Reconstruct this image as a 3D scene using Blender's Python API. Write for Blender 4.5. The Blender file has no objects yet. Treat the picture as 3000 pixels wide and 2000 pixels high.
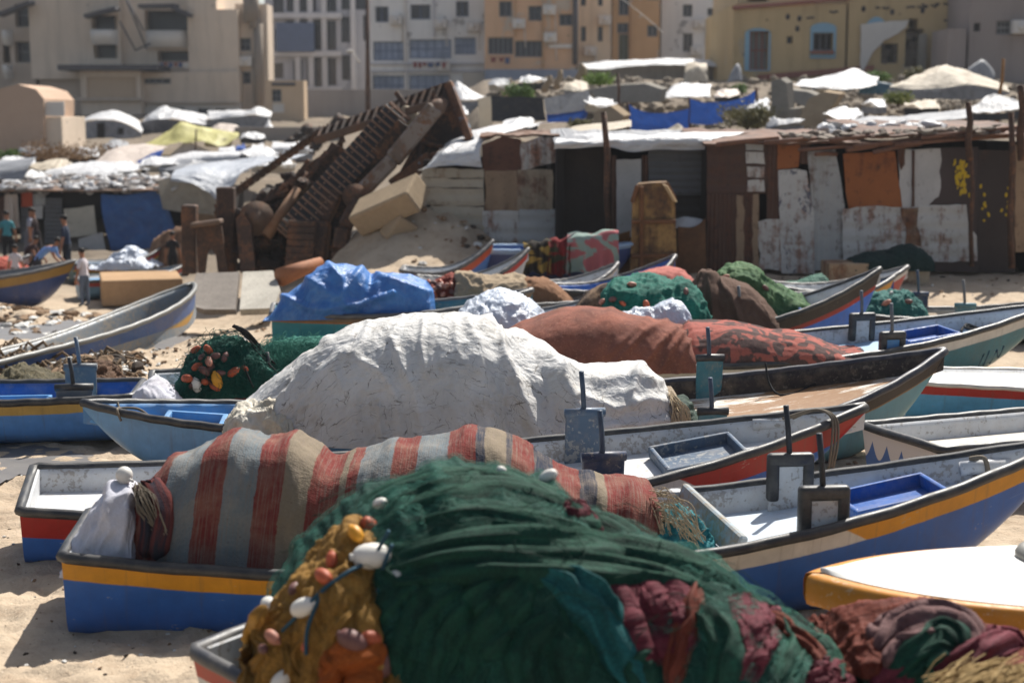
import bpy, bmesh, math, random
import numpy as np
from mathutils import Vector, Matrix
from mathutils.bvhtree import BVHTree
random.seed(11); rng = np.random.default_rng(11)
sc = bpy.context.scene; COL = sc.collection
PI = math.pi
# ---------------------------------------------------------------- camera geometry
H = 3.65; FP = 4500.0; TH = math.atan(650 / 4500)
CT, ST = math.cos(TH), math.sin(TH)
CAM = Vector((0, 0, H))
def ray(px, py):
    xc = (px - 1500) / FP; yc = -(py - 1000) / FP
    return Vector((xc, CT + yc * ST, -ST + yc * CT))
def at(px, py, d):
    r = ray(px, py); return CAM + r * (d / r.y)
def gnd(px, py, z=0.0):
    r = ray(px, py); return CAM + r * ((z - H) / r.z)
def proj(p):
    x, y, z = p[0], p[1], p[2] - H
    f = y * CT - z * ST; u = y * ST + z * CT
    return (1500 + FP * x / f, 1000 - FP * u / f)
def lerp(a, b, t): return a + (b - a) * t
def ss(a, b, x):
    t = np.clip((np.asarray(x, float) - a) / (b - a), 0, 1); return t * t * (3 - 2 * t)
# ---------------------------------------------------------------- numpy noise
def _h(ix, iy, s):
    n = (ix.astype(np.int64) * 374761393 + iy.astype(np.int64) * 668265263 + s * 974711) & 0xffffffff
    n = ((n ^ (n >> 13)) * 1274126177) & 0xffffffff
    return ((n ^ (n >> 16)) & 0xffff) / 65535.0
def vn(x, y, s=0):
    x = np.asarray(x, float); y = np.asarray(y, float)
    ix = np.floor(x); iy = np.floor(y); fx = x - ix; fy = y - iy
    fx = fx * fx * fx * (fx * (fx * 6 - 15) + 10); fy = fy * fy * fy * (fy * (fy * 6 - 15) + 10)
    a = _h(ix, iy, s); b = _h(ix + 1, iy, s); c = _h(ix, iy + 1, s); d = _h(ix + 1, iy + 1, s)
    return (a + (b - a) * fx) * (1 - fy) + (c + (d - c) * fx) * fy
def fbm(x, y, s=0, o=4, g=.5):
    r = 0; a = 1; t = 0
    for i in range(o):
        r = r + a * (vn(x, y, s + i * 17) * 2 - 1); t += a; a *= g; x = x * 2.03 + 3.1; y = y * 2.03 - 1.7
    return r / t
def ridged(x, y, s=0, o=4, g=.5):
    r = 0; a = 1; t = 0
    for i in range(o):
        r = r + a * (1 - np.abs(vn(x, y, s + i * 17) * 2 - 1) * 2); t += a; a *= g; x = x * 2.1 + 5.2; y = y * 2.1 - 2.7
    return r / t
# ---------------------------------------------------------------- objects
def tag(o, label=None, cat=None, group=None, kind=None):
    if label: o['label'] = label
    if cat: o['category'] = cat
    if group: o['group'] = group
    if kind: o['kind'] = kind
    return o
WM = {}
def thing(name, label, cat, loc=(0, 0, 0), rot=(0, 0, 0), group=None):
    o = bpy.data.objects.new(name, None); COL.objects.link(o)
    o.empty_display_size = .2
    o.location = loc; o.rotation_euler = rot
    WM[o] = Matrix.LocRotScale(Vector(loc), __import__('mathutils').Euler(rot), None)
    return tag(o, label, cat, group)
class MB:
    def __init__(s): s.v = []; s.f = []; s.mi = []; s.sm = []; s.uv = []; s.n = 0
    def add(s, verts, faces, mi=0, smooth=True, uv=None):
        b = s.n; s.v.extend([tuple(p) for p in verts]); s.n += len(verts)
        for f in faces: s.f.append(tuple(i + b for i in f)); s.mi.append(mi); s.sm.append(smooth)
        s.uv.extend([tuple(u) for u in uv] if uv is not None else [(p[0], p[2]) for p in verts])
        return s
    def grid(s, P, UV=None, mi=0, smooth=True, wrap=False):
        nu, nv = P.shape[:2]; f = []
        for i in range(nu - 1):
            for j in range(nv - 1 if not wrap else nv):
                j2 = (j + 1) % nv
                f.append((i * nv + j, (i + 1) * nv + j, (i + 1) * nv + j2, i * nv + j2))
        return s.add(P.reshape(-1, 3).tolist(), f, mi, smooth, None if UV is None else UV.reshape(-1, 2).tolist())
    def box(s, c, size, rot=None, bev=.01, mi=0, seg=1, smooth=False):
        bm = bmesh.new(); bmesh.ops.create_cube(bm, size=1)
        bmesh.ops.scale(bm, vec=size, verts=bm.verts)
        if bev > 0:
            bmesh.ops.bevel(bm, geom=list(bm.edges), offset=min(bev, min(size) * .45), segments=seg, profile=.5, affect='EDGES')
        m = Matrix.Translation(Vector(c)) @ (rot.to_4x4() if rot else Matrix.Identity(4))
        bm.verts.ensure_lookup_table()
        vs = [m @ v.co for v in bm.verts]; fs = [[v.index for v in f.verts] for f in bm.faces]; bm.free()
        uv = [(v.x, v.z) for v in vs]
        return s.add(vs, fs, mi, smooth, uv)
    def tube(s, pts, r, n=8, mi=0, closed=False, cap=True, flat=1.0):
        pts = [Vector(p) for p in pts]; m = len(pts)
        rs = r if hasattr(r, '__len__') else [r] * m
        tan = []
        for i in range(m):
            a = pts[(i - 1) % m] if (closed or i > 0) else pts[i]; b = pts[(i + 1) % m] if (closed or i < m - 1) else pts[i]
            t = (b - a); tan.append(t.normalized() if t.length > 1e-9 else Vector((0, 0, 1)))
        up = Vector((0, 0, 1)) if abs(tan[0].z) < .9 else Vector((1, 0, 0))
        nrm = (up - tan[0] * up.dot(tan[0])).normalized(); V = []; UV = []; L = 0
        for i in range(m):
            nrm = (nrm - tan[i] * nrm.dot(tan[i]))
            nrm = nrm.normalized() if nrm.length > 1e-6 else tan[i].orthogonal().normalized()
            bi = tan[i].cross(nrm)
            if i: L += (pts[i] - pts[i - 1]).length
            for k in range(n):
                a = 2 * PI * k / n
                V.append(pts[i] + (nrm * math.cos(a) * flat + bi * math.sin(a)) * rs[i]); UV.append((L, a * rs[i]))
        F = []
        for i in range(m if closed else m - 1):
            i2 = (i + 1) % m
            for k in range(n):
                F.append((i * n + k, i * n + (k + 1) % n, i2 * n + (k + 1) % n, i2 * n + k))
        if cap and not closed:
            F.append(tuple(range(n - 1, -1, -1))); F.append(tuple((m - 1) * n + k for k in range(n)))
        return s.add(V, F, mi, True, UV)
    def ell(s, c, rad, rot=None, nu=12, nv=8, mi=0, pw=1.0):
        V = []; F = []; R = rot or Matrix.Identity(3)
        for j in range(nv + 1):
            th = PI * j / nv
            for i in range(nu):
                a = 2 * PI * i / nu
                sx = math.sin(th) ** pw
                V.append(Vector(c) + R @ Vector((rad[0] * sx * math.cos(a), rad[1] * sx * math.sin(a), rad[2] * math.cos(th))))
        for j in range(nv):
            for i in range(nu):
                F.append((j * nu + i, (j + 1) * nu + i, (j + 1) * nu + (i + 1) % nu, j * nu + (i + 1) % nu))
        return s.add(V, F, mi, True)
    def prism(s, poly, ext, mi=0, smooth=False):
        """poly: list of Vector (planar, any winding), ext: Vector extrusion"""
        n = len(poly); ext = Vector(ext); V = [Vector(p) for p in poly] + [Vector(p) + ext for p in poly]
        F = [tuple(range(n)), tuple(range(2 * n - 1, n - 1, -1))]
        for i in range(n): F.append((i, i + n, (i + 1) % n + n, (i + 1) % n))
        return s.add(V, F, mi, smooth)
    def rock(s, c, rad, mi=0, seed=0, rough=.35, nu=10, nv=7, smooth=False):
        V = []; F = []; r = random.Random(seed)
        R = Matrix.Rotation(r.uniform(0, 6.28), 3, 'Z') @ Matrix.Rotation(r.uniform(-.5, .5), 3, 'X')
        cuts = [(Vector((r.gauss(0, 1), r.gauss(0, 1), r.gauss(0, 1))).normalized(), r.uniform(.55, .85)) for _ in range(9)]
        for j in range(nv + 1):
            th = PI * j / nv
            for i in range(nu):
                a = 2 * PI * i / nu
                d = Vector((math.sin(th) * math.cos(a), math.sin(th) * math.sin(a), math.cos(th)))
                k = 1.0
                for n_, h_ in cuts:
                    q = d.dot(n_)
                    if q > 1e-3: k = min(k, h_ / q)
                k *= 1 + rough * .15 * r.uniform(-1, 1) * (0 < j < nv)
                V.append(Vector(c) + R @ Vector((d.x * rad[0] * k, d.y * rad[1] * k, d.z * rad[2] * k)))
        for j in range(nv):
            for i in range(nu):
                F.append((j * nu + i, (j + 1) * nu + i, (j + 1) * nu + (i + 1) % nu, j * nu + (i + 1) % nu))
        return s.add(V, F, mi, smooth)
    def build(s, name, mats, parent=None, world=False, label=None, cat=None, group=None, kind=None, origin=True, fixn=False):
        me = bpy.data.meshes.new(name); V = np.array(s.v, float)
        off = Vector((0, 0, 0))
        if parent is not None and world and parent in WM:
            M_ = np.array(WM[parent].inverted()); V = V @ M_[:3, :3].T + M_[:3, 3]
        elif parent is None and origin and len(V):
            off = Vector((float((V[:, 0].min() + V[:, 0].max()) / 2), float((V[:, 1].min() + V[:, 1].max()) / 2), float(V[:, 2].min())))
            V = V - np.array(off)
        me.from_pydata(V.tolist(), [], s.f)
        if not isinstance(mats, (list, tuple)): mats = [mats]
        for m in mats: me.materials.append(m)
        me.polygons.foreach_set('material_index', s.mi); me.polygons.foreach_set('use_smooth', s.sm)
        li = np.empty(len(me.loops), int); me.loops.foreach_get('vertex_index', li)
        uvl = me.uv_layers.new(name='UVMap'); uvl.data.foreach_set('uv', np.array(s.uv, float)[li].ravel())
        if fixn:
            bm = bmesh.new(); bm.from_mesh(me); bmesh.ops.recalc_face_normals(bm, faces=bm.faces); bm.to_mesh(me); bm.free()
        me.update()
        o = bpy.data.objects.new(name, me); COL.objects.link(o); o.location = off
        if parent is not None: o.parent = parent
        return tag(o, label, cat, group, kind)
def obj_bvh(mb):
    return BVHTree.FromPolygons([Vector(v) for v in mb.v], mb.f)
def crom(pts, n):
    pts = np.array(pts, float); m = len(pts)
    t = np.linspace(0, m - 1, n); out = []
    for q in t:
        i = min(int(q), m - 2); f = q - i
        p0 = pts[max(i - 1, 0)]; p1 = pts[i]; p2 = pts[i + 1]; p3 = pts[min(i + 2, m - 1)]
        out.append(.5 * ((2 * p1) + (-p0 + p2) * f + (2 * p0 - 5 * p1 + 4 * p2 - p3) * f * f + (-p0 + 3 * p1 - 3 * p2 + p3) * f ** 3))
    return np.array(out)
# ---------------------------------------------------------------- materials
def S(r, g, b, k=1.0):
    f = lambda c: (c / 255 / 12.92 if c <= 10 else ((c / 255 + .055) / 1.055) ** 2.4) * k
    return (f(r), f(g), f(b), 1.0)
class Gr:
    def __init__(s, name):
        s.mat = bpy.data.materials.new(name); s.mat.use_nodes = True
        s.nt = s.mat.node_tree; s.nt.nodes.clear()
        s.out = s.nt.nodes.new('ShaderNodeOutputMaterial'); s.b = s.nt.nodes.new('ShaderNodeBsdfPrincipled')
        s.nt.links.new(s.b.outputs[0], s.out.inputs[0]); s.b.inputs['Roughness'].default_value = .8
        s.b.inputs['Specular IOR Level'].default_value = .3
    def put(s, sock, v):
        if hasattr(v, 'is_output') or isinstance(v, bpy.types.NodeSocket): s.nt.links.new(v, sock)
        else: sock.default_value = v
    def node(s, t, **k):
        n = s.nt.nodes.new(t)
        for a, v in k.items(): setattr(n, a, v)
        return n
    def co(s, w='Object'):
        if not hasattr(s, '_tc'): s._tc = s.node('ShaderNodeTexCoord')
        return s._tc.outputs[w]
    def map(s, vec, scale=(1, 1, 1), rot=(0, 0, 0), loc=(0, 0, 0)):
        n = s.node('ShaderNodeMapping'); s.put(n.inputs[0], vec); n.inputs['Scale'].default_value = scale
        n.inputs['Rotation'].default_value = rot; n.inputs['Location'].default_value = loc; return n.outputs[0]
    def noise(s, vec, scale=5, detail=4, rough=.55, dist=0):
        n = s.node('ShaderNodeTexNoise'); s.put(n.inputs['Vector'], vec); n.inputs['Scale'].default_value = scale
        n.inputs['Detail'].default_value = detail; n.inputs['Roughness'].default_value = rough; n.inputs['Distortion'].default_value = dist
        return n.outputs[0]
    def vor(s, vec, scale=5, feature='F1', out='Distance', rnd=1.0):
        n = s.node('ShaderNodeTexVoronoi', feature=feature); s.put(n.inputs['Vector'], vec); n.inputs['Scale'].default_value = scale
        n.inputs['Randomness'].default_value = rnd; return n.outputs[out]
    def wave(s, vec, scale, dist=0, dirn='X', detail=2):
        n = s.node('ShaderNodeTexWave', bands_direction=dirn); s.put(n.inputs['Vector'], vec); n.inputs['Scale'].default_value = scale
        n.inputs['Distortion'].default_value = dist; n.inputs['Detail'].default_value = detail; return n.outputs['Fac']
    def ramp(s, fac, stops, interp='LINEAR'):
        n = s.node('ShaderNodeValToRGB'); n.color_ramp.interpolation = interp; e = n.color_ramp.elements
        while len(e) < len(stops): e.new(.5)
        for i, (p, c) in enumerate(stops):
            e[i].position = p; e[i].color = c if hasattr(c, '__len__') else (c, c, c, 1)
        s.put(n.inputs[0], fac); return n.outputs[0]
    def mix(s, f, a, b, mode='MIX'):
        n = s.node('ShaderNodeMix', data_type='RGBA', blend_type=mode)
        s.put(n.inputs[0], f); s.put(n.inputs[6], a); s.put(n.inputs[7], b); return n.outputs[2]
    def m(s, op, a, b=0.0, c=None):
        n = s.node('ShaderNodeMath', operation=op); s.put(n.inputs[0], a); s.put(n.inputs[1], b)
        if c is not None: s.put(n.inputs[2], c)
        return n.outputs[0]
    def sep(s, v):
        n = s.node('ShaderNodeSeparateXYZ'); s.put(n.inputs[0], v); return n.outputs
    def step(s, x, e, w=.004):   # smooth step of x across e
        n = s.node('ShaderNodeMapRange'); s.put(n.inputs[0], x); n.inputs[1].default_value = e - w; n.inputs[2].default_value = e + w
        return n.outputs[0]
    def bump(s, h, strength=.3, dist=.02, prev=None):
        n = s.node('ShaderNodeBump'); s.put(n.inputs['Height'], h); n.inputs['Strength'].default_value = strength; n.inputs['Distance'].default_value = dist
        if prev is not None: s.put(n.inputs['Normal'], prev)
        return n.outputs[0]
    def fin(s, color=None, rough=None, normal=None, metal=None, trans=0, spec=None):
        if color is not None: s.put(s.b.inputs['Base Color'], color)
        if rough is not None: s.put(s.b.inputs['Roughness'], rough)
        if normal is not None: s.put(s.b.inputs['Normal'], normal)
        if metal is not None: s.put(s.b.inputs['Metallic'], metal)
        if spec is not None: s.put(s.b.inputs['Specular IOR Level'], spec)
        if trans > 0:
            t = s.node('ShaderNodeBsdfTranslucent'); mx = s.node('ShaderNodeMixShader'); mx.inputs[0].default_value = trans
            s.put(t.inputs[0], color)
            if normal is not None: s.put(t.inputs['Normal'], normal)
            s.nt.links.new(s.b.outputs[0], mx.inputs[1]); s.nt.links.new(t.outputs[0], mx.inputs[2]); s.nt.links.new(mx.outputs[0], s.out.inputs[0])
        return s.mat
SAND = S(182, 160, 131)
def m_paint(name, c, c2=None, rough=.45, wear=.3, wearc=None, sc_=1.0, dust=.25):
    g = Gr(name); o = g.co(); n1 = g.noise(o, 2.5 * sc_, 6, .65); n2 = g.noise(o, 22 * sc_, 5, .6)
    k = c2 or tuple(x * .72 for x in c[:3]) + (1,)
    col = g.mix(g.ramp(n1, [(.35, 0), (.7, 1)]), c, k)
    chips = g.ramp(g.m('ADD', g.m('MULTIPLY', n2, .6), g.m('MULTIPLY', n1, .4)), [(.60 - .1 * wear, 0), (.625 - .1 * wear, 1)])
    col = g.mix(g.m('MULTIPLY', chips, wear), col, wearc or S(150, 140, 125))
    d = g.ramp(g.noise(g.map(o, (1, 1, 1)), 6 * sc_, 5, .7), [(.45, 0), (.75, 1)])
    col = g.mix(g.m('MULTIPLY', d, dust), col, SAND)
    nb = g.bump(n1, .12, .03); nb = g.bump(n2, .08, .004, nb)
    return g.fin(col, g.ramp(n2, [(.3, rough - .1), (.7, rough + .2)]), nb)
def m_hull(name, bands, brk=None, brk2=None, rough=.36, wear=.55, wearc=None, streak=.45):
    """bands: [(v_end, colour), ...] measured in metres below the gunwale; brk: (u, colour, slope, sign)"""
    g = Gr(name); uv = g.co('UV'); x, y, _ = g.sep(uv)
    n0 = g.noise(g.map(uv, (1.2, 3, 1)), 1.6, 3); n1 = g.noise(uv, 3.0, 6, .65); n2 = g.noise(g.map(uv, (14, 30, 1)), 1.5, 5, .6)
    v = g.m('ADD', y, g.m('MULTIPLY', g.m('SUBTRACT', n0, .5), .03))
    v = g.m('ADD', v, g.m('MULTIPLY', g.m('SUBTRACT', n2, .5), .008))
    c0 = bands[0][1]
    if brk:
        ub, bc, sl, sg = brk
        e = g.m('MULTIPLY', g.m('SUBTRACT', g.m('ADD', x, g.m('MULTIPLY', v, sl)), ub), sg)
        c0 = g.mix(g.step(e, 0, .012), c0, bc)
    if brk2:   # pale middle stretch of the band between two slanted ends
        e1 = g.m('SUBTRACT', g.m('SUBTRACT', x, g.m('MULTIPLY', v, 1.4)), brk2[0]); e2 = g.m('SUBTRACT', brk2[1], g.m('SUBTRACT', x, g.m('MULTIPLY', v, 1.4)))
        c0 = g.mix(g.step(g.m('MINIMUM', e1, e2), 0, .01), c0, brk2[2])
    col = c0
    for i in range(1, len(bands)):
        col = g.mix(g.step(v, bands[i - 1][0], .005), col, bands[i][1])
    mott = g.ramp(n1, [(.3, .62), (.7, 1.12)]); col = g.mix(.75, col, mott, 'MULTIPLY')
    lines = g.noise(g.map(uv, (.8, 26, 1), (0, 0, .12)), 1.3, 5, .7)
    col = g.mix(g.m('MULTIPLY', g.ramp(lines, [(.66, 0), (.72, 1)]), wear * .8), col, wearc or S(186, 186, 182))
    chips = g.ramp(g.m('ADD', g.m('MULTIPLY', n2, .45), g.m('MULTIPLY', n1, .55)), [(.64 - .06 * wear, 0), (.655 - .06 * wear, 1)])
    col = g.mix(g.m('MULTIPLY', chips, wear), col, wearc or S(176, 168, 150))
    st_ = g.noise(g.map(uv, (16, 1.0, 1)), 1.2, 4, .6)
    col = g.mix(g.m('MULTIPLY', g.ramp(st_, [(.55, 0), (.8, 1)]), streak), col, S(96, 84, 66))
    low = g.m('MULTIPLY', g.step(v, .55, .25), g.ramp(g.noise(uv, 5, 5, .7), [(.35, 0), (.65, 1)]))
    col = g.mix(g.m('MULTIPLY', low, .3), col, S(150, 130, 104))
    nb = g.bump(g.noise(uv, 2.2, 2), .25, .05); nb = g.bump(n2, .1, .004, nb)
    return g.fin(col, g.ramp(n1, [(.3, rough - .08), (.75, rough + .22)]), nb, spec=.45)
def m_rubber(name, c=S(38, 39, 42), dust=.35):
    g = Gr(name); o = g.co('UV'); n1 = g.noise(o, 7, 5, .65); n2 = g.noise(g.map(o, (4, 1, 1)), 30, 4, .6)
    col = g.mix(g.m('MULTIPLY', g.ramp(n1, [(.42, 0), (.75, 1)]), dust), c, S(122, 116, 106))
    return g.fin(col, g.ramp(n1, [(.3, .34), (.7, .6)]), g.bump(n2, .25, .006), spec=.5)
def m_deck(name, c=S(196, 200, 206), wood=None, dirt=.4):
    g = Gr(name); o = g.co(); n1 = g.noise(o, 1.8, 6, .68); n2 = g.noise(o, 16, 6, .65); col = c
    col = g.mix(g.ramp(n1, [(.35, 0), (.7, 1)]), c, tuple(x * .82 for x in c[:3]) + (1,))
    if wood:
        w = g.noise(g.map(o, (.8, 7, 1)), 1.5, 6, .7); w2 = g.noise(g.map(o, (2, 30, 1)), 2, 4, .6)
        big = g.noise(o, .9, 3); f = g.m('ADD', g.m('MULTIPLY', w, .6), g.m('MULTIPLY', big, .5))
        wc = g.mix(w2, wood, tuple(x * .6 for x in wood[:3]) + (1,))
        col = g.mix(g.ramp(f, [(.535, 0), (.56, 1)]), col, wc)
    col = g.mix(g.m('MULTIPLY', g.ramp(n2, [(.5, 0), (.68, 1)]), dirt), col, S(168, 148, 120))
    col = g.mix(g.m('MULTIPLY', g.ramp(g.vor(o, 14), [(.06, 1), (.1, 0)]), dirt * .9), col, S(70, 62, 54))
    return g.fin(col, .6, g.bump(n2, .2, .006))
def m_net(name, c, c2, streak=(2, 40), trans=.12, fine=1.0, bumpk=1.0):
    g = Gr(name); uv = g.co('UV'); o = g.co()
    s1 = g.noise(g.map(uv, (streak[0], streak[1], 1)), 1.0, 6, .65, .6); n1 = g.noise(o, 3.2, 5, .6)
    s2 = g.noise(g.map(uv, (streak[1] * 1.6, streak[0] * 9, 1), (0, 0, .5)), 1.0, 5, .7, .5)
    f = g.m('ADD', g.m('MULTIPLY', s1, .45), g.m('ADD', g.m('MULTIPLY', n1, .3), g.m('MULTIPLY', s2, .3)))
    col = g.mix(g.ramp(f, [(.38, 0), (.66, 1)]), c, c2)
    kn = g.vor(g.map(uv, (1, 1, 1), (0, 0, .78)), 55 * fine, 'F1', 'Distance', .35)
    col = g.mix(.35, col, g.ramp(kn, [(.15, 1.35), (.6, .55)]), 'MULTIPLY')
    nb = g.bump(s1, .75 * bumpk, .03); nb = g.bump(s2, .5 * bumpk, .012, nb); nb = g.bump(kn, .4, .006, nb)
    return g.fin(col, .75, nb, trans=trans, spec=.2)
def m_cloth(name, colfn, weave=120, trans=.03, bumpk=1.0, rough=.92):
    g = Gr(name); uv = g.co('UV'); col = colfn(g, uv)
    n = g.noise(uv, 45, 5, .7); w = g.vor(uv, weave, 'F1', 'Distance', .5); big = g.noise(uv, 6, 5, .6, .5)
    col = g.mix(.5, col, g.ramp(n, [(.25, .7), (.75, 1.25)]), 'MULTIPLY')
    nb = g.bump(big, .3 * bumpk, .03); nb = g.bump(w, .45 * bumpk, .006, nb); nb = g.bump(n, .3 * bumpk, .01, nb)
    return g.fin(col, rough, nb, trans=trans, spec=.15)
def m_plastic(name, c, c2, crum=1.0, trans=.15, rough=.42, dirt=.25, dirtc=None, spec=.4):
    g = Gr(name); uv = g.co('UV')
    a = g.noise(uv, 2.2, 6, .6, 1.2); v1 = g.vor(g.map(uv, (1, 1, 1)), 7, 'F2', 'Distance'); b = g.noise(uv, 11, 5, .6, 1.0)
    col = g.mix(g.ramp(a, [(.35, 0), (.65, 1)]), c, c2)
    col = g.mix(g.m('MULTIPLY', g.ramp(g.noise(uv, 4, 6, .7), [(.52, 0), (.72, 1)]), dirt), col, dirtc or S(140, 126, 104))
    nb = g.bump(a, .6 * crum, .09); nb = g.bump(v1, .5 * crum, .05, nb); nb = g.bump(b, .45 * crum, .02, nb)
    return g.fin(col, rough, nb, trans=trans, spec=spec)
def m_rust(name, c=S(84, 58, 44), c2=S(46, 36, 32), paintc=None, amt=.5, rough=.75):
    g = Gr(name); o = g.co(); n1 = g.noise(o, 1.7, 6, .68); n2 = g.noise(o, 12, 6, .7)
    f = g.m('ADD', g.m('MULTIPLY', n1, .6), g.m('MULTIPLY', n2, .4))
    col = g.ramp(f, [(.3, c2), (.5, c), (.62, S(120, 82, 56)), (.75, S(96, 62, 42))])
    if paintc: col = g.mix(g.ramp(g.noise(o, 2.4, 6, .7), [(.62 - .25 * amt, 0), (.66 - .25 * amt, 1)]), col, paintc)
    return g.fin(col, rough, g.bump(n2, .5, .02))
def m_sheet(name, c, rust=.3, dirn='X', pitch=.076, rc=S(92, 52, 28), dark=S(42, 30, 26), flat=False, seed=0., scratch=None, rough=.6):
    """painted sheet metal with rust; corrugation along dirn"""
    g = Gr(name); o = g.map(g.co(), (1, 1, 1), (0, 0, 0), (seed, seed * 1.7, seed * .6))
    n1 = g.noise(o, 1.15, 6, .7); n2 = g.noise(o, 7, 6, .7); st_ = g.noise(g.map(o, (5, 5, .7)), 1.5, 5, .65)
    f = g.m('ADD', g.m('ADD', g.m('MULTIPLY', n1, .5), g.m('MULTIPLY', n2, .2)), g.m('MULTIPLY', st_, .3))
    t = .66 - .3 * rust
    rcol = g.mix(g.ramp(n2, [(.4, 0), (.65, 1)]), rc, dark)
    pc = g.mix(g.ramp(n1, [(.3, 0), (.75, 1)]), c, tuple(x * .7 for x in c[:3]) + (1,))
    col = g.mix(g.ramp(f, [(t - .03, 0), (t + .05, .75), (t + .12, 1)]), pc, rcol)
    col = g.mix(g.m('MULTIPLY', g.ramp(n2, [(.6, 0), (.63, 1)]), .35), col, dark)
    if scratch:
        sn = g.m('MULTIPLY', g.noise(g.map(g.co(), (3.4, 3.4, 1.6), (0, .5, 0)), 1.6, 5, .72, 1.2), g.ramp(g.noise(g.co(), .9, 3), [(.4, .8), (.6, 1.08)]))
        col = g.mix(g.ramp(sn, [(.55, 0), (.58, 1)]), col, scratch)
    nb = g.bump(n2, .4, .015)
    if not flat: nb = g.bump(g.wave(g.map(g.co(), (1, 1, 1)), PI / 10 / pitch, 0.3, dirn, 0), .9, .022, nb)
    return g.fin(col, rough, nb, spec=.3)
def m_concrete(name, c=S(150, 140, 126), sc_=1.0, stain=.3):
    g = Gr(name); o = g.co(); n1 = g.noise(o, .7 * sc_, 6, .65); n2 = g.noise(o, 9 * sc_, 6, .7)
    col = g.mix(g.ramp(n1, [(.3, 0), (.72, 1)]), c, tuple(x * .66 for x in c[:3]) + (1,))
    col = g.mix(g.m('MULTIPLY', g.ramp(n2, [(.45, 0), (.7, 1)]), stain), col, tuple(x * .45 for x in c[:3]) + (1,))
    return g.fin(col, .9, g.bump(n2, .5, .03), spec=.15)
def m_plaster(name, c, stain=.35, sc_=1.0, patch=None, pa=.3):
    g = Gr(name); o = g.co(); n1 = g.noise(o, .22 * sc_, 5, .6); n2 = g.noise(o, 2.2 * sc_, 6, .7)
    st_ = g.noise(g.map(o, (1.6, 1.6, .16)), 1 * sc_, 5, .65)
    col = g.mix(g.ramp(n1, [(.3, 0), (.7, 1)]), c, tuple(x * .8 for x in c[:3]) + (1,))
    if patch: col = g.mix(g.ramp(g.noise(o, .5 * sc_, 6, .72), [(.62 - .2 * pa, 0), (.64 - .2 * pa, 1)]), col, patch)
    col = g.mix(g.m('MULTIPLY', g.ramp(st_, [(.48, 0), (.75, 1)]), stain), col, tuple(x * .5 for x in c[:3]) + (1,))
    pits = g.ramp(g.vor(o, .9 * sc_), [(.05, 1), (.085, 0)])
    col = g.mix(g.m('MULTIPLY', pits, .6), col, S(70, 62, 56))
    return g.fin(col, .92, g.bump(n2, .4, .06), spec=.1)
def m_plain(name, c, rough=.7, metal=0, var=.25, sc_=8, spec=.3):
    g = Gr(name); o = g.co(); n = g.noise(o, sc_, 5, .65)
    col = g.mix(g.ramp(n, [(.3, 0), (.7, 1)]), c, tuple(x * (1 - var) for x in c[:3]) + (1,))
    return g.fin(col, rough, g.bump(n, .2, .01), metal, spec=spec)
def m_wood(name, c=S(150, 134, 112), c2=S(96, 82, 66), dirn=(1, 12, 12)):
    g = Gr(name); o = g.co(); n = g.noise(g.map(o, dirn), 1.6, 6, .65, .4); n2 = g.noise(o, 9, 4)
    col = g.mix(g.ramp(n, [(.35, 0), (.65, 1)]), c, c2)
    return g.fin(col, .8, g.bump(n, .4, .01))
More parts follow.
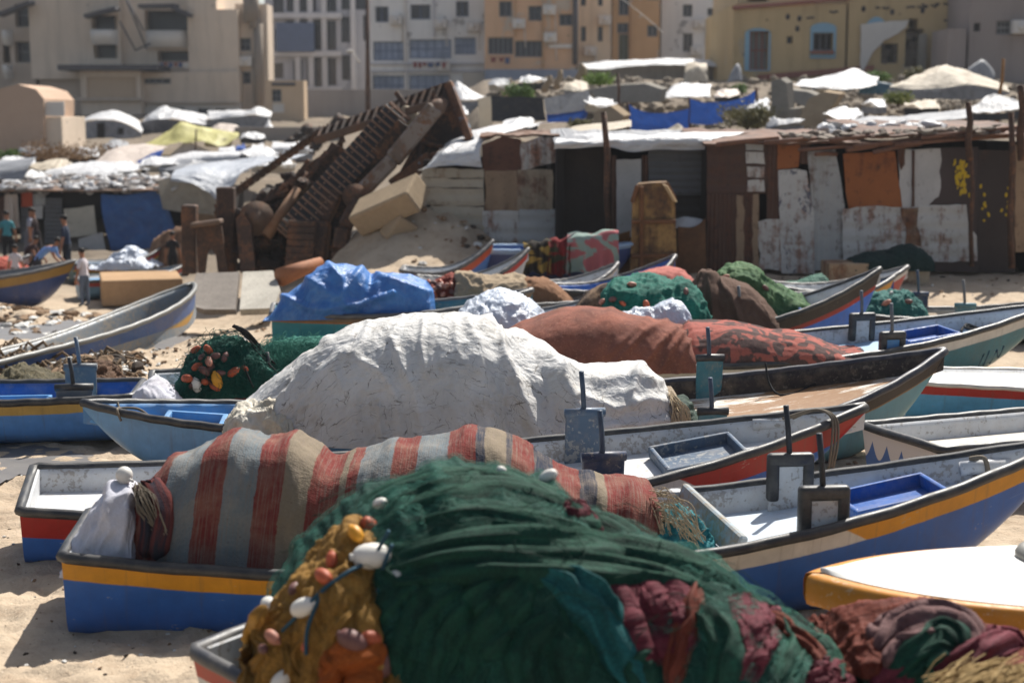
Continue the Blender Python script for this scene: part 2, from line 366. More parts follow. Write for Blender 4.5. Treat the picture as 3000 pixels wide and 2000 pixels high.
# ---------------------------------------------------------------- boats
class Boat:
    """local frame: x stern->bow, y port, z up; origin on the ground below the transom"""
    def __init__(s, name, label, stern, bow, beam=1.7, D=.5, rs=.12, rb=.6, tr=.68, z0=0., roll=0., pitch=0., blunt=0., cat='boat', group='rowing boats hauled out on the sand', full=2.2, rake=.72, deckdrop=.2):
        s.beam, s.D, s.rs, s.rb, s.tr, s.blunt, s.full, s.rake, s.dd = beam, D, rs, rb, tr, blunt, full, rake, deckdrop
        a = Vector((stern[0], stern[1], z0)); b = Vector((bow[0], bow[1], z0)); s.L = (b - a).length
        s.head = math.atan2(b.y - a.y, b.x - a.x)
        s.root = thing(name, label, cat, a, (math.radians(roll), math.radians(-pitch), s.head), group)
        s.W = WM[s.root]
    def hb(s, t):
        t = np.asarray(t, float); a = np.clip(t / .45, 0, 1); b = np.clip((t - .45) / .55, 0, 1)
        f = np.where(t < .45, s.tr + (1 - s.tr) * np.sin(a * PI / 2), (1 - b ** s.full) * (1 - s.blunt) + s.blunt * np.sqrt(np.clip(1 - b ** 5, 0, 1)))
        return s.beam / 2 * np.maximum(f, .012)
    def zs(s, t):
        t = np.asarray(t, float)
        return s.D + s.rb * np.clip((t - .35) / .65, 0, 1) ** 2 + s.rs * np.clip(1 - t / .35, 0, 1) ** 2
    def zk(s, t):
        t = np.asarray(t, float); e = float(s.zs(1.0))
        return (e - .06) * np.clip((t - s.rake) / (1 - s.rake), 0, 1) ** 2.2
    def w(s, p): return s.W @ Vector(p)
    def gun(s, t, side): return Vector((float(t) * s.L, side * float(s.hb(t)), float(s.zs(t))))
    def side(s, near=True):   # which local side faces the camera
        return -1 if (math.cos(s.head) > 0) == near else 1
    def hull(s, mat, inner, rubber, deck, n=44, m=13, gr=.045, deckmat2=None, skeg=True, transom=None):
        ts = 1 - (1 - np.linspace(0, 1, n)) ** 1.25; mb = MB()
        Vp = np.linspace(0, 1, m)
        for sd in (1, -1):
            P = np.zeros((n, m, 3)); UV = np.zeros((n, m, 2))
            hb, zs, zk = s.hb(ts), s.zs(ts), s.zk(ts)
            for j, w in enumerate(Vp):
                k = (1 - .24 * w) * math.sqrt(max(0., 1 - max(0., (w - .62) / .38) ** 2.4))
                P[:, j, 0] = ts * s.L; P[:, j, 1] = sd * hb * k; P[:, j, 2] = zs + (zk - zs) * w
                UV[:, j, 0] = ts * s.L; UV[:, j, 1] = (zs - zk) * w
            if sd < 0: P = P[:, ::-1]; UV = UV[:, ::-1]
            mb.grid(P, UV)
            s_ = P if sd < 0 else P[:, ::-1]
            if sd > 0: port = P[0].copy()
            else: star = P[0].copy()[::-1]
        # transom
        ring = [Vector(p) for p in port] + [Vector(p) for p in star[::-1][1:]]
        tb = MB() if transom else mb; tb.add(ring, [tuple(range(len(ring)))], 0, False, [(p.y * .3 + .3, float(s.zs(0)) - p.z) for p in ring])
        if transom: tb.build('transom', transom, s.root)
        if skeg:
            k_ = mb.n; mb.box((.4 * s.L, 0, -.03), (.66 * s.L, .09, .16), bev=.01); mb.uv[k_:] = [(u[0], .9) for u in mb.uv[k_:]]
        hull = mb.build('hull', mat, s.root, fixn=True)
        # inner wall + deck
        ib = MB(); ins = .05
        for sd in (1, -1):
            P = np.zeros((n, 4, 3)); hb, zs = s.hb(ts), s.zs(ts)
            for j, (dy, dz) in enumerate(((0.0, 0.), (ins, 0.), (ins + .02, -.06), (ins + .04, -s.dd - .02))):
                P[:, j, 0] = np.clip(ts * s.L, .0, s.L); P[:, j, 1] = sd * np.maximum(hb - dy, .004); P[:, j, 2] = zs + dz
            ib.grid(P if sd > 0 else P[:, ::-1])
        zt = float(s.zs(0)); h0 = float(s.hb(0))
        ib.box((.03, 0, zt - s.dd / 2 - .02), (.055, 2 * h0 * (1 - .26 * min(1., (s.dd + .08) / zt)) - .01, s.dd + .06), bev=.008)
        ib.build('bulwark', inner, s.root)
        db = MB(); td = np.linspace(0.004, .985, 40); P = np.zeros((40, 11, 3))
        for j, q in enumerate(np.linspace(-1, 1, 11)):
            hh = np.maximum(s.hb(td) - ins - .03, .004)
            P[:, j, 0] = td * s.L; P[:, j, 1] = q * hh; P[:, j, 2] = s.zs(td) - s.dd + .035 * (1 - q * q)
        db.grid(P[:, ::-1]); db.build('deck', deck, s.root)
        # gunwale
        gb = MB(); tg = 1 - (1 - np.linspace(0, 1, 46)) ** 1.15
        lp = [Vector((0, float(s.hb(0)) * q, zt)) for q in (.95, .5, 0, -.5, -.95)]
        pts = [s.gun(t, 1) for t in tg[::-1][:-1]] + [Vector((.04, float(s.hb(0)), zt))] + lp + [Vector((.04, -float(s.hb(0)), zt))] + [s.gun(t, -1) for t in tg[1:]]
        pts = [p for i, p in enumerate(pts) if i == 0 or (p - pts[i - 1]).length > 1e-4]
        wob = [p + Vector((0, 0, .004 * math.sin(i * 1.7))) for i, p in enumerate(pts)]
        gb.tube(wob, gr, 8, closed=True); gb.build('gunwale', rubber, s.root)
        return s
    def deckz(s, t): return float(s.zs(t)) - s.dd + .03
    def hatch(s, t0, t1, hw, mat, hgt=.11, th=.045, y0=0., dark=None):
        mb = MB(); x0, x1 = t0 * s.L, t1 * s.L; zc = s.deckz((t0 + t1) / 2); dz = s.deckz(t1) - s.deckz(t0)
        ang = math.atan2(dz, x1 - x0); R = Matrix.Rotation(-ang, 3, 'Y'); c = Vector(((x0 + x1) / 2, y0, zc)); lx = x1 - x0
        for dx, dy, sx, sy in ((0, hw, lx, th), (0, -hw, lx, th), (lx / 2, 0, th, 2 * hw - th - .004), (-lx / 2, 0, th, 2 * hw - th - .004)):
            mb.box(c + R @ Vector((dx, dy, hgt / 2)), (sx + (th if sx == lx else 0), sy, hgt), R, bev=.016, seg=2, smooth=False)
        o = mb.build('hatch_coaming', mat, s.root)
        f = MB(); f.box(c + R @ Vector((0, 0, .012)), (lx - th, 2 * hw - th, .02), R, bev=0)
        f.build('hatch_floor', dark or mat, s.root); return o
    def oarlock(s, t, sd, mat, cap, pin, w=.4, h=.3, up=.22, wrap=True, pinh=.34, lean=.12, capmode='u', inset=.14):
        """upright board with a rubber covered top carrying a thole pin"""
        g = s.gun(t, sd); c = Vector((g.x, g.y - sd * inset, g.z + up - h / 2)); mb = MB()
        mb.box(c, (w, .06, h), bev=.02, seg=2)
        b = mb.build('oarlock_board', mat, s.root); mb = MB(); top = g.z + up
        y = c.y
        if capmode == 'u':
            for q in (-1, 1): mb.box((c.x + q * (w / 2 - .035), y, top - h * .36), (.10, .1, h * .78), bev=.03, seg=2, smooth=True)
            mb.box((c.x, y, top - .03), (w + .03, .105, .115), bev=.035, seg=3, smooth=True)
        else:
            mb.tube([(c.x - w / 2 - .01, y, top), (c.x, y, top + .006), (c.x + w / 2 + .01, y, top)], .045, 8)
        k = mb.build('rubber_wrap', cap, b); mb = MB()
        p0 = Vector((c.x, y, top)); p1 = p0 + Vector((-lean * pinh * (1 if math.cos(s.head) > 0 else -1), 0, pinh))
        mb.tube([p0 - Vector((0, 0, .1)), p0.lerp(p1, .5), p1], .024, 8)
        mb.build('thole_pin', pin, b); return b
    def plank(s, t, mat, w=.2, th=.06, z=.08, y0=0, half=None):
        mb = MB(); hh = half or float(s.hb(t)) - .08
        mb.box((t * s.L, y0, s.deckz(t) + z), (w, 2 * hh, th), bev=.012, seg=1)
        return mb.build('thwart', mat, s.root)
    def rope(s, pts, mat, r=.012, name='rope'):
        mb = MB(); P = crom(pts, max(12, len(pts) * 6)); mb.tube([Vector(p) for p in P], r, 6); return mb.build(name, mat, s.root)
    def side_pt(s, t, v, sd):
        zs, zk, hb = float(s.zs(t)), float(s.zk(t)), float(s.hb(t)); w = v / (zs - zk); k = (1 - .24 * w) * math.sqrt(max(0., 1 - max(0., (w - .62) / .38) ** 2.4))
        return Vector((t * s.L, sd * (hb * k + .004), zs - v))
    def prt(s, nm=''):
        out = []
        for t in (0, .1, .2, .3, .4, .5, .6, .7, .8, .9, 1):
            a = proj(s.w(s.gun(t, s.side(True)))); b = proj(s.w(s.gun(t, s.side(False)))); k = proj(s.w((t * s.L, 0, float(s.zk(t)))))
            out.append('t%.1f near %d,%d far %d,%d keel %d,%d' % (t, *a, *b, *k))
        print(nm, 'L=%.2f' % s.L); print('\n'.join(out))
# ---------------------------------------------------------------- piles, cloths, nets
def prof(x, v): return v if not hasattr(v, '__len__') else np.interp(x, [p[0] for p in v], [p[1] for p in v])
class Pile:
    def __init__(s, top, d, hwf=.6, hwb=.6, zb=.4, nu=200, nv=90, disp=None, e=.72, smooth=3, lean=0., us=1.0, vs=1.0, yaw=0.):
        px = np.array([p[0] for p in top], float); py = np.array([p[1] for p in top], float)
        dd = np.interp(px, [px[0], px[-1]], d) if len(d) == 2 and not hasattr(d[0], '__len__') else prof(px, d)
        W = np.array([at(a, b, c) for a, b, c in zip(px, py, dd)])
        dist = np.concatenate([[0], np.cumsum(np.hypot(np.diff(W[:, 0]), np.diff(W[:, 2])))]); q = np.linspace(0, dist[-1], nu)
        C = np.stack([np.interp(q, dist, W[:, k]) for k in range(3)], 1)
        for _ in range(smooth):
            C[1:-1] = .25 * C[:-2] + .5 * C[1:-1] + .25 * C[2:]
        f = np.linspace(0, 1, nu); xf = (C[:, 0] - C[0, 0]) / (C[-1, 0] - C[0, 0])
        hf = prof(xf, hwf) * np.ones(nu); hbk = prof(xf, hwb) * np.ones(nu); zb = prof(xf, zb) * np.ones(nu)
        v = np.linspace(-1, 1, nv); ph = v * PI / 2
        sn = np.sign(v) * np.abs(np.sin(ph)) ** e; cs = np.abs(np.cos(ph)) ** e
        hw = np.where(v[None, :] < 0, hf[:, None], hbk[:, None])
        P = np.zeros((nu, nv, 3))
        P[:, :, 0] = C[:, 0][:, None] + lean * (1 - cs)[None, :]; P[:, :, 1] = C[:, 1][:, None] + hw * sn[None, :]
        P[:, :, 2] = zb[:, None] + np.maximum(C[:, 2] - zb, .01)[:, None] * cs[None, :]
        U = np.repeat(q[:, None], nv, 1); dv = np.linalg.norm(np.diff(P, axis=1), axis=2)
        V = np.concatenate([np.zeros((nu, 1)), np.cumsum(dv, 1)], 1); mid = nv // 2; V = V - V[:, mid:mid + 1]
        s.C = C
        if disp is not None:
            N = s.normals(P); D_ = disp(U, V, xf[:, None] * np.ones((1, nv)), np.ones((nu, 1)) * v[None, :], P)
            P = P + N * D_[:, :, None]
        s.P = P; s.UV = np.stack([U * us, V * vs], 2)
    @staticmethod
    def normals(P):
        a = np.gradient(P, axis=0); b = np.gradient(P, axis=1); n = np.cross(a, b); n /= np.maximum(np.linalg.norm(n, axis=2, keepdims=True), 1e-9)
        return n
    def mb(s): return MB().grid(s.P, s.UV)
    def obj(s, name, mat, label=None, cat=None, group=None, parent=None):
        m = s.mb(); s.bvh = obj_bvh(m)
        return m.build(name, mat, parent, world=parent is not None, label=label, cat=cat, group=group)
def hit(bvh, px, py, dfall=None):
    r = ray(px, py).normalized(); h = bvh.ray_cast(CAM, r)
    if h[0] is None: return (at(px, py, dfall), Vector((0, -1, 0))) if dfall else (None, None)
    n = h[1] if h[1].dot(r) < 0 else -h[1]
    return h[0], n
def swag(mb, bvh, pxs, w, h, dfall, n=26, ridges=3, mi=0, ph=0., taper=.35, lift=0., sm=4, seg=12):
    """bundle of netting lying over the surface below it"""
    C = crom(pxs, n); pts = []; nr = []
    for a, b in C:
        p, q = hit(bvh, a, b, dfall); pts.append(np.array(p)); nr.append(np.array(q))
    pts = np.array(pts); nr = np.array(nr)
    for _ in range(sm):
        pts[1:-1] = .25 * pts[:-2] + .5 * pts[1:-1] + .25 * pts[2:]; nr[1:-1] = .25 * nr[:-2] + .5 * nr[1:-1] + .25 * nr[2:]
        nr[0] = nr[1]; nr[-1] = nr[-2]
    nr /= np.linalg.norm(nr, axis=1, keepdims=True) + 1e-9
    tg = np.gradient(pts, axis=0); tg /= np.linalg.norm(tg, axis=1, keepdims=True) + 1e-9
    sd = np.cross(tg, nr); sd /= np.linalg.norm(sd, axis=1, keepdims=True) + 1e-9
    th = np.linspace(-PI / 2, PI / 2, seg); f = np.linspace(0, 1, n)
    ws = np.array([prof(q, w) for q in f]); tp = np.clip(np.minimum(f, 1 - f) / max(taper, 1e-3), 0, 1) ** .5
    L = np.concatenate([[0], np.cumsum(np.linalg.norm(np.diff(pts, axis=0), axis=1))])
    P = np.zeros((n, seg, 3)); UV = np.zeros((n, seg, 2))
    for j, a in enumerate(th):
        rg = 1 + .2 * np.sin(ridges * 2 * a + ph + L * 2.2) + .1 * np.sin(ridges * 3.7 * a + 2 * ph - L * 3)
        P[:, j] = pts + sd * (ws * tp * math.sin(a) * .5)[:, None] + nr * ((h * tp * (math.cos(a) * rg) - .03 + lift))[:, None]
        UV[:, j, 0] = L; UV[:, j, 1] = ws * math.sin(a) * .5 + ph
    mb.grid(P, UV, mi); return P
def patch(mb, bvh, rows, h, d, nu=70, nv=60, k=.05, s=4, seed=0, mi=0):
    """wad of netting lying on the surface below it, edges tucked in"""
    G_ = np.array([crom(r, nu) for r in rows]); P = np.zeros((nu, nv, 3)); N = np.zeros((nu, nv, 3))
    for i in range(nu):
        for j, q in enumerate(crom(G_[:, i], nv)): a, b = hit(bvh, q[0], q[1], d); P[i, j] = a; N[i, j] = b
    for _ in range(3): P[1:-1, 1:-1] = (P[:-2, 1:-1] + P[2:, 1:-1] + P[1:-1, :-2] + P[1:-1, 2:]) / 4
    u = np.linspace(0, 1, nu)[:, None] * np.ones((1, nv)); v = np.linspace(0, 1, nv)[None, :] * np.ones((nu, 1)); e = (np.clip(np.minimum(u, 1 - u) * 5, 0, 1) * np.clip(np.minimum(v, 1 - v) * 5, 0, 1)) ** .5
    e = e * (1 + .5 * fbm(u * 4, v * 4, seed + 9, 3)); U = u * 1.0; V = v * .8; dsp = crumple(k, s, seed, (1.6, .6))(U, V, None, None, None) + crumple(k * .12, s * 4, seed + 2, (1.6, .5))(U, V, None, None, None)
    P = P + N * (h * e - .03 + dsp * e)[:, :, None]; mb.grid(P, np.stack([U, V], 2), mi)
def crumple(k=.05, s=1.6, seed=0, ax=(1, 1)):
    def f(U, V, x, v, P):
        a = U * s * ax[0]; b = V * s * ax[1]; wx = fbm(a * .7, b * .7, seed + 5, 3) * 1.2; wy = fbm(a * .7 + 9, b * .7, seed + 6, 3) * 1.2
        return k * (.7 * ridged(a + wx, b + wy, seed, 4, .5) + .5 * fbm(a * .5, b * .5, seed + 3, 3))
    return f
def creases(P, top_px, lines):
    """lines: list of (pixel polyline, height, width); evaluated on the projected front of a mesh"""
    r = np.zeros(P.shape[:2]); x, y, z = P[..., 0], P[..., 1], P[..., 2] - H
    f = y * CT - z * ST; u = y * ST + z * CT; X = 1500 + FP * x / f; Y = 1000 - FP * u / f
    for pl, h, w in lines:
        best = np.full(X.shape, 1e9)
        for (x0, y0), (x1, y1) in zip(pl[:-1], pl[1:]):
            dx, dy = x1 - x0, y1 - y0; t = np.clip(((X - x0) * dx + (Y - y0) * dy) / (dx * dx + dy * dy), 0, 1)
            best = np.minimum(best, np.hypot(X - x0 - t * dx, Y - y0 - t * dy))
        r += h * np.exp(-(best / w) ** 2)
    return r
def floats(parent, bvh, spots, mats, dfall, r=.045, ln=.075, name='net_float', seed=3):
    rr = random.Random(seed)
    for (px, py, mi, k) in spots:
        p, n = hit(bvh, px, py, dfall); mb = MB()
        q = Vector((rr.uniform(-1, 1), rr.uniform(-1, 1), rr.uniform(-.6, .6))); q = (q - n * q.dot(n) * .8).normalized()
        R = q.to_track_quat('Z', 'Y').to_matrix()
        mb.ell(p + n * r * k * .5, (r * k, r * k, ln * k), R, 14, 10, pw=.8)
        mb.tube([p + n * r * k * .5 + q * ln * k * .9, p + n * r * k * .5 + q * ln * k * 1.12], r * k * .3, 8)
        mb.build(name, mats[mi], parent, world=True)
def strands(mb, bvh, box, n, dfall, r=.004, ln=.5, seed=0, amp=.05, inside=None, lift=.02, pts=9):
    """loose loops of twine over a heap"""
    rr = random.Random(seed)
    for _ in range(n):
        px = rr.uniform(box[0], box[2]); py = rr.uniform(box[1], box[3]); p, q = hit(bvh, px, py)
        if p is None: continue
        d = Vector((rr.gauss(0, 1), rr.gauss(0, .5), rr.gauss(0, .8))); d = (d - q * d.dot(q)).normalized(); c = []
        s_ = q.cross(d)
        for i in range(pts):
            f = i / (pts - 1) - .5
            c.append(p + d * f * ln + s_ * math.sin(f * 5 + rr.random()) * ln * .22 + q * (lift + amp * math.cos(f * PI) * rr.uniform(.2, 1)) - q * .3 * (f * f) * ln)
        mb.tube(c, r, 4, cap=False)
# ---------------------------------------------------------------- terrain, light, camera
BUMPS = []   # (x, y, rx, ry, h, seed)
def bump_px(px, py, d, wpx, ry, h, seed=0):
    p = at(px, py, d); BUMPS.append((p.x, p.y, wpx * d / FP, ry, h, seed))
bump_px(120, 930, 31, 230, 2.2, .42, 1); bump_px(-40, 900, 32, 160, 2, .45, 2)
bump_px(130, 1100, 19.9, 300, 1.3, .2, 3); bump_px(330, 1060, 21.5, 170, .9, .22, 4)
bump_px(1215, 740, 36.6, 230, 2.6, 1.45, 5); bump_px(1330, 770, 36.0, 170, 2.2, .55, 6)
bump_px(600, 1010, 24.5, 130, 1.2, .16, 7); bump_px(420, 1230, 17.6, 90, .5, .05, 8)
def gz(x, y, det=True):
    x = np.asarray(x, float); y = np.asarray(y, float)
    ml = ss(-.09 * y, -.2 * y, x) * ss(23, 33, y); r = .3 * ss(26, 33, y) * (1 - ml)
    hr = .3 + 2.55 * ss(36.8, 43, y) + np.interp(y, [43, 51, 55, 62, 75, 82, 130], [0, .15, .55, 1.4, 2.45, 2.75, 3.4])
    hl = np.interp(y, [30, 56, 61, 75, 90, 105, 160], [-.8, -.8, .75, 1.75, 3.1, 3.9, 6])
    mh = ss(-.075 * y, -.012 * y, x); far = ss(34.5, 37, y) * mh + ss(50, 58, y) * (1 - mh)
    z = (r - .8 * ml) * (1 - far) + (hr * mh + hl * (1 - mh)) * far
    z = z + 12 * np.clip((y - 160) / 500, 0, 1)
    for bx, by, rx, ry, h, sd in BUMPS:
        q = ((x - bx) / rx) ** 2 + ((y - by) / ry) ** 2
        z = z + h * np.exp(-q * 1.6) * (1 + .45 * fbm(x * 1.8, y * 1.8, sd + 40, 4) * (1 if det else 0))
    if det:
        n = ss(6, 9, y)
        z = z + .045 * fbm(x * .8, y * .8, 1, 3) + n * .06 * ridged(x * 2.4, y * 2.4, 2, 3) * ss(.15, .5, vn(x * .5, y * .5, 9)) + n * .028 * ridged(x * 5.5 + fbm(x * 2, y * 2, 77, 2), y * 5.5, 78, 3) + n * .034 * fbm(x * 5, y * 5, 3, 4)
        z = z + .05 * ss(28, 36, y) * fbm(x * 1.5, y * 1.5, 5, 4) + .28 * ss(38, 44, y) * fbm(x * .7, y * .7, 6, 4)
    return z
def gzf(x, y): return float(gz(np.array([x]), np.array([y]))[0])
ys = np.concatenate([np.linspace(-15, 7.4, 14), np.arange(7.5, 19, .055), np.arange(19, 34, .12), np.arange(34, 62, .35), np.linspace(62.5, 130, 44), np.linspace(135, 900, 16)])
us_ = np.linspace(-1, 1, 330)
GX = us_[None, :] * (.47 * np.abs(ys) + 6)[:, None]; GY = np.repeat(ys[:, None], len(us_), 1)
GP = np.stack([GX, GY, gz(GX, GY)], 2)
g = Gr('sand'); o = g.co(); n1 = g.noise(o, .45, 6, .6); n2 = g.noise(o, 5, 6, .7); n3 = g.noise(o, 38, 4, .7)
sx, sy, sz = g.sep(o)
col = g.mix(g.ramp(n1, [(.35, 0), (.7, 1)]), S(188, 171, 149), S(160, 142, 122))
col = g.mix(g.m('MULTIPLY', g.ramp(n2, [(.48, 0), (.75, 1)]), .55), col, S(132, 110, 88))
col = g.mix(g.m('MULTIPLY', g.ramp(n3, [(.6, 0), (.72, 1)]), .5), col, S(110, 96, 80))
col = g.mix(g.m('MULTIPLY', g.ramp(g.vor(o, 17), [(.05, 1), (.075, 0)]), .8), col, S(226, 222, 212))
col = g.mix(g.m('MULTIPLY', g.ramp(g.vor(g.map(o, (1, 1, 1), (0, 0, 1)), 11), [(.05, 1), (.09, 0)]), .7), col, S(70, 62, 54))
hill = g.m('MULTIPLY', g.step(sy, 40, 3), g.ramp(g.noise(o, .6, 6, .7), [(.25, 0), (.42, 1)]))
col = g.mix(g.m('MULTIPLY', hill, .85), col, S(104, 95, 84))
# greasy grey wet patches
def blob(cx, cy, rx, ry):
    a = g.m('DIVIDE', g.m('SUBTRACT', sx, cx), rx); b = g.m('DIVIDE', g.m('SUBTRACT', sy, cy), ry)
    q = g.m('ADD', g.m('MULTIPLY', a, a), g.m('MULTIPLY', b, b)); q = g.m('ADD', q, g.m('MULTIPLY', g.m('SUBTRACT', n2, .5), 1.6))
    return g.step(q, 1.0, .18)
nb = g.bump(n2, .7, .06); nb = g.bump(n3, .6, .014, nb)
g.fin(col, .95, nb, spec=.12); M_sand = g.mat
mb = MB(); mb.grid(GP); mb.build('sand_ground', M_sand, kind='structure', origin=False)
# grey run-off water lying on the sand
def puddle(name, pts, z=.012):
    P = [gnd(a, b, c) for a, b, c in pts]; c = sum((Vector(p) for p in P), Vector()) / len(P); n = 72; mb = MB(); V = []
    Q = crom([tuple(p) for p in P] + [tuple(P[0])], n + 1)[:-1]
    for i, p in enumerate(Q):
        p = Vector(p); k = 1 + .06 * math.sin(i * 1.9) + .05 * math.sin(i * 4.3); p = c + (p - c) * k; V.append(p)
    V2 = []
    for p in V: V2.append(Vector((p.x, p.y, gzf(p.x, p.y))))
    zc = sum(v.z for v in V2) / n + .02; V2 = [Vector((v.x, v.y, zc)) for v in V2] + [Vector((c.x, c.y, zc))]
    mb.add(V2, [(i, (i + 1) % n, n) for i in range(n)]); return mb.build(name, M_water, kind='structure')
g = Gr('run_off'); n = g.noise(g.co(), 3, 5, .6); M_water = g.fin(g.mix(n, S(124, 122, 122), S(96, 92, 88)), g.ramp(n, [(.3, .25), (.7, .6)]), g.bump(g.noise(g.co(), 14, 3), .12, .01), spec=.5)
puddle('run_off_water', [(-60, 1290, 0), (60, 1300, 0), (200, 1330, 0), (275, 1350, 0), (170, 1385, 0), (60, 1400, 0), (-70, 1440, 0)])
puddle('run_off_water', [(-60, 985, -.4), (40, 950, -.4), (150, 955, -.4), (280, 965, -.4), (200, 1000, -.4), (60, 1030, -.4), (-60, 1050, -.3)])
puddle('run_off_water', [(450, 1040, -.1), (500, 1012, -.1), (570, 1015, -.1), (600, 1030, -.1), (540, 1052, -.1), (480, 1060, -.1)])
SUN_EL, SUN_AZ = math.radians(50), math.radians(27)
sd = Vector((math.sin(SUN_AZ) * math.cos(SUN_EL), math.cos(SUN_AZ) * math.cos(SUN_EL), math.sin(SUN_EL)))
sl = bpy.data.lights.new('sun', 'SUN'); sl.energy = 5.0; sl.angle = math.radians(.5); sl.color = (1, .955, .88)
so = bpy.data.objects.new('sun', sl); COL.objects.link(so); so.rotation_euler = sd.to_track_quat('Z', 'Y').to_euler(); so.location = (20, 40, 60)
w = bpy.data.worlds.new('World'); sc.world = w; w.use_nodes = True; nt = w.node_tree; nt.nodes.clear()
sk = nt.nodes.new('ShaderNodeTexSky'); sk.sky_type = 'NISHITA'; sk.sun_disc = False; sk.sun_elevation = SUN_EL; sk.sun_rotation = SUN_AZ
sk.dust_density = 2.0; sk.air_density = 1.0
bg = nt.nodes.new('ShaderNodeBackground'); bg.inputs[1].default_value = .078; ow = nt.nodes.new('ShaderNodeOutputWorld')
hs = nt.nodes.new('ShaderNodeHueSaturation'); hs.inputs['Saturation'].default_value = .72; nt.links.new(sk.outputs[0], hs.inputs['Color']); nt.links.new(hs.outputs[0], bg.inputs[0]); nt.links.new(bg.outputs[0], ow.inputs[0])
cd = bpy.data.cameras.new('camera'); cam = bpy.data.objects.new('camera', cd); COL.objects.link(cam); sc.camera = cam
cam.location = CAM; cam.rotation_euler = (PI / 2 - TH, 0, 0); cd.sensor_width = 36; cd.lens = FP / 3000 * 36; cd.clip_end = 3000; cd.clip_start = .1
cd.dof.use_dof = True; cd.dof.focus_distance = 14.5; cd.dof.aperture_fstop = 1.25
sc.view_settings.view_transform = 'Standard'; sc.view_settings.look = 'None'; sc.view_settings.exposure = .62; sc.view_settings.gamma = 1

g = Gr('haze_air'); g.nt.nodes.remove(g.b); pv = g.node('ShaderNodeVolumePrincipled'); pv.inputs['Color'].default_value = (.86, .9, .96, 1); pv.inputs['Density'].default_value = .00032; pv.inputs['Anisotropy'].default_value = .2
g.nt.links.new(pv.outputs[0], g.out.inputs['Volume'])
mb = MB(); mb.box((0, 470, 18), (1000, 1000, 48), bev=0); tag(mb.build('haze', g.mat, origin=False), kind='stuff')
# ---------------------------------------------------------------- boat materials
BLUE = S(46, 98, 172); BLUE2 = S(58, 104, 168); LBLUE = S(98, 150, 190); RED = S(166, 38, 32); WHITE = S(214, 212, 206); YEL = S(214, 146, 26); TEAL = S(50, 120, 132); BLACK = S(36, 32, 31)
R1 = m_rubber('black_rubber'); R2 = m_rubber('grey_rubber', S(62, 62, 66), .5); R3 = m_rubber('dusty_rubber', S(78, 78, 80), .6)
DK_W = m_deck('deck_white', S(200, 201, 202), dirt=.6); DK_B = m_deck('deck_pale_blue', S(150, 182, 208), dirt=.25); DK_WD = m_deck('deck_worn', S(212, 206, 196), wood=S(150, 112, 76), dirt=.25)
DK_G = m_deck('deck_dirty', S(176, 170, 160), dirt=.6); DK_BL = m_deck('deck_blue', S(116, 172, 216), dirt=.12)
P_W = m_paint('white_paint', S(200, 202, 204), wear=.55, wearc=S(120, 110, 98)); P_B = m_paint('blue_paint', S(42, 92, 164), wear=.15); P_LB = m_paint('light_blue_paint', S(92, 146, 196), wear=.2)
P_SB = m_paint('slate_blue_paint', S(78, 98, 120), wear=.6, wearc=S(150, 150, 146)); P_T = m_paint('teal_paint', S(62, 120, 134), wear=.35); P_O = m_paint('orange_paint', S(208, 132, 40), wear=.3, wearc=S(225, 215, 190))
P_SBD = m_paint('dark_slate_paint', S(48, 62, 88), wear=.6, wearc=S(140, 130, 116)); P_GR = m_paint('grey_paint', S(96, 104, 112), wear=.3); P_BW = m_paint('blue_white_paint', S(72, 116, 180), c2=S(150, 165, 182), wear=.6, wearc=S(205, 205, 205))
P_PIN = m_plain('pin_grey_blue', S(72, 86, 104), .5, var=.4); P_PINK = m_plain('pin_dark', S(50, 52, 56), .5); WOOD = m_wood('weathered_wood'); WOODB = m_wood('blue_wood', S(146, 164, 176), S(150, 134, 110)); WOODD = m_wood('dark_wood', S(96, 78, 62), S(50, 42, 38))
ROPE = m_plain('old_rope', S(120, 110, 96), .9, sc_=40); ROPED = m_plain('dark_rope', S(40, 40, 42), .9, sc_=40)
BOATS = {}
def beam(mb, A, B, w, h, side=None, bev=.02, mi=0):
    A, B = Vector(A), Vector(B); t = (B - A).normalized(); s_ = side or Vector((0, 1, 0)); s_ = (s_ - t * s_.dot(t)).normalized(); n = t.cross(s_)
    R = Matrix((t, s_, n)).transposed(); mb.box((A + B) / 2, ((B - A).length, w, h), R, bev, mi)
def mk(key, label, st, bw, name='rowing_boat', **k):
    a = at(st[0], 1000, st[1]); b = at(bw[0], 1000, bw[1]); B = Boat(name, label, a, b, **k); BOATS[key] = B; return B
# --- foreground boat under the green net heap
a = Vector((-1.46, 8.95, 0)); b = Vector((3.85, 5.24, 0))
B1 = Boat('rowing_boat', 'red hulled boat with white inside buried under the big dark green net heap', a, b, beam=1.72, D=.52, rs=.13, rb=.5, tr=.75); BOATS['B1'] = B1
B1.hull(m_hull('hull_red_white', [(.16, S(176, 58, 44)), (9, WHITE)]), P_W, R2, DK_W)
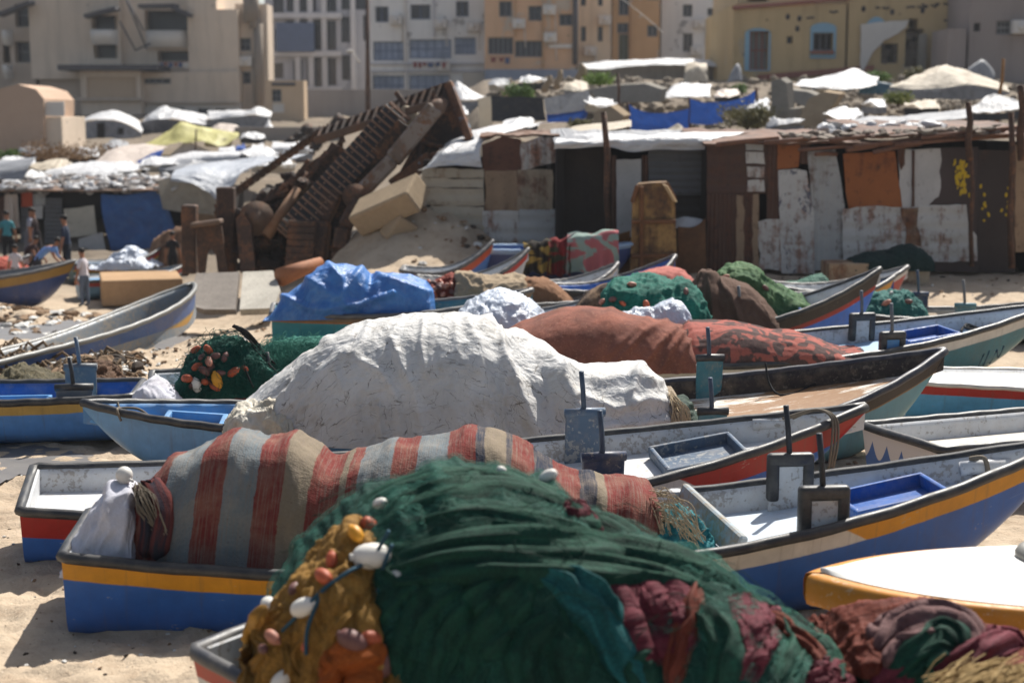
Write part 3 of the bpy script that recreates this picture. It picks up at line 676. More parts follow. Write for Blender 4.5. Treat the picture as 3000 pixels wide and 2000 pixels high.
# --- boat under the striped blanket
B2 = mk('B2', 'blue boat with yellow and white band, striped blanket heaped on its stern', (200, 11.08), (3150, 11.95), beam=1.86, D=.6, rs=.15, rb=.68, tr=.68, z0=-.14)
B2.hull(m_hull('hull_blue_yellow', [(.17, YEL), (9, BLUE)], brk2=(1.85, 5.6, S(214, 206, 194))), P_W, R1, m_deck('deck_white_blue', S(190, 202, 212), wood=None, dirt=.3))
B2.hatch(.765, .86, .30, P_B, .13); B2.oarlock(.715, -1, P_W, R1, P_PINK, w=.36, h=.46, up=.27, pinh=.42); B2.oarlock(.728, 1, P_W, R1, P_PINK, w=.36, h=.5, up=.24, pinh=.42)
mb = MB(); z_ = B2.deckz(.62); beam(mb, (B2.L * .612, .6, z_ + .22), (B2.L * .634, -.62, z_ + .1), .2, .07, Vector((.3, 0, 1)), .015); mb.build('thwart', WOODB, B2.root)
mb = MB(); mb.box((B2.L * .605, .62, z_ + .16), (.12, .12, .2), bev=.03, seg=2); mb.build('thwart_bracket', P_W, B2.root)
mb = MB(); z_ = B2.deckz(.9); mb.tube([(B2.L * .895, .2, z_ + .1), (B2.L * .945, .14, z_ + .14)], .06, 10); mb.build('cleat_block', P_W, B2.root); B2.rope([(B2.L * .905, .2, z_ + .18), (B2.L * .915, .1, z_ + .2), (B2.L * .92, .13, z_ + .04), (B2.L * .91, .24, z_ + .06), (B2.L * .912, .19, z_ + .19)], ROPE, .02)

# --- red band boat behind
B3 = mk('B3', 'blue boat with broad red band between striped blanket and white tarp', (62, 12.65), (2525, 14.05), beam=1.6, D=.52, rs=.1, rb=.55, tr=.66, roll=7, z0=-.03)
B3.hull(m_hull('hull_red_blue', [(.24, RED), (9, BLUE)], brk2=(1.9, 5.45, S(206, 202, 196))), P_W, R1, m_deck('deck_sandy_white', S(200, 202, 204), dirt=.5))
B3.hatch(.74, .84, .3, P_SB, .12); B3.oarlock(.648, -1, P_SBD, P_SBD, P_PIN, w=.37, h=.46, up=.26, capmode='n', pinh=.42); B3.oarlock(.662, 1, P_SB, P_SB, P_PIN, w=.36, h=.5, up=.28, capmode='n', pinh=.4)
mb = MB(); q = B3.gun(.945, -1)
for k in range(3): mb.tube([Vector(v) for v in crom([(q.x - .25 - .05 * k, .1, q.z - .03), (q.x - .1, q.y * .4, q.z + .1), (q.x + .02 * k, q.y - .03, q.z + .06), (q.x + .03 * k, q.y - .08, q.z - .15), (q.x + .02 * k, q.y - .06, q.z - .42)], 22)], .013, 6)
mb.tube([(q.x + .02, q.y - .06, q.z - .4), (q.x + .03, q.y - .06, q.z - .5), (q.x + .03, q.y - .05, q.z - .66)], [.02, .045, .06], 8); mb.build('bow_rope', ROPE, B3.root)
z_ = B3.deckz(.88); mb = MB(); mb.tube([(B3.L * .87, .3, z_ + .12), (B3.L * .92, .22, z_ + .16)], .055, 10); mb.build('cleat_block', P_W, B3.root)
# --- pale blue boat, bow to the left
B4 = mk('B4', 'pale blue boat with open deck hatch pointing left from under the white tarp', (1420, 16.0), (235, 15.6), beam=1.5, D=.56, rs=.05, rb=.2, tr=.75)
B4.hull(m_hull('hull_pale_blue', [(9, S(104, 152, 194))], wear=.5), P_LB, R1, DK_BL)
B4.hatch(.66, .80, .32, P_LB, .12, .06); B4.oarlock(.58, 1, P_LB, R1, P_PIN, w=.36, h=.4, up=.12, pinh=.0001, capmode='n')
q = B4.gun(.9, 1); B4.rope([(q.x - .35, .3, q.z - .1), (q.x - .2, .3, q.z + .03), (q.x, q.y * .6, q.z + .02), (q.x + .02, q.y + .05, q.z + .03), (q.x - .02, q.y + .07, q.z - .08)], ROPE, .014); B4.rope([(q.x + .1, -.2, q.z + .04), (q.x + .02, 0, q.z - .12), (q.x - .05, .1, q.z - .1)], ROPE, .012)
# --- boat with worn wooden foredeck
B5 = mk('B5', 'teal boat with worn white and brown foredeck and dark wooden band', (1440, 16.2), (2755, 16.6), beam=1.9, D=.58, rs=.05, rb=.6, tr=.8, roll=7)
B5.hull(m_hull('hull_teal_dark', [(.17, S(58, 46, 38)), (.185, S(150, 110, 60)), (9, S(112, 164, 172))], wear=.3), m_paint('bulwark_dark', S(50, 44, 42), wear=.3), m_rubber('navy_rubber', S(34, 36, 50)), DK_WD)
B5.oarlock(.515, 1, P_T, R1, P_PIN, w=.3, h=.5, up=.26, capmode='n', pinh=.36, inset=.06); B5.oarlock(.45, -1, P_T, R1, P_PIN, w=.3, h=.42, up=.2, capmode='n', pinh=.36); B5.plank(.405, WOOD, .22, .06, .12)
z_ = B5.deckz(.66); B5.rope([(B5.L * .64, .78, z_ + .3), (B5.L * .645, .66, z_ + .1), (B5.L * .66, .5, z_ + .01), (B5.L * .70, .52, z_ + .02), (B5.L * .735, .62, z_ + .06), (B5.L * .75, .6, z_ + .1)], ROPED, .012)
# --- white teal boat
B6 = mk('B6', 'white and dark teal boat with blue hatch carrying the flowered blanket', (1480, 19.4), (3070, 21.4), beam=1.75, D=.6, rs=.05, rb=.5, tr=.8, roll=3)
B6.hull(m_hull('hull_white_teal', [(.17, S(206, 200, 190)), (9, S(50, 112, 122))], streak=.3), m_paint('inner_white', S(200, 206, 214), wear=.4, wearc=S(60, 58, 56)), R1, DK_B)
mb = MB()
for st_ in ([(.838, .36), (.828, .56)], [(.85, .34), (.842, .54)], [(.858, .55), (.868, .36)], [(.868, .36), (.876, .5), (.884, .34)], [(.80, .52), (.815, .5), (.83, .57)]): mb.tube([Vector(q) for q in crom([tuple(B6.side_pt(a, b, -1)) for a, b in st_], 8)], .009, 5)
mb.build('hull_number', m_plain('faded_navy', S(38, 62, 84), .7), B6.root)
B6.oarlock(.672, 1, P_W, R1, P_GR, w=.36, h=.5, up=.2, pinh=.34); B6.oarlock(.645, -1, P_LB, R1, P_GR, w=.34, h=.36, up=.2, pinh=.4); B6.hatch(.705, .80, .3, P_B, .14)
z_ = B6.deckz(.84); B6.rope([(B6.L * .83, .1, z_ + .02), (B6.L * .85, .25, z_ + .06), (B6.L * .86, .0, z_ + .04), (B6.L * .835, .05, z_ + .08), (B6.L * .85, .2, z_ + .1), (B6.L * .87, .1, z_ + .05), (B6.L * .9, .18, z_ + .08)], ROPED, .018)
# --- blue boat with black band
B7 = mk('B7', 'bright blue boat with black and red band, bow rising to the right', (1700, 23.0), (2574, 23.3), beam=1.5, D=.56, rs=.0, rb=.82, tr=.8, roll=-1, z0=.02, rake=.8)
B7.hull(m_hull('hull_blue_black', [(.2, S(44, 36, 33)), (.27, S(160, 44, 38)), (9, S(54, 112, 204))]), P_W, R1, DK_W)
B7.oarlock(.485, 1, P_B, R1, P_GR, w=.34, h=.4, up=.22, pinh=.36); B7.oarlock(.505, -1, P_B, R1, P_GR, w=.34, h=.4, up=.22, pinh=.36); B7.hatch(.62, .74, .26, P_B, .12)
# --- low boat right of it
B8 = mk('B8', 'low boat with two teal oarlock boards and wooden thwarts near the rusty box', (2515, 25.6), (3300, 25.2), beam=1.7, D=.42, rs=.05, rb=.5, tr=.85)
B8.hull(m_hull('hull_slate', [(9, S(70, 78, 90))]), m_paint('inner_grey', S(170, 164, 154), wear=.4), R1, DK_G)
B8.oarlock(.25, 1, P_SBD, P_SBD, P_PIN, w=.3, h=.4, up=.26, capmode='n', pinh=.42); B8.oarlock(.365, -1, P_T, P_T, P_GR, w=.32, h=.42, up=.24, capmode='n', pinh=.42); B8.plank(.17, WOOD, .25); B8.plank(.29, WOOD, .25)
B9 = mk('B9', 'small orange hulled boat behind the black banded bow', (2200, 27.2), (2612, 27.4), beam=1.2, D=.5, rb=.36, tr=.8)
B9.hull(m_hull('hull_orange', [(9, S(206, 142, 40))]), P_B, R3, DK_BL)
B9b = mk('B9b', 'white and red bow standing behind the small orange boat', (2240, 28.7), (2652, 28.9), beam=1.3, D=.5, rb=.4, tr=.8)
B9b.hull(m_hull('hull_white_red', [(.12, S(196, 194, 190)), (.6, S(168, 60, 56)), (9, S(190, 186, 180))]), P_W, R3, DK_W)
# --- light blue decked boat
B10 = mk('B10', 'light blue boat with red band and full white deck at right edge', (2655, 18.55), (3900, 17.6), beam=1.5, D=.55, rs=.0, rb=.1, tr=.72, deckdrop=.035)
B10.hull(m_hull('hull_ltblue_red', [(.13, S(176, 40, 34)), (9, S(92, 166, 208))], wear=.5, wearc=S(150, 110, 76)), P_W, m_rubber('white_rim', S(206, 200, 190), .3), m_deck('deck_cream', S(222, 214, 200), dirt=.25), gr=.03)
# --- transom with white scallops
g = Gr('scalloped_transom'); x, y, _ = g.sep(g.co('UV')); sc_w = g.m('MULTIPLY', g.m('ABSOLUTE', g.m('SINE', g.m('MULTIPLY', x, 43.))), .17)
sc_f = g.step(g.m('SUBTRACT', y, g.m('ADD', .13, sc_w)), 0, .006); M_scal = g.fin(g.mix(sc_f, S(200, 192, 182), S(78, 104, 148)), .5, g.bump(g.noise(g.co('UV'), 20, 4), .1, .004))
B11 = Boat('rowing_boat', 'blue boat with dripping white scallops painted on its stern', Vector((3.77, 14.62, 0)), Vector((8.6, 16.5, 0)), beam=1.34, D=.6, rs=.0, rb=.4, tr=.97); BOATS['B11'] = B11
B11.hull(m_hull('hull_blue_scallop', [(.16, S(176, 60, 44)), (9, S(86, 112, 156))]), P_W, R1, m_deck('deck_straw', S(196, 190, 180), dirt=.7), transom=M_scal)
# --- teal boat with the blue tarp
B13 = mk('B13', 'teal boat with rusty band under the blue tarp', (800, 24.35), (1560, 24.9), beam=1.45, D=.6, rs=.05, rb=.3, tr=.85)
B13.hull(m_hull('hull_teal_rust', [(.1, S(122, 100, 76)), (.12, S(170, 110, 50)), (9, S(48, 136, 146))], streak=.3), P_T, R3, DK_G)
B14 = mk('B14', 'yellow bowed boat loaded with red net and beige cloth', (1740, 26.6), (1165, 26.2), beam=1.5, D=.55, rs=.05, rb=.18, tr=.8)
B14.hull(m_hull('hull_yellow_blue', [(.06, S(60, 70, 96)), (9, S(210, 170, 40))]), P_GR, R3, DK_G)
B25 = mk('B25', 'white and pale blue boat behind the shiny white tarp', (1250, 22.6), (1790, 23.6), beam=1.4, D=.6, rs=.05, rb=.35, tr=.8)
B25.hull(m_hull('hull_white_blue', [(.1, S(206, 204, 200)), (9, S(126, 160, 196))]), P_W, R3, DK_B)
B26 = mk('B26', 'dark boat holding the teal net with black tarp cover', (2090, 22.3), (1600, 22.0), beam=1.4, D=.55, rs=.05, rb=.2, tr=.8)
B26.hull(m_hull('hull_dark_blue', [(.15, S(60, 62, 70)), (9, S(52, 86, 140))]), P_GR, R1, DK_G)
B21 = mk('B21', 'long dark rimmed boat under the pink blanket', (1600, 27.6), (1975, 28.4), beam=1.4, D=.6, rs=.05, rb=.55, tr=.8)
B21.hull(m_hull('hull_grey_blue', [(.15, S(64, 62, 66)), (9, S(62, 92, 150))]), P_B, R2, DK_B)
B20 = mk('B20', 'slender white bow behind two grey oarlock boards', (1560, 29.4), (1808, 29.8), beam=1.1, D=.5, rs=.0, rb=.38, tr=.8)
B20.hull(m_hull('hull_white', [(.12, S(210, 208, 204)), (9, S(150, 176, 206))]), P_W, R3, DK_W)
B19 = mk('B19', 'red and white bow rising in front of the draped boat', (1230, 29.6), (1548, 29.9), beam=1.2, D=.55, rs=.05, rb=.6, tr=.8)
B19.hull(m_hull('hull_red_white2', [(.16, S(190, 56, 38)), (9, S(200, 196, 190))]), P_W, R3, DK_W)
B19b = mk('B19b', 'orange bow with blue foot behind the red and white bow', (1180, 31.6), (1445, 31.6), beam=1.2, D=.55, rs=.05, rb=.62, tr=.8)
B19b.hull(m_hull('hull_orange_blue', [(.2, S(186, 84, 52)), (9, S(70, 110, 170))]), P_W, R3, DK_W)
B18 = mk('B18', 'dark blue boat draped with coloured blankets beside the rusty tank', (1425, 32.6), (1860, 32.4), beam=1.4, D=.72, rs=.0, rb=.12, tr=.92, z0=.22)
B18.hull(m_hull('hull_navy', [(.07, S(150, 180, 214)), (9, S(40, 62, 116))], wear=.5), P_B, m_rubber('pale_rim', S(150, 176, 206), .2), DK_G)
# --- broken boat lying at left
B15 = mk('B15', 'broken weathered boat with white blue and yellow peeling paint', (-170, 21.2), (588, 27.2), beam=1.5, D=.5, rs=.0, rb=.42, tr=.9, blunt=.3, z0=-.34, roll=-8, pitch=1.6, full=3, rake=.76, deckdrop=.5)
B15.hull(m_hull('hull_wreck', [(.05, S(150, 156, 156)), (.3, S(56, 88, 140)), (.33, S(140, 124, 92)), (.52, S(190, 142, 56)), (9, S(84, 110, 140))], wear=.9, streak=.8, wearc=S(150, 136, 104)), m_paint('wreck_inner', S(128, 136, 142), wear=.7), m_rubber('wreck_rim', S(112, 112, 108), .6), m_deck('deck_wreck', S(76, 92, 116), dirt=.7))
B16 = mk('B16', 'navy boat with mustard band at the left edge near the children', (-330, 35.6), (228, 36.7), beam=1.6, D=.75, rs=.05, rb=.35, tr=.8, z0=-.8)
B16.hull(m_hull('hull_navy_mustard', [(.24, S(150, 116, 52)), (9, S(40, 64, 116))]), P_GR, R3, DK_G)
B17 = mk('B17', 'pale blue boat with red bow stripe behind the boy in white', (235, 38.2), (545, 39.2), beam=1.5, D=.5, rs=.0, rb=.25, tr=.8, z0=-.8, deckdrop=.06)
B17.hull(m_hull('hull_pale_red', [(.14, S(176, 70, 60)), (9, S(120, 160, 186))]), P_W, R3, DK_BL)
B17b = mk('B17b', 'green and blue boat under the bunched silver tarp', (215, 42.2), (485, 43.2), beam=1.5, D=.5, rs=.05, rb=.4, tr=.8, z0=-.8)
B17b.hull(m_hull('hull_green_blue', [(.16, S(150, 60, 60)), (.2, S(190, 150, 40)), (9, S(78, 116, 112))]), P_W, R3, DK_BL)
B17c = mk('B17c', 'white boat with red net at the far left edge', (-180, 40.5), (95, 40.9), beam=1.4, D=.55, rs=.0, rb=.3, tr=.8, z0=-.8)
B17c.hull(m_hull('hull_white_green', [(.16, S(200, 196, 190)), (.3, S(150, 60, 50)), (9, S(60, 110, 90))]), P_W, R3, DK_W)
# --- left middle boats
B22 = mk('B22', 'blue boat with faded yellow band leaving the left edge of the frame', (400, 17.45), (-700, 17.0), beam=1.35, D=.56, rs=.02, rb=.3, tr=.8)
B22.hull(m_hull('hull_blue_faded', [(.15, S(186, 152, 78)), (9, S(84, 138, 200))]), P_B, R1, DK_BL)
B22.oarlock(.155, 1, P_GR, R1, P_PINK, w=.4, h=.34, up=.12, pinh=.34, capmode='n'); B22.oarlock(.175, -1, P_GR, P_GR, P_SB, w=.36, h=.44, up=.2, pinh=.36, capmode='n'); B22.hatch(.25, .4, .22, P_LB, .1)
B23 = mk('B23', 'dark red sided boat piled with green net and orange floats', (440, 18.0), (1420, 18.9), beam=1.35, D=.58, rs=.0, rb=.3, tr=.85)
B23.hull(m_hull('hull_dark_red', [(.22, S(134, 34, 34)), (9, S(70, 120, 180))]), P_W, R1, DK_B)
B23.oarlock(.335, -1, P_LB, P_LB, P_PINK, w=.34, h=.42, up=.1, pinh=.3, capmode='n', inset=-.04)
# --- boat with the big white foredeck, right foreground
B12 = thing('rowing_boat', 'boat with broad white foredeck and thick orange rim at the right front', 'boat', (1.88, 9.55, -.06), (0, 0, -.05), 'rowing boats hauled out on the sand')
def slabrows(off, z, x0=.0, L_=5.2, n=60, extra=0.):
    q = x0 + (L_ - x0) * np.linspace(0, 1, n) ** 2.2; w_ = .05 + .8 * (1 - np.exp(-np.maximum(q - x0, 0) / .7)) * np.sqrt(np.clip((q - x0) / .05 + .1, 0, 1)); w_ = np.maximum(w_ - off, .012)
    return q, w_
def ring(off, z, x0): q, w_ = slabrows(off, z, x0); return [(a, b, z) for a, b in zip(q, w_)] + [(a, -b, z) for a, b in zip(q[::-1], w_[::-1])]
mb = MB(); rs = [ring(.30, .0, .95), ring(.16, .3, .5), ring(.07, .6, .12), ring(.06, .615, .05), ring(.01, .64, .01), ring(0, .68, 0), ring(0, .78, 0), ring(.012, .82, .012), ring(.04, .832, .04), ring(.09, .833, .09)]
P = np.array(rs[3:]).transpose(1, 0, 2)[:, ::-1]; mb.grid(P); mb.build('orange_rim', m_paint('rim_orange', S(206, 136, 44), wear=.35, wearc=S(214, 206, 186), dust=.15), B12, fixn=True)
mb = MB(); P = np.array(rs[:4]).transpose(1, 0, 2)[:, ::-1]; mb.grid(P); mb.build('hull', m_hull('hull_b12', [(9, S(70, 120, 170))]), B12, fixn=True)
mb = MB(); q, w_ = slabrows(.05, 0, .1); P = np.zeros((60, 9, 3))
for j, k_ in enumerate(np.linspace(-1, 1, 9)): P[:, j, 0] = q; P[:, j, 1] = -k_ * w_; P[:, j, 2] = .838 + .03 * (1 - k_ * k_)
mb.grid(P[:, ::-1]); mb.build('deck', m_deck('white_foredeck', S(224, 222, 216), dirt=.12), B12, fixn=True)
mb = MB(); mb.tube([Vector(v) for v in crom([(5., .5, .95), (2.6, .52, .93), (1.75, .5, .9), (1.5, .4, .88), (1.5, .2, .88)], 30)], .06, 10); mb.build('coaming_roll', m_rubber('grey_roll', S(120, 118, 112), .5), B12)
if 'LAYOUT' in globals():
    for k_ in LAYOUT: BOATS[k_].prt(k_)
# ---------------------------------------------------------------- covers on the boats
def tarp_mat():
    g = Gr('cracked_white_tarp'); uv = g.co('UV'); wob = g.noise(uv, 5, 4, .6)
    nv = g.node('ShaderNodeTexNoise'); g.put(nv.inputs['Vector'], uv); nv.inputs['Scale'].default_value = 7; nv.inputs['Detail'].default_value = 4
    dv = g.node('ShaderNodeVectorMath', operation='MULTIPLY_ADD'); g.put(dv.inputs[0], nv.outputs['Color']); dv.inputs[1].default_value = (.16, .16, 0); g.put(dv.inputs[2], uv)
    e1 = g.vor(g.map(dv.outputs[0], (7, 2.2, 1)), 1.3, 'DISTANCE_TO_EDGE'); e2 = g.vor(g.map(dv.outputs[0], (5, 9, 1), (0, 0, .1)), 1.7, 'DISTANCE_TO_EDGE')
    e3 = g.vor(g.map(dv.outputs[0], (1.3, 9, 1), (0, 0, -.05)), 1.2, 'DISTANCE_TO_EDGE')
    k1 = g.m('MULTIPLY', g.ramp(e1, [(.006, 1), (.02, 0)]), g.ramp(g.noise(uv, 5.1, 4, .6), [(.52, 0), (.6, 1)]))
    k2 = g.m('MULTIPLY', g.ramp(e2, [(.008, 1), (.022, 0)]), g.ramp(g.noise(g.map(uv, (1, 1, 1), (0, 0, .6)), 4.3, 4, .6), [(.54, 0), (.62, 1)]))
    k3 = g.m('MULTIPLY', g.ramp(e3, [(.006, 1), (.018, 0)]), g.ramp(g.noise(g.map(uv, (1, 2, 1), (0, 0, 2.)), 3.3, 4, .6), [(.5, 0), (.58, 1)]))
    k = g.m('MAXIMUM', g.m('MAXIMUM', k1, k2), k3)
    a = g.noise(uv, 2.0, 6, .6, .8); b = g.noise(uv, 9, 6, .65, 1.0); c = g.noise(g.map(uv, (3, 8, 1)), 6, 5, .6, 1.5)
    col = g.mix(g.ramp(a, [(.35, 0), (.7, 1)]), S(206, 205, 203), S(182, 180, 176))
    col = g.mix(g.m('MULTIPLY', g.ramp(g.noise(uv, 2.7, 6, .75), [(.55, 0), (.75, 1)]), .55), col, S(150, 132, 104))
    col = g.mix(g.m('MULTIPLY', k, .72), col, S(84, 76, 64))
    fv = g.vor(g.map(dv.outputs[0], (1, 1.6, 1), (0, 0, .3)), 5.5, 'F2')
    nb = g.bump(a, .55, .08); nb = g.bump(fv, .45, .05, nb); nb = g.bump(b, .6, .022, nb); nb = g.bump(c, .45, .01, nb); nb = g.bump(k, -.4, .006, nb)
    return g.fin(col, .62, nb, trans=.06, spec=.25)
def tarp_disp():
    c0 = crumple(.035, 1.3, 3, (1, .6)); c1 = crumple(.013, 4.5, 21, (1.3, .7)); c2 = crumple(.005, 14, 31)
    def f(U, V, x, v, P):
        r = c0(U, V, x, v, P) + c1(U, V, x, v, P) + c2(U, V, x, v, P)
        L = [([(1425, 945), (1470, 1010), (1500, 1090), (1530, 1170), (1560, 1230), (1600, 1310)], .10, 22),
             ([(1500, 985), (1580, 1030), (1640, 1090), (1680, 1180), (1740, 1270), (1800, 1330)], .10, 24),
             ([(1455, 985), (1530, 1080), (1600, 1180), (1680, 1300)], -.07, 30),
             ([(1150, 1000), (1180, 1080), (1210, 1140), (1230, 1220), (1240, 1330)], .045, 13),
             ([(1060, 1060), (1120, 1090), (1160, 1160), (1170, 1260)], .035, 12),
             ([(960, 1000), (900, 1060), (840, 1170), (780, 1260)], .05, 20), ([(1010, 1030), (940, 1090), (880, 1200), (850, 1300)], .03, 14),
             ([(1240, 940), (1232, 1010), (1245, 1090)], .03, 8), ([(1110, 1190), (1115, 1260), (1125, 1340)], .05, 9),
             ([(1330, 930), (1340, 1020), (1330, 1130), (1345, 1250)], .014, 10), ([(1290, 925), (1270, 1020), (1290, 1120)], -.012, 9), ([(1080, 950), (1040, 1040), (1000, 1160), (985, 1280)], .022, 10), ([(1180, 930), (1130, 1010), (1090, 1100)], .014, 8), ([(930, 1010), (850, 1110), (760, 1220)], -.03, 10), ([(1460, 970), (1480, 1080), (1470, 1200), (1490, 1310)], .045, 9),
             ([(1650, 1090), (1760, 1120), (1860, 1100), (1930, 1120)], .05, 14), ([(1700, 1160), (1800, 1200), (1900, 1170), (1950, 1180)], .05, 15), ([(1750, 1250), (1850, 1240), (1950, 1230)], .05, 14), ([(1880, 1070), (1850, 1150), (1870, 1260)], .05, 13),
             ([(1370, 940), (1410, 1010), (1400, 1080)], .03, 14), ([(1540, 1020), (1600, 1100), (1650, 1230)], -.03, 16), ([(690, 1200), (760, 1200), (830, 1150)], .03, 10)]
        return r + creases(P, None, L)
    return f
p = Pile([(655, 1262), (668, 1232), (690, 1200), (750, 1150), (830, 1085), (900, 1030), (960, 990), (1010, 962), (1100, 940), (1220, 925), (1320, 922), (1390, 930), (1440, 955), (1500, 990), (1560, 1020), (1640, 1050), (1720, 1075), (1780, 1070), (1850, 1062), (1890, 1063), (1925, 1100), (1955, 1130), (1966, 1170), (1972, 1280)],
         (15.7, 16.2), hwf=[(0, .5), (.3, .95), (.8, .95), (1, .75)], hwb=.8, zb=.42, nu=420, nv=200, disp=tarp_disp(), e=.62, smooth=2)
tarp = p.obj('tarp', tarp_mat(), 'big cracked white tarp humped over the boats in the middle', 'tarp')
p2 = Pile([(668, 1285), (672, 1230), (690, 1195), (730, 1185), (770, 1180), (810, 1170), (850, 1190), (870, 1260)], (15.2, 15.25), .3, .4, .5, 90, 50, disp=lambda *a: crumple(.09, 4, 8)(*a) + crumple(.03, 11, 9)(*a), e=.7, smooth=1)
p2.obj('tarp_bundle', m_plastic('cream_tarp', S(206, 200, 186), S(186, 176, 156), 1.2, .1, .6, .4), 'crumpled cream end of sheeting bunched at the left foot of the white tarp', 'tarp')
# striped woven blanket
def xs_(px): return (px - 380) * 11.3 / FP
def stripes():
    R_, G_, B_, N_ = S(110, 48, 44), S(106, 114, 118), S(120, 109, 93), S(46, 51, 64)
    seq = [(380, R_), (424, N_), (452, R_), (505, R_), (557, G_), (640, R_), (720, G_), (805, R_), (880, B_), (960, R_), (1040, B_), (1062, R_), (1090, G_), (1190, R_), (1258, G_), (1345, R_), (1430, N_), (1455, B_), (1515, N_), (1534, R_), (1603, N_), (1665, R_), (1752, N_), (1800, B_), (1830, R_), (1990, R_)]
    tot = xs_(2000)
    def f(g, uv):
        x, y, _ = g.sep(uv); jit = g.noise(g.map(uv, (40, 5, 1)), 1, 4, .7)
        x2 = g.m('ADD', x, g.m('MULTIPLY', g.m('SUBTRACT', jit, .5), .05)); fac = g.m('DIVIDE', x2, tot)
        col = g.ramp(fac, [(max(0, xs_(a) / tot), c) for a, c in seq], 'CONSTANT')
        li = g.noise(g.map(uv, (95, 2.2, 1)), 1, 4, .75); col = g.mix(g.m('MULTIPLY', g.ramp(li, [(.5, 0), (.6, 1)]), .55), col, S(120, 108, 98))
        tuft = g.ramp(g.vor(g.map(uv, (1, 1, 1), (0, 0, .4)), 16), [(.06, 1), (.12, 0)]); col = g.mix(g.m('MULTIPLY', tuft, .5), col, S(70, 40, 40))
        dust = g.ramp(g.noise(uv, 3, 6, .7), [(.45, 0), (.75, 1)]); return g.mix(g.m('MULTIPLY', dust, .35), col, S(168, 150, 128))
    return f
def blanket_disp(U, V, x, v, P):
    L = [([(520, 1345), (480, 1450), (470, 1600)], .05, 26), ([(700, 1280), (690, 1400), (680, 1600)], .035, 40), ([(860, 1290), (860, 1400), (850, 1600)], .035, 30), ([(985, 1325), (960, 1420), (950, 1560)], -.05, 40),
         ([(1160, 1300), (1120, 1400), (1060, 1520)], .03, 26), ([(1380, 1265), (1330, 1350), (1290, 1420)], .03, 26), ([(1560, 1320), (1620, 1420), (1640, 1500)], -.03, 24), ([(1720, 1400), (1760, 1470), (1760, 1560)], .04, 22), ([(1850, 1430), (1840, 1520), (1850, 1600)], .03, 18)]
    return .06 * fbm(U * 1.1, V * .8, 4, 3) + .03 * ridged(U * 3 + .5 * fbm(U, V, 61, 2), V * .9, 6, 3) + .006 * fbm(U * 14, V * 9, 7, 3) + creases(P, None, L)
p = Pile([(376, 1640), (384, 1560), (400, 1490), (430, 1425), (470, 1375), (530, 1332), (600, 1290), (660, 1273), (700, 1270), (760, 1280), (860, 1285), (930, 1305), (985, 1326), (1060, 1320), (1130, 1300), (1220, 1290), (1310, 1275), (1390, 1262), (1440, 1265), (1500, 1290), (1560, 1315), (1600, 1360), (1640, 1385), (1720, 1400), (1780, 1420), (1850, 1428), (1900, 1432), (1922, 1470), (1930, 1590)],
         (11.2, 11.6), hwf=[(0, .45), (.08, .62), (.5, .66), (.8, .6), (1, .5)], hwb=.6, zb=.3, nu=460, nv=150, disp=blanket_disp, e=.55, smooth=3, lean=-.12)
p.UV[..., 0] = p.P[..., 0] - p.P[0, 75, 0] + .14 * (1 - np.clip(p.P[..., 2] / 1.2, 0, 1))
blk = p.obj('striped_blanket', m_cloth('striped_wool', stripes(), 60, .02, 1.5), 'long red grey and beige striped wool blanket draped over a heap of nets', 'blanket'); BLB = p.bvh
# rolled dark end of the blanket + tassel
DKR = m_cloth('dark_rolled_wool', lambda g, uv: g.mix(g.ramp(g.noise(g.map(uv, (2, 22, 1)), 1, 4, .6), [(.4, 0), (.6, 1)]), S(96, 48, 44), S(40, 42, 52)), 90)
mb = MB(); dum = BLB
swag(mb, dum, [(425, 1405), (462, 1440), (475, 1500), (468, 1570), (455, 1640)], .16, .10, 10.75, 30, 2, taper=.12)
swag(mb, dum, [(405, 1420), (430, 1470), (440, 1540), (425, 1635)], .14, .12, 10.75, 30, 2, ph=2, taper=.12)
mb.build('rolled_hem', DKR, blk, world=False)
o_ = bpy.data.objects['rolled_hem']; o_.matrix_parent_inverse = Matrix.Translation(-blk.location)
mb = MB(); rr = random.Random(5)
for i in range(46):
    a0 = at(400 + rr.uniform(-14, 14), 1425 + rr.uniform(-14, 14), 10.72 + rr.uniform(-.05, .05)); a1 = at(430 + rr.uniform(-30, 30), 1480 + rr.uniform(-30, 20), 10.6 + rr.uniform(-.05, .05)); a2 = at(470 + rr.uniform(-16, 20), 1560 + rr.uniform(-20, 10), 10.55)
    mb.tube([Vector(q) for q in crom([a0, a1, a2], 10)], .004, 4, cap=False)
o_ = mb.build('twine_tassel', ROPE, blk); o_.matrix_parent_inverse = Matrix.Translation(-blk.location)
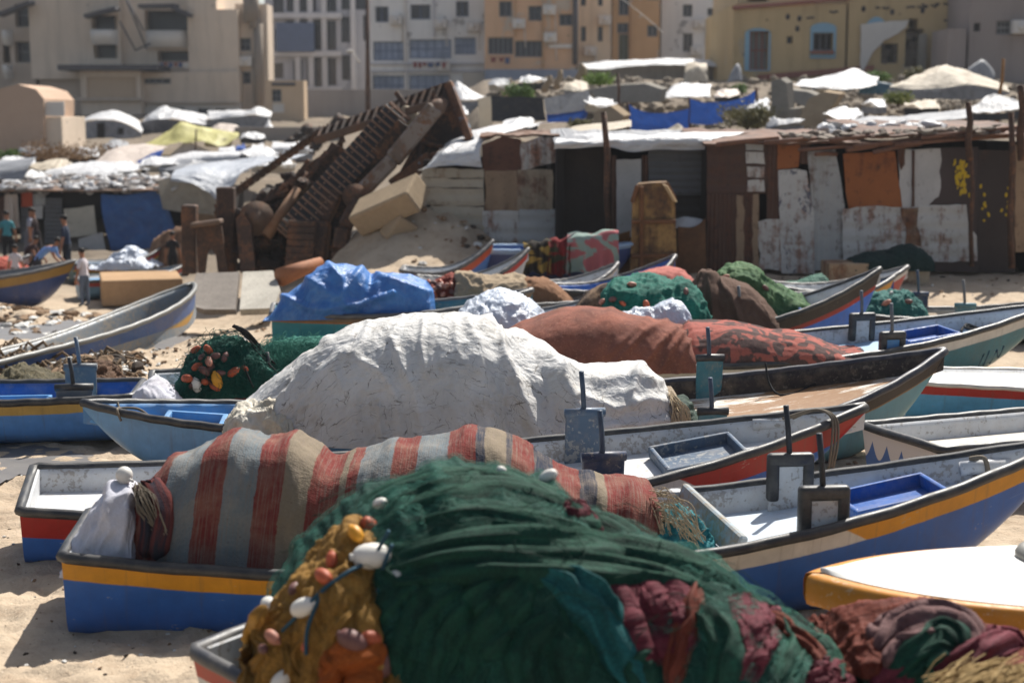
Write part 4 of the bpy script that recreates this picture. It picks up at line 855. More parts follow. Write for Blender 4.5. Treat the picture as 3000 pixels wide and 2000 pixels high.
# cut end of net and loose twine at the right end of the blanket
M_tealnet = m_net('teal_net', S(20, 84, 88), S(52, 138, 148), (3, 30)); M_twine = m_plain('pale_twine', S(170, 152, 124), .85, sc_=60)
p = Pile([(1895, 1600), (1910, 1530), (1950, 1500), (2000, 1495), (2050, 1530), (2082, 1590), (2090, 1640)], (11.35, 11.4), .3, .3, .3, 100, 70, disp=lambda *a: crumple(.1, 5, 8)(*a) + crumple(.03, 16, 9)(*a), smooth=1)
n_ = p.obj('fishing_net', M_tealnet, 'small teal net end with pale twine spilling out past the striped blanket', 'net', 'fishing nets heaped in the boats')
mb = MB(); rr = random.Random(9)
for i in range(60):
    x0 = rr.uniform(1900, 1935); y0 = rr.uniform(1430, 1560); e = rr.uniform(.2, 1)
    c = [at(x0, y0, 11.3), at(x0 + 50 * e, y0 - 12 + 30 * rr.random(), 11.15), at(x0 + 110 * e, y0 + 30 + 40 * rr.random(), 11.1), at(x0 + 150 * e + rr.uniform(-30, 20), y0 + 90 + 50 * rr.random(), 11.15), at(x0 + 140 * e + rr.uniform(-50, 30), y0 + 120 + 60 * rr.random(), 11.2)]
    mb.tube([Vector(q) for q in crom(c, 18)], rr.choice([.0025, .0035, .0045]), 5, cap=False)
o_ = mb.build('twine', M_twine, n_); o_.matrix_parent_inverse = Matrix.Translation(-n_.location)
# the same at the right end of the white tarp
p = Pile([(1945, 1290), (1960, 1190), (2000, 1180), (2030, 1215), (2052, 1260), (2058, 1300)], (15.9, 15.9), .4, .3, .5, 80, 50, disp=lambda *a: crumple(.1, 5, 18)(*a) + crumple(.03, 16, 9)(*a), smooth=1)
n_ = p.obj('fishing_net', m_net('dark_green_net', S(22, 52, 50), S(84, 96, 84), (3, 30)), 'dark net with tangled straw coloured twine sticking out beside the white tarp', 'net', 'fishing nets heaped in the boats')
mb = MB(); rr = random.Random(19)
for i in range(130):
    x0 = rr.uniform(1948, 1972); y0 = rr.uniform(1140, 1260); e = rr.uniform(.15, 1)
    c = [at(x0, y0, 15.75), at(x0 + 22 * e, y0 + 8 + 25 * rr.random(), 15.5), at(x0 + 55 * e, y0 + 40 + 45 * rr.random(), 15.4), at(x0 + 75 * e + rr.uniform(-25, 12), min(1300, y0 + 90 + 60 * rr.random()), 15.45)]
    mb.tube([Vector(q) for q in crom(c, 14)], rr.choice([.004, .005, .007]), 5, cap=False)
o_ = mb.build('twine', M_twine, n_); o_.matrix_parent_inverse = Matrix.Translation(-n_.location)
# white sack with its float
def sack_disp(U, V, x, v, P): return crumple(.035, 3.5, 13)(U, V, x, v, P) + creases(P, None, [([(330, 1420), (310, 1500), (260, 1600)], .03, 14), ([(370, 1440), (370, 1520), (350, 1610)], .03, 14), ([(300, 1450), (280, 1520), (235, 1590)], -.02, 10)])
M_sackw = m_cloth('white_cotton', lambda g, uv: g.mix(g.ramp(g.noise(uv, 3, 5, .6), [(.4, 0), (.7, 1)]), S(205, 205, 214), S(186, 184, 190)), 160, .08, .7)
p = Pile([(212, 1640), (226, 1590), (244, 1545), (268, 1500), (290, 1462), (312, 1432), (340, 1416), (368, 1414), (396, 1430), (412, 1475), (418, 1545), (418, 1640)], (10.95, 10.95), .36, .32, .42, 140, 80, disp=sack_disp, e=.75, smooth=2)
p.obj('cloth_sack', M_sackw, 'white cloth sack tied below a white float at the boat stern', 'sack')
FL_W = m_plain('float_white', S(214, 210, 202), .45, var=.12); FL_O = m_plain('float_orange', S(184, 90, 58), .55, var=.5, sc_=14); FL_P = m_plain('float_pink', S(190, 130, 110), .55, var=.45, sc_=14); FL_Y = m_plain('float_yellow', S(218, 152, 44), .45, var=.2); FL_B = m_plain('float_brown', S(120, 82, 76), .55, var=.4)
mb = MB(); c = at(364, 1392, 10.9); mb.ell(c, (.062, .062, .066), None, 18, 12); mb.tube([c + Vector((.04, -.03, -.02)), c + Vector((.075, -.045, -.035))], .012, 8); mb.build('float_ball', FL_W, label='round white float sitting on top of the white cloth sack', cat='float')
# ---- orange and flowered blankets
def orange_fn(g, uv):
    x, y, _ = g.sep(uv); n = g.noise(uv, 2.2, 5, .6)
    col = g.mix(g.ramp(n, [(.35, 0), (.65, 1)]), S(142, 90, 75), S(110, 73, 64))
    sp = g.m('MULTIPLY', g.ramp(g.vor(g.map(uv, (1, .8, 1)), 3.6, 'F1', 'Distance', .5), [(.26, 1), (.3, 0)]), g.ramp(g.m('ABSOLUTE', g.m('SUBTRACT', y, .22)), [(.12, 1), (.2, 0)]))
    col = g.mix(g.m('MULTIPLY', sp, .85), col, S(110, 84, 70))
    return g.mix(g.m('MULTIPLY', g.ramp(g.noise(uv, 30, 3), [(.58, 0), (.7, 1)]), .3), col, S(200, 150, 120))
def orange_disp(U, V, x, v, P):
    L = [([(1990, 960), (1930, 1010), (1870, 1080)], .05, 9), ([(2005, 975), (1960, 1030), (1930, 1090)], .05, 9), ([(1950, 945), (1880, 980), (1800, 1060)], .045, 10), ([(1900, 935), (1850, 980), (1780, 1040)], .03, 12), ([(1790, 912), (1770, 980), (1740, 1050)], .03, 16), ([(2015, 1000), (1990, 1050), (1980, 1100)], .05, 9)]
    return .05 * fbm(U * 1.2, V * 1.2, 8, 3) + .025 * ridged(U * 2.6 + V * 1.5, V * .7, 9, 3) * ss(.5, .95, x) + .006 * fbm(U * 16, V * 16, 3, 3) + creases(P, None, L)
p = Pile([(1468, 1010), (1490, 975), (1530, 950), (1580, 928), (1640, 908), (1700, 902), (1790, 910), (1850, 925), (1900, 932), (1950, 942), (1990, 958), (2012, 985), (2020, 1090)], (19.5, 19.9), .85, .8, .5, 220, 120, disp=orange_disp, e=.7)
p.obj('fleece_blanket', m_cloth('orange_fleece', orange_fn, 70, .03), 'rust orange fleece blanket with dark spots along its ridge', 'blanket')
def flower_fn(g, uv):
    n = g.noise(g.map(uv, (1, 1, 1)), 2.6, 2, .5, 1.6); vd = g.vor(g.map(uv, (1, 1.3, 1)), 2.1, 'F1', 'Position')
    sv = g.node('ShaderNodeVectorMath', operation='SUBTRACT'); g.put(sv.inputs[0], g.map(uv, (2.1, 2.73, 1))); g.put(sv.inputs[1], vd)
    x, y, _ = g.sep(g.map(sv.outputs[0], (1, 1, 1)))
    ang = g.m('ARCTAN2', y, x); rad = g.m('SQRT', g.m('ADD', g.m('MULTIPLY', x, x), g.m('MULTIPLY', y, y)))
    pet = g.m('SUBTRACT', rad, g.m('ADD', .3, g.m('MULTIPLY', g.m('SINE', g.m('MULTIPLY', ang, 6)), .13)))
    fl = g.ramp(pet, [(.0, 1), (.05, 0)]); lv = g.ramp(n, [(.5, 0), (.54, 1)])
    f = g.m('MAXIMUM', fl, lv); w = g.noise(uv, 24, 3, .7)
    col = g.mix(f, S(78, 64, 62), S(156, 90, 80)); return g.mix(g.m('MULTIPLY', g.ramp(w, [(.4, 0), (.7, 1)]), .3), col, S(130, 92, 84))
def flower_disp(U, V, x, v, P): return .04 * fbm(U * 1.3, V * 1.2, 18, 3) + .02 * ridged(U * 1.2, V * 2.6, 19, 3) + .006 * fbm(U * 16, V * 16, 3, 3)
p = Pile([(1985, 1080), (1992, 975), (2020, 948), (2080, 942), (2140, 944), (2200, 952), (2260, 965), (2330, 975), (2400, 1000), (2470, 1030), (2510, 1046), (2530, 1085)], (19.95, 20.4), .8, .7, .55, 200, 100, disp=flower_disp, e=.75)
p.obj('flowered_blanket', m_cloth('flower_fleece', flower_fn, 70, .03), 'dark blanket with pale red flowers tapering to the right', 'blanket')
# ---- shiny white tarps
def shiny(seed): return lambda U, V, x, v, P: crumple(.06, 2.4, seed)(U, V, x, v, P) + crumple(.03, 6, seed + 2)(U, V, x, v, P)
M_shiny = m_plastic('shiny_white_sheet', S(206, 212, 222), S(186, 196, 212), 1.3, .1, .38, .15)
p = Pile([(1325, 965), (1340, 925), (1370, 888), (1420, 860), (1470, 848), (1520, 862), (1560, 890), (1590, 925), (1600, 960)], (21.6, 21.7), .8, .7, .4, 140, 80, disp=shiny(4), e=.85)
p.obj('plastic_sheet', M_shiny, 'rounded shiny white plastic sheet behind the cracked white tarp', 'plastic sheet')
p = Pile([(1800, 935), (1830, 915), (1880, 910), (1920, 905), (1945, 890), (1970, 880), (1995, 890), (2010, 915), (2026, 950)], (21.0, 20.9), .35, .35, .6, 130, 60, disp=shiny(14), e=.8)
p.obj('plastic_sheet', M_shiny, 'crumpled shiny white sheet behind the orange blanket', 'plastic sheet')
# ---- blue tarp
def blue_disp(U, V, x, v, P):
    L = [([(900, 815), (960, 860), (1050, 900)], .06, 14), ([(960, 770), (1000, 820), (1010, 900)], .05, 10), ([(1060, 785), (1020, 840), (960, 890)], .05, 11), ([(1100, 805), (1180, 835), (1250, 860)], .06, 10), ([(1090, 805), (1080, 860), (1060, 910)], -.05, 13), ([(830, 870), (900, 900), (1000, 915)], .06, 10), ([(1150, 860), (1050, 890), (950, 900)], .08, 10)]
    return crumple(.04, 1.0, 33, (1, .8))(U, V, x, v, P) + crumple(.014, 3, 35)(U, V, x, v, P) + creases(P, None, L)
p = Pile([(788, 985), (796, 925), (830, 870), (870, 840), (900, 820), (925, 788), (960, 772), (1010, 774), (1060, 788), (1095, 804), (1150, 800), (1200, 810), (1245, 830), (1262, 852), (1268, 920)], (24.2, 24.7), .62, .62, .56, 260, 120, disp=blue_disp, e=.62, smooth=1)
p.obj('blue_tarp', m_plastic('blue_sheet', S(72, 130, 194), S(50, 102, 172), 1., .12, .45, .25, S(140, 160, 186)), 'bright blue tarp bunched over the teal boat', 'tarp')
# ---- nets and cloths in the boats further back
def netd(k=.1, s=2.5, seed=1): return lambda U, V, x, v, P: crumple(k, s, seed)(U, V, x, v, P) + crumple(k * .4, s * 3, seed + 1)(U, V, x, v, P)
M_redn = m_net('red_net', S(92, 30, 26), S(150, 64, 48), (4, 30)); M_beige = m_cloth('beige_canvas', lambda g, uv: g.mix(g.noise(uv, 3, 5), S(168, 150, 126), S(140, 124, 104)), 70)
M_brownc = m_cloth('brown_canvas', lambda g, uv: g.mix(g.noise(uv, 3, 5), S(140, 104, 78), S(112, 82, 62)), 70)
def heap(name, label, cat, top, d, mat, hwf=.5, hwb=.5, zb=.4, k=.08, s=2.5, seed=1, e=.75, grp=None, nu=130, nv=70):
    p = Pile(top, d, hwf, hwb, zb, nu, nv, disp=netd(k, s, seed), e=e, smooth=1); o = p.obj(name, mat, label, cat, grp); return o, p.bvh
GN = 'fishing nets heaped in the boats'
def kids(o, mb, name, mat):
    c = mb.build(name, mat, o); c.matrix_parent_inverse = Matrix.Translation(-o.location); return c
def pfloats(o, bvh, spots, mats, d, r, ln, seed=3):
    r *= .8; ln *= .82; n0 = set(bpy.data.objects); floats(o, bvh, spots, mats, d, r, ln, 'net_float', seed)
    for q in set(bpy.data.objects) - n0: q.matrix_parent_inverse = Matrix.Translation(-o.location)
FM = [FL_O, FL_P, FL_W, FL_Y, FL_B]
o, bv = heap('fishing_net', 'dark red net with orange floats beside beige cloth', 'net', [(1232, 890), (1240, 862), (1260, 840), (1285, 818), (1320, 802), (1345, 815), (1352, 890)], (26.3, 26.3), M_redn, .5, .4, .45, .09, 5, 41, grp=GN)
rr = random.Random(4); pfloats(o, bv, [(rr.uniform(1248, 1340), rr.uniform(825, 885), rr.choice([0, 0, 1, 4]), 1) for _ in range(26)], FM, 25.9, .05, .075)
heap('canvas_cover', 'beige canvas folded over the net next to the red net', 'cover', [(1330, 905), (1338, 802), (1375, 804), (1430, 815), (1480, 812), (1530, 816), (1550, 860), (1560, 895)], (26.2, 26.3), M_beige, .55, .45, .45, .09, 2.2, 51)
heap('canvas_cover', 'brown fleece cover lying right of the beige canvas', 'cover', [(1505, 880), (1525, 818), (1565, 811), (1605, 820), (1640, 845), (1665, 872), (1678, 892)], (26.4, 26.4), M_brownc, .55, .45, .45, .06, 2.5, 61)
o, bv = heap('fishing_net', 'bright sea green net with orange floats behind the orange blanket', 'net', [(1762, 920), (1770, 870), (1795, 835), (1830, 822), (1870, 816), (1920, 812), (1965, 824), (2010, 826), (2045, 845), (2060, 900)], (22.0, 22.2), m_net('sea_green_net', S(10, 72, 62), S(36, 122, 106), (4, 26)), .7, .6, .4, .11, 2.2, 71, grp=GN)
pfloats(o, bv, [(1850, 836, 1, 1), (1895, 896, 0, 1.2), (1768, 885, 1, 1), (1760, 900, 2, 1), (1798, 876, 4, 1), (1825, 890, 0, .8), (2010, 855, 4, .9)], FM, 21.6, .05, .08)
heap('fleece_blanket', 'dark brown patterned fleece left of the sea green net', 'blanket', [(1672, 930), (1690, 895), (1722, 860), (1765, 833), (1800, 828), (1830, 850), (1840, 920)], (22.5, 22.4), m_cloth('brown_fleece', lambda g, uv: g.mix(g.ramp(g.noise(uv, 2.4, 5, .6), [(.45, 0), (.6, 1)]), S(58, 48, 44), S(120, 98, 78)), 70), .6, .5, .4, .05, 2.5, 81)
heap('fleece_blanket', 'faded pink blanket humped behind the sea green net', 'blanket', [(1838, 850), (1850, 812), (1900, 795), (1955, 784), (1995, 790), (2028, 812), (2045, 840), (2050, 870)], (27.6, 27.8), m_cloth('pink_fleece', lambda g, uv: g.mix(g.noise(uv, 3, 5), S(188, 118, 108), S(160, 100, 92)), 70), .6, .5, .4, .05, 2, 91)
M_brn2 = m_cloth('taupe_canvas', lambda g, uv: g.mix(g.noise(uv, 3, 5), S(104, 82, 70), S(80, 62, 54)), 70)
o, bv = heap('fishing_net', 'olive and green net heaped behind the taupe cloth', 'net', [(2085, 880), (2105, 805), (2140, 784), (2180, 783), (2220, 800), (2260, 832), (2310, 858), (2345, 876), (2360, 910)], (23.9, 23.8), m_net('olive_green_net', S(30, 84, 54), S(92, 118, 74), (4, 26)), .6, .5, .45, .1, 2.4, 101, grp=GN)
pfloats(o, bv, [(2128, 812, 1, 1), (2240, 845, 4, .9)], FM, 23.4, .05, .08)
def taupe_disp(U, V, x, v, P):
    L = [([(2070, 805), (2050, 870), (2040, 940)], .07, 8), ([(2080, 810), (2090, 880), (2090, 950)], .05, 8), ([(2090, 812), (2140, 870), (2170, 940)], .05, 9), ([(2060, 810), (2020, 860), (2000, 900)], .06, 9)]
    return netd(.05, 2.2, 111)(U, V, x, v, P) + creases(P, None, L)
p = Pile([(1995, 915), (2012, 880), (2040, 838), (2066, 806), (2080, 796), (2095, 808), (2150, 822), (2190, 840), (2230, 875), (2262, 915)], (23.3, 23.0), .75, .4, .3, 150, 80, disp=taupe_disp, e=.75, smooth=1)
o = p.obj('canvas_cover', M_brn2, 'taupe cloth gathered to a knot over a green net', 'cover')
mb = MB(); c = at(2076, 806, 23.1); mb.ell(c, (.09, .08, .1), None, 10, 8); mb.tube([c, c + Vector((-.12, -.05, .02)), c + Vector((-.16, -.08, -.1))], [.05, .06, .03], 8); kids(o, mb, 'knot', M_brn2)
o, bv = heap('fishing_net', 'small teal net lying in the low boat beside the oarlock boards', 'net', [(2515, 902), (2530, 880), (2570, 862), (2610, 855), (2650, 856), (2675, 878), (2692, 900)], (25.6, 25.5), m_net('teal_net_b', S(22, 84, 80), S(58, 120, 112), (4, 26)), .6, .5, .2, .09, 3, 121, grp=GN)
pfloats(o, bv, [(2600, 888, 1, 1.1), (2612, 862, 2, .9), (2662, 886, 4, 1)], FM, 25, .05, .09)
heap('fishing_net', 'dark green net spread on top of the rusty box by the shack', 'net', [(2490, 762), (2530, 745), (2590, 738), (2640, 722), (2670, 718), (2700, 735), (2720, 752)], (31.8, 31.7), m_net('black_green_net', S(14, 34, 36), S(28, 58, 56), (4, 26)), .5, .4, .58, .05, 3, 131, grp=GN)
heap('fishing_net', 'thin green net trailing on the sand before the shack', 'net', [(2270, 838), (2300, 830), (2340, 822), (2380, 806), (2410, 802), (2425, 825)], (30.2, 30.0), m_net('thin_green_net', S(30, 84, 72), S(96, 130, 116), (4, 26)), .5, .3, .02, .04, 3, 141, grp=GN)
heap('fishing_net', 'coral red net piled on the white boat at the far left', 'net', [(-60, 790), (-40, 760), (10, 752), (50, 765), (78, 795)], (40.6, 40.6), m_net('coral_net', S(150, 62, 50), S(186, 96, 78), (4, 26)), .6, .5, -.4, .08, 2, 151, grp=GN)
o, bv = heap('plastic_sheet', 'silver tarp bunched over nets on the green boat near the boys', 'plastic sheet', [(285, 800), (310, 770), (345, 745), (370, 726), (395, 728), (420, 748), (450, 775), (470, 802)], (42.2, 42.6), M_shiny, .8, .6, -.4, .16, 1.7, 161)
# ---- green net with floats on the dark red boat
def gn_disp(U, V, x, v, P): return crumple(.08, 2.6, 171)(U, V, x, v, P) + crumple(.04, 8, 173)(U, V, x, v, P) + .012 * fbm(U * 26, V * 26, 175, 3)
M_gn = m_net('green_net_mid', S(12, 58, 52), S(36, 104, 90), (6, 34), bumpk=1.3)
p = Pile([(528, 1165), (538, 1120), (556, 1066), (582, 1030), (615, 1000), (650, 985), (690, 988), (722, 1010), (762, 1040), (805, 1060), (825, 1130)], (17.6, 17.9), .5, .45, .5, 240, 120, disp=gn_disp, e=.75, smooth=1)
o = p.obj('fishing_net', M_gn, 'green net heap covered with orange and pink floats on the dark red boat', 'net', GN); bv = p.bvh
mb = MB(); strands(mb, bv, (530, 980, 810, 1150), 420, 17.3, .0028, .35, 7, .025, lift=.006); kids(o, mb, 'loose_twine', M_gn)
pfloats(o, bv, [(578, 1027, 0, 1), (607, 1027, 0, 1.1), (630, 1043, 4, 1), (610, 1062, 1, 1.1), (576, 1073, 0, 1.1), (597, 1085, 4, 1.1), (612, 1082, 4, 1.1), (552, 1112, 0, 1.2), (580, 1128, 2, 1.35), (638, 1112, 3, 1.45), (600, 1118, 0, 1), (685, 1092, 0, 1.1), (630, 1132, 0, 1), (560, 1128, 4, .9), (716, 1078, 0, .7), (648, 1094, 4, .9), (660, 1046, 4, .9), (590, 1046, 4, .8)], FM, 17.3, .052, .085)
mb = MB()
for k in range(9):
    c = [(682 + k * 3, 962 + k), (700 + 4 * k, 972 + 2 * k), (730 + 5 * k, 1000 + 4 * k), (760 + 5 * k, 1030 + 5 * k), (800 + 3 * k, 1050 + 5 * k)]
    pts = [hit(bv, a, b, 17.5)[0] + Vector((0, -.04, .03 + .012 * (k % 3))) for a, b in c]; mb.tube([Vector(q) for q in crom(pts, 22)], .011, 6)
for c in ([(700, 985), (720, 1080), (745, 1140)], [(735, 1010), (780, 1060), (842, 1118)], [(560, 1050), (600, 1100), (640, 1140)]):
    mb.tube([Vector(q) for q in crom([hit(bv, a, b, 17.4)[0] + Vector((0, -.04, .02)) for a, b in c], 14)], .009, 6)
kids(o, mb, 'dark_rope', ROPED)
p = Pile([(725, 1130), (750, 1055), (800, 1012), (845, 996), (890, 990), (930, 992), (968, 1002), (1000, 1050), (1010, 1130)], (18.2, 18.4), .55, .5, .5, 200, 100, disp=gn_disp, e=.8, smooth=1)
o = p.obj('fishing_net', m_net('green_net_mid_b', S(24, 88, 80), S(70, 146, 128), (6, 34), bumpk=1.3), 'fluffy lighter green net right of the float covered heap', 'net', GN); bv = p.bvh
mb = MB(); strands(mb, bv, (760, 1010, 990, 1120), 700, 18, .0028, .38, 8, .035, lift=.006); kids(o, mb, 'loose_twine', m_net('green_net_strand', S(40, 110, 98), S(90, 160, 140), (6, 34)))
p = Pile([(380, 1190), (395, 1160), (420, 1130), (445, 1112), (470, 1118), (490, 1140), (510, 1150), (530, 1180)], (17.1, 17.1), .35, .3, .42, 90, 50, disp=shiny(24), e=.8)
p.obj('plastic_sack', M_sackw, 'white plastic sack slumped between the blue stern and the dark red boat', 'sack')

heap('fishing_net', 'old olive brown net dumped on the sand at the far left', 'net', [(-30, 1160), (-10, 1110), (30, 1090), (80, 1085), (130, 1098), (180, 1120), (215, 1160)], (19.2, 19.0), m_net('old_olive_net', S(52, 52, 38), S(110, 100, 76), (4, 26)), .7, .5, 0, .12, 3, 501, grp=GN)
heap('fishing_net', 'brown rag and net clump on the sand beside the leaning boards', 'net', [(235, 1120), (255, 1075), (285, 1058), (310, 1072), (335, 1100), (350, 1125)], (20.2, 20.1), m_net('old_brown_net', S(66, 48, 38), S(122, 92, 70), (4, 26)), .4, .4, 0, .1, 4, 511, grp=GN)
# ---------------------------------------------------------------- foreground net heap
NG1, NG2 = S(7, 31, 27), S(28, 80, 66)
M_fg = m_net('green_net_near', NG1, NG2, (2.5, 26), .1, .8, 1.2); M_fg2 = m_net('green_net_near_b', S(8, 36, 29), S(30, 82, 64), (2.5, 26), .1, .8, 1.2); M_fteal = m_net('teal_net_near', S(12, 56, 58), S(34, 104, 104), (2.5, 30), .1, .8)
M_fmar = m_net('maroon_net_near', S(66, 20, 30), S(118, 48, 60), (2.5, 20), .12, .8); M_fbrn = m_net('brown_red_net_near', S(84, 34, 24), S(122, 58, 40), (2.5, 20), .12, .8); M_fpnk = m_net('dusty_pink_net_near', S(86, 60, 60), S(132, 98, 96), (2.5, 20), .12, .8)
M_foch = m_net('ochre_net_near', S(112, 78, 28), S(166, 126, 62), (3, 22), .12, .9); M_forg = m_net('orange_net_near', S(120, 52, 14), S(172, 92, 36), (3, 22), .12, .9)
def fg_disp(U, V, x, v, P):
    a = U * .9 + .25 * V; b = V * .55
    return .09 * fbm(a, b, 201, 3) + .10 * ridged(a * 1.6 + .6 * fbm(a, b, 205, 2), b * .7, 203, 4) + .03 * ridged(a * 6 + fbm(a * 2, b * 2, 206, 2), b * 1.6, 204, 3) + .008 * fbm(U * 22, V * 22, 207, 2)
top = [(760, 1985), (790, 1880), (812, 1795), (840, 1715), (880, 1640), (920, 1585), (970, 1532), (1020, 1498), (1100, 1452), (1180, 1424), (1250, 1402), (1330, 1386), (1400, 1390), (1470, 1405), (1550, 1420), (1620, 1440), (1690, 1486), (1760, 1540), (1840, 1590), (1920, 1635), (2050, 1690), (2130, 1738), (2190, 1800), (2260, 1830), (2330, 1890), (2410, 1960), (2500, 2030), (2600, 2110), (2700, 2190)]
p = Pile(top, (9.0, 7.9), [(0, .5), (.2, 1.0), (1, .8)], [(0, .4), (.3, .8), (1, .7)], .4, 420, 200, disp=fg_disp, e=.82, smooth=3)
FG = p.obj('fishing_net', M_fg, 'big dark green net heap in front nearest the camera', 'net', GN); bv = p.bvh
rr = random.Random(21); mb = MB(); mt = MB()
main = [([(1110, 1640), (1350, 1590), (1600, 1590), (1850, 1615), (2080, 1680), (2222, 1752)], .3, .10), ([(1060, 1560), (1250, 1450), (1500, 1430), (1700, 1500), (1900, 1590)], .3, .07), ([(1010, 1500), (1150, 1430), (1330, 1385), (1500, 1400), (1650, 1450)], .24, .06),
        ([(1090, 1700), (1250, 1660), (1450, 1650), (1700, 1668), (1950, 1700), (2120, 1745)], .26, .10), ([(1150, 1560), (1330, 1510), (1520, 1520), (1720, 1570), (1900, 1620)], .2, .07),
        ([(1560, 1680), (1500, 1760), (1420, 1880), (1380, 2030)], .26, .10), ([(1480, 1690), (1380, 1780), (1300, 1900), (1270, 2030)], .24, .10), ([(1370, 1690), (1250, 1780), (1190, 1900), (1170, 2030)], .24, .09), ([(1250, 1690), (1150, 1760), (1120, 1850)], .2, .08),
        ([(1640, 1800), (1560, 1880), (1540, 1960), (1600, 2040)], .22, .1), ([(1700, 1840), (1660, 1920), (1690, 2040)], .2, .1), ([(1180, 1640), (1130, 1680), (1180, 1720), (1300, 1700), (1420, 1680)], .16, .08),
        ([(2020, 1770), (2110, 1850), (2120, 1950), (2060, 2040)], .2, .1), ([(2240, 1790), (2320, 1880), (2280, 2000)], .16, .09), ([(2350, 1850), (2420, 1930), (2440, 2040)], .2, .1), ([(1900, 1900), (1860, 1960), (1900, 2040)], .25, .1)]
for c, w_, h_ in main: swag(mb, bv, c, w_, h_, 7.8, 40, 3, 0, rr.uniform(0, 6), .3, seg=18)
for i in range(18):
    x0 = rr.uniform(1040, 1700); y0 = 1400 + abs(x0 - 1350) * .25 + rr.uniform(0, 120); dx = rr.uniform(180, 420)
    swag(mb, bv, [(x0, y0), (x0 + dx * .5, y0 + dx * .04 + rr.uniform(-20, 20)), (x0 + dx, y0 + dx * .2)], rr.uniform(.1, .22), rr.uniform(.02, .045), 8, 24, 2, 0, rr.uniform(0, 6), .4, seg=12)
for i in range(22):
    x0 = rr.uniform(1080, 1760); y0 = rr.uniform(1690, 1860); sl_ = (x0 - 1560) * .25 + rr.uniform(-60, 60); ln = rr.uniform(120, 300)
    swag(mb, bv, [(x0, y0), (x0 + sl_ * .5 + rr.uniform(-20, 20), y0 + ln * .5), (x0 + sl_, y0 + ln)], rr.uniform(.1, .2), rr.uniform(.03, .07), 7.6, 24, 2, 0, rr.uniform(0, 6), .4, seg=12)
for i in range(9):
    x0 = rr.uniform(880, 1060); y0 = 1500 + (1060 - x0) * .8 + rr.uniform(-10, 40); swag(mb, bv, [(x0, y0), (x0 - 40, y0 + 70), (x0 - 75, y0 + 170)], rr.uniform(.08, .16), .05, 8.4, 20, 2, 0, rr.uniform(0, 6), .4)
kids(FG, mb, 'net_folds', M_fg2)
g = Gr('net_veil'); uv = g.co('UV'); nd = g.node('ShaderNodeTexNoise'); g.put(nd.inputs['Vector'], uv); nd.inputs['Scale'].default_value = 3; nd.inputs['Detail'].default_value = 3
va = g.node('ShaderNodeVectorMath', operation='MULTIPLY_ADD'); g.put(va.inputs[0], nd.outputs['Color']); va.inputs[1].default_value = (.16, .16, 0); g.put(va.inputs[2], g.map(uv, (1, 1, 1), (0, 0, .6)))
x, y, _ = g.sep(va.outputs[0]); ln_ = lambda q: g.step(g.m('ABSOLUTE', g.m('SINE', g.m('MULTIPLY', q, 150.))), .42, .2)
op = g.m('SUBTRACT', 1.0, g.m('MULTIPLY', ln_(x), ln_(y))); op = g.m('MULTIPLY', op, g.ramp(g.noise(uv, 1.6, 4, .6), [(.35, .0), (.65, .75)]))
g.fin(g.mix(g.noise(g.map(uv, (2, 20, 1)), 1, 5), S(22, 68, 58), S(54, 116, 100)), .8, None, spec=.2); g.put(g.b.inputs['Alpha'], op); M_veil = g.mat
V_ = p.P + Pile.normals(p.P) * (.022 + .03 * fbm(p.UV[..., 0] * 1.1, p.UV[..., 1] * .7, 301, 3) + .015 * ridged(p.UV[..., 0] * 2.5, p.UV[..., 1] * .8, 302, 3))[..., None]
mb = MB(); mb.grid(V_, p.UV); kids(FG, mb, 'net_veil', M_veil)
mb = MB(); strands(mb, bv, (900, 1400, 2180, 1990), 110, 7.8, .0022, .45, 17, .015, lift=.045, pts=10); kids(FG, mb, 'loose_twine', m_net('strand_green', S(12, 46, 36), S(30, 76, 60)))
def netbundle(label, mat, sw, d=7.6, extra=0, seg=18):
    mb = MB()
    for c, w_, h_ in sw: swag(mb, bv2 or bv, c, w_, h_, d, 40, 3, 0, rr.uniform(0, 6), .25, seg=seg)
    return mb.build('fishing_net', mat, label=label, cat='net', group=GN)
bv2 = None
netbundle('flat teal net band hanging down the front of the dark green heap', M_fteal, [([(1560, 1660), (1660, 1720), (1760, 1820), (1840, 1930), (1900, 2040)], [(0, .16), (.5, .26), (1, .3)], .12), ([(1630, 1670), (1740, 1740), (1840, 1850)], .16, .13)])
def wad(label, mat, rows, h, k, seed, s_=4):
    mb = MB(); patch(mb, bv, rows, h, 7.7, 80, 60, k, s_, seed); return mb.build('fishing_net', mat, label=label, cat='net', group=GN)
wad('maroon net wadded under the green band in the near heap', M_fmar, [[(1745, 1700), (1850, 1668), (1960, 1680), (2050, 1735)], [(1755, 1780), (1860, 1790), (1970, 1790), (2075, 1790)], [(1790, 1860), (1890, 1880), (1990, 1870), (2065, 1850)], [(1850, 1940), (1910, 1960), (1980, 1950), (2040, 1900)]], .06, .05, 401, 1.3)
wad('small dark maroon scrap of net behind the crest of the near heap', M_fmar, [[(1640, 1465), (1690, 1485), (1740, 1525)], [(1640, 1490), (1700, 1490), (1760, 1530)], [(1670, 1510), (1730, 1540), (1780, 1580)]], .06, .03, 411)
wad('dusky maroon net folded over at the right shoulder of the near heap', M_fmar, [[(2120, 1745), (2190, 1760), (2270, 1810)], [(2130, 1760), (2230, 1780), (2310, 1840)], [(2150, 1880), (2220, 1880), (2270, 1900)], [(2120, 1990), (2180, 2000), (2220, 2010)]], .06, .05, 421, 1.3)
wad('pinkish maroon net knot at the foot of the near heap', M_fmar, [[(2360, 1970), (2420, 1930), (2490, 1960)], [(2350, 2020), (2430, 2010), (2520, 2030)], [(2360, 2070), (2440, 2080), (2520, 2090)]], .08, .05, 431, 1.4)
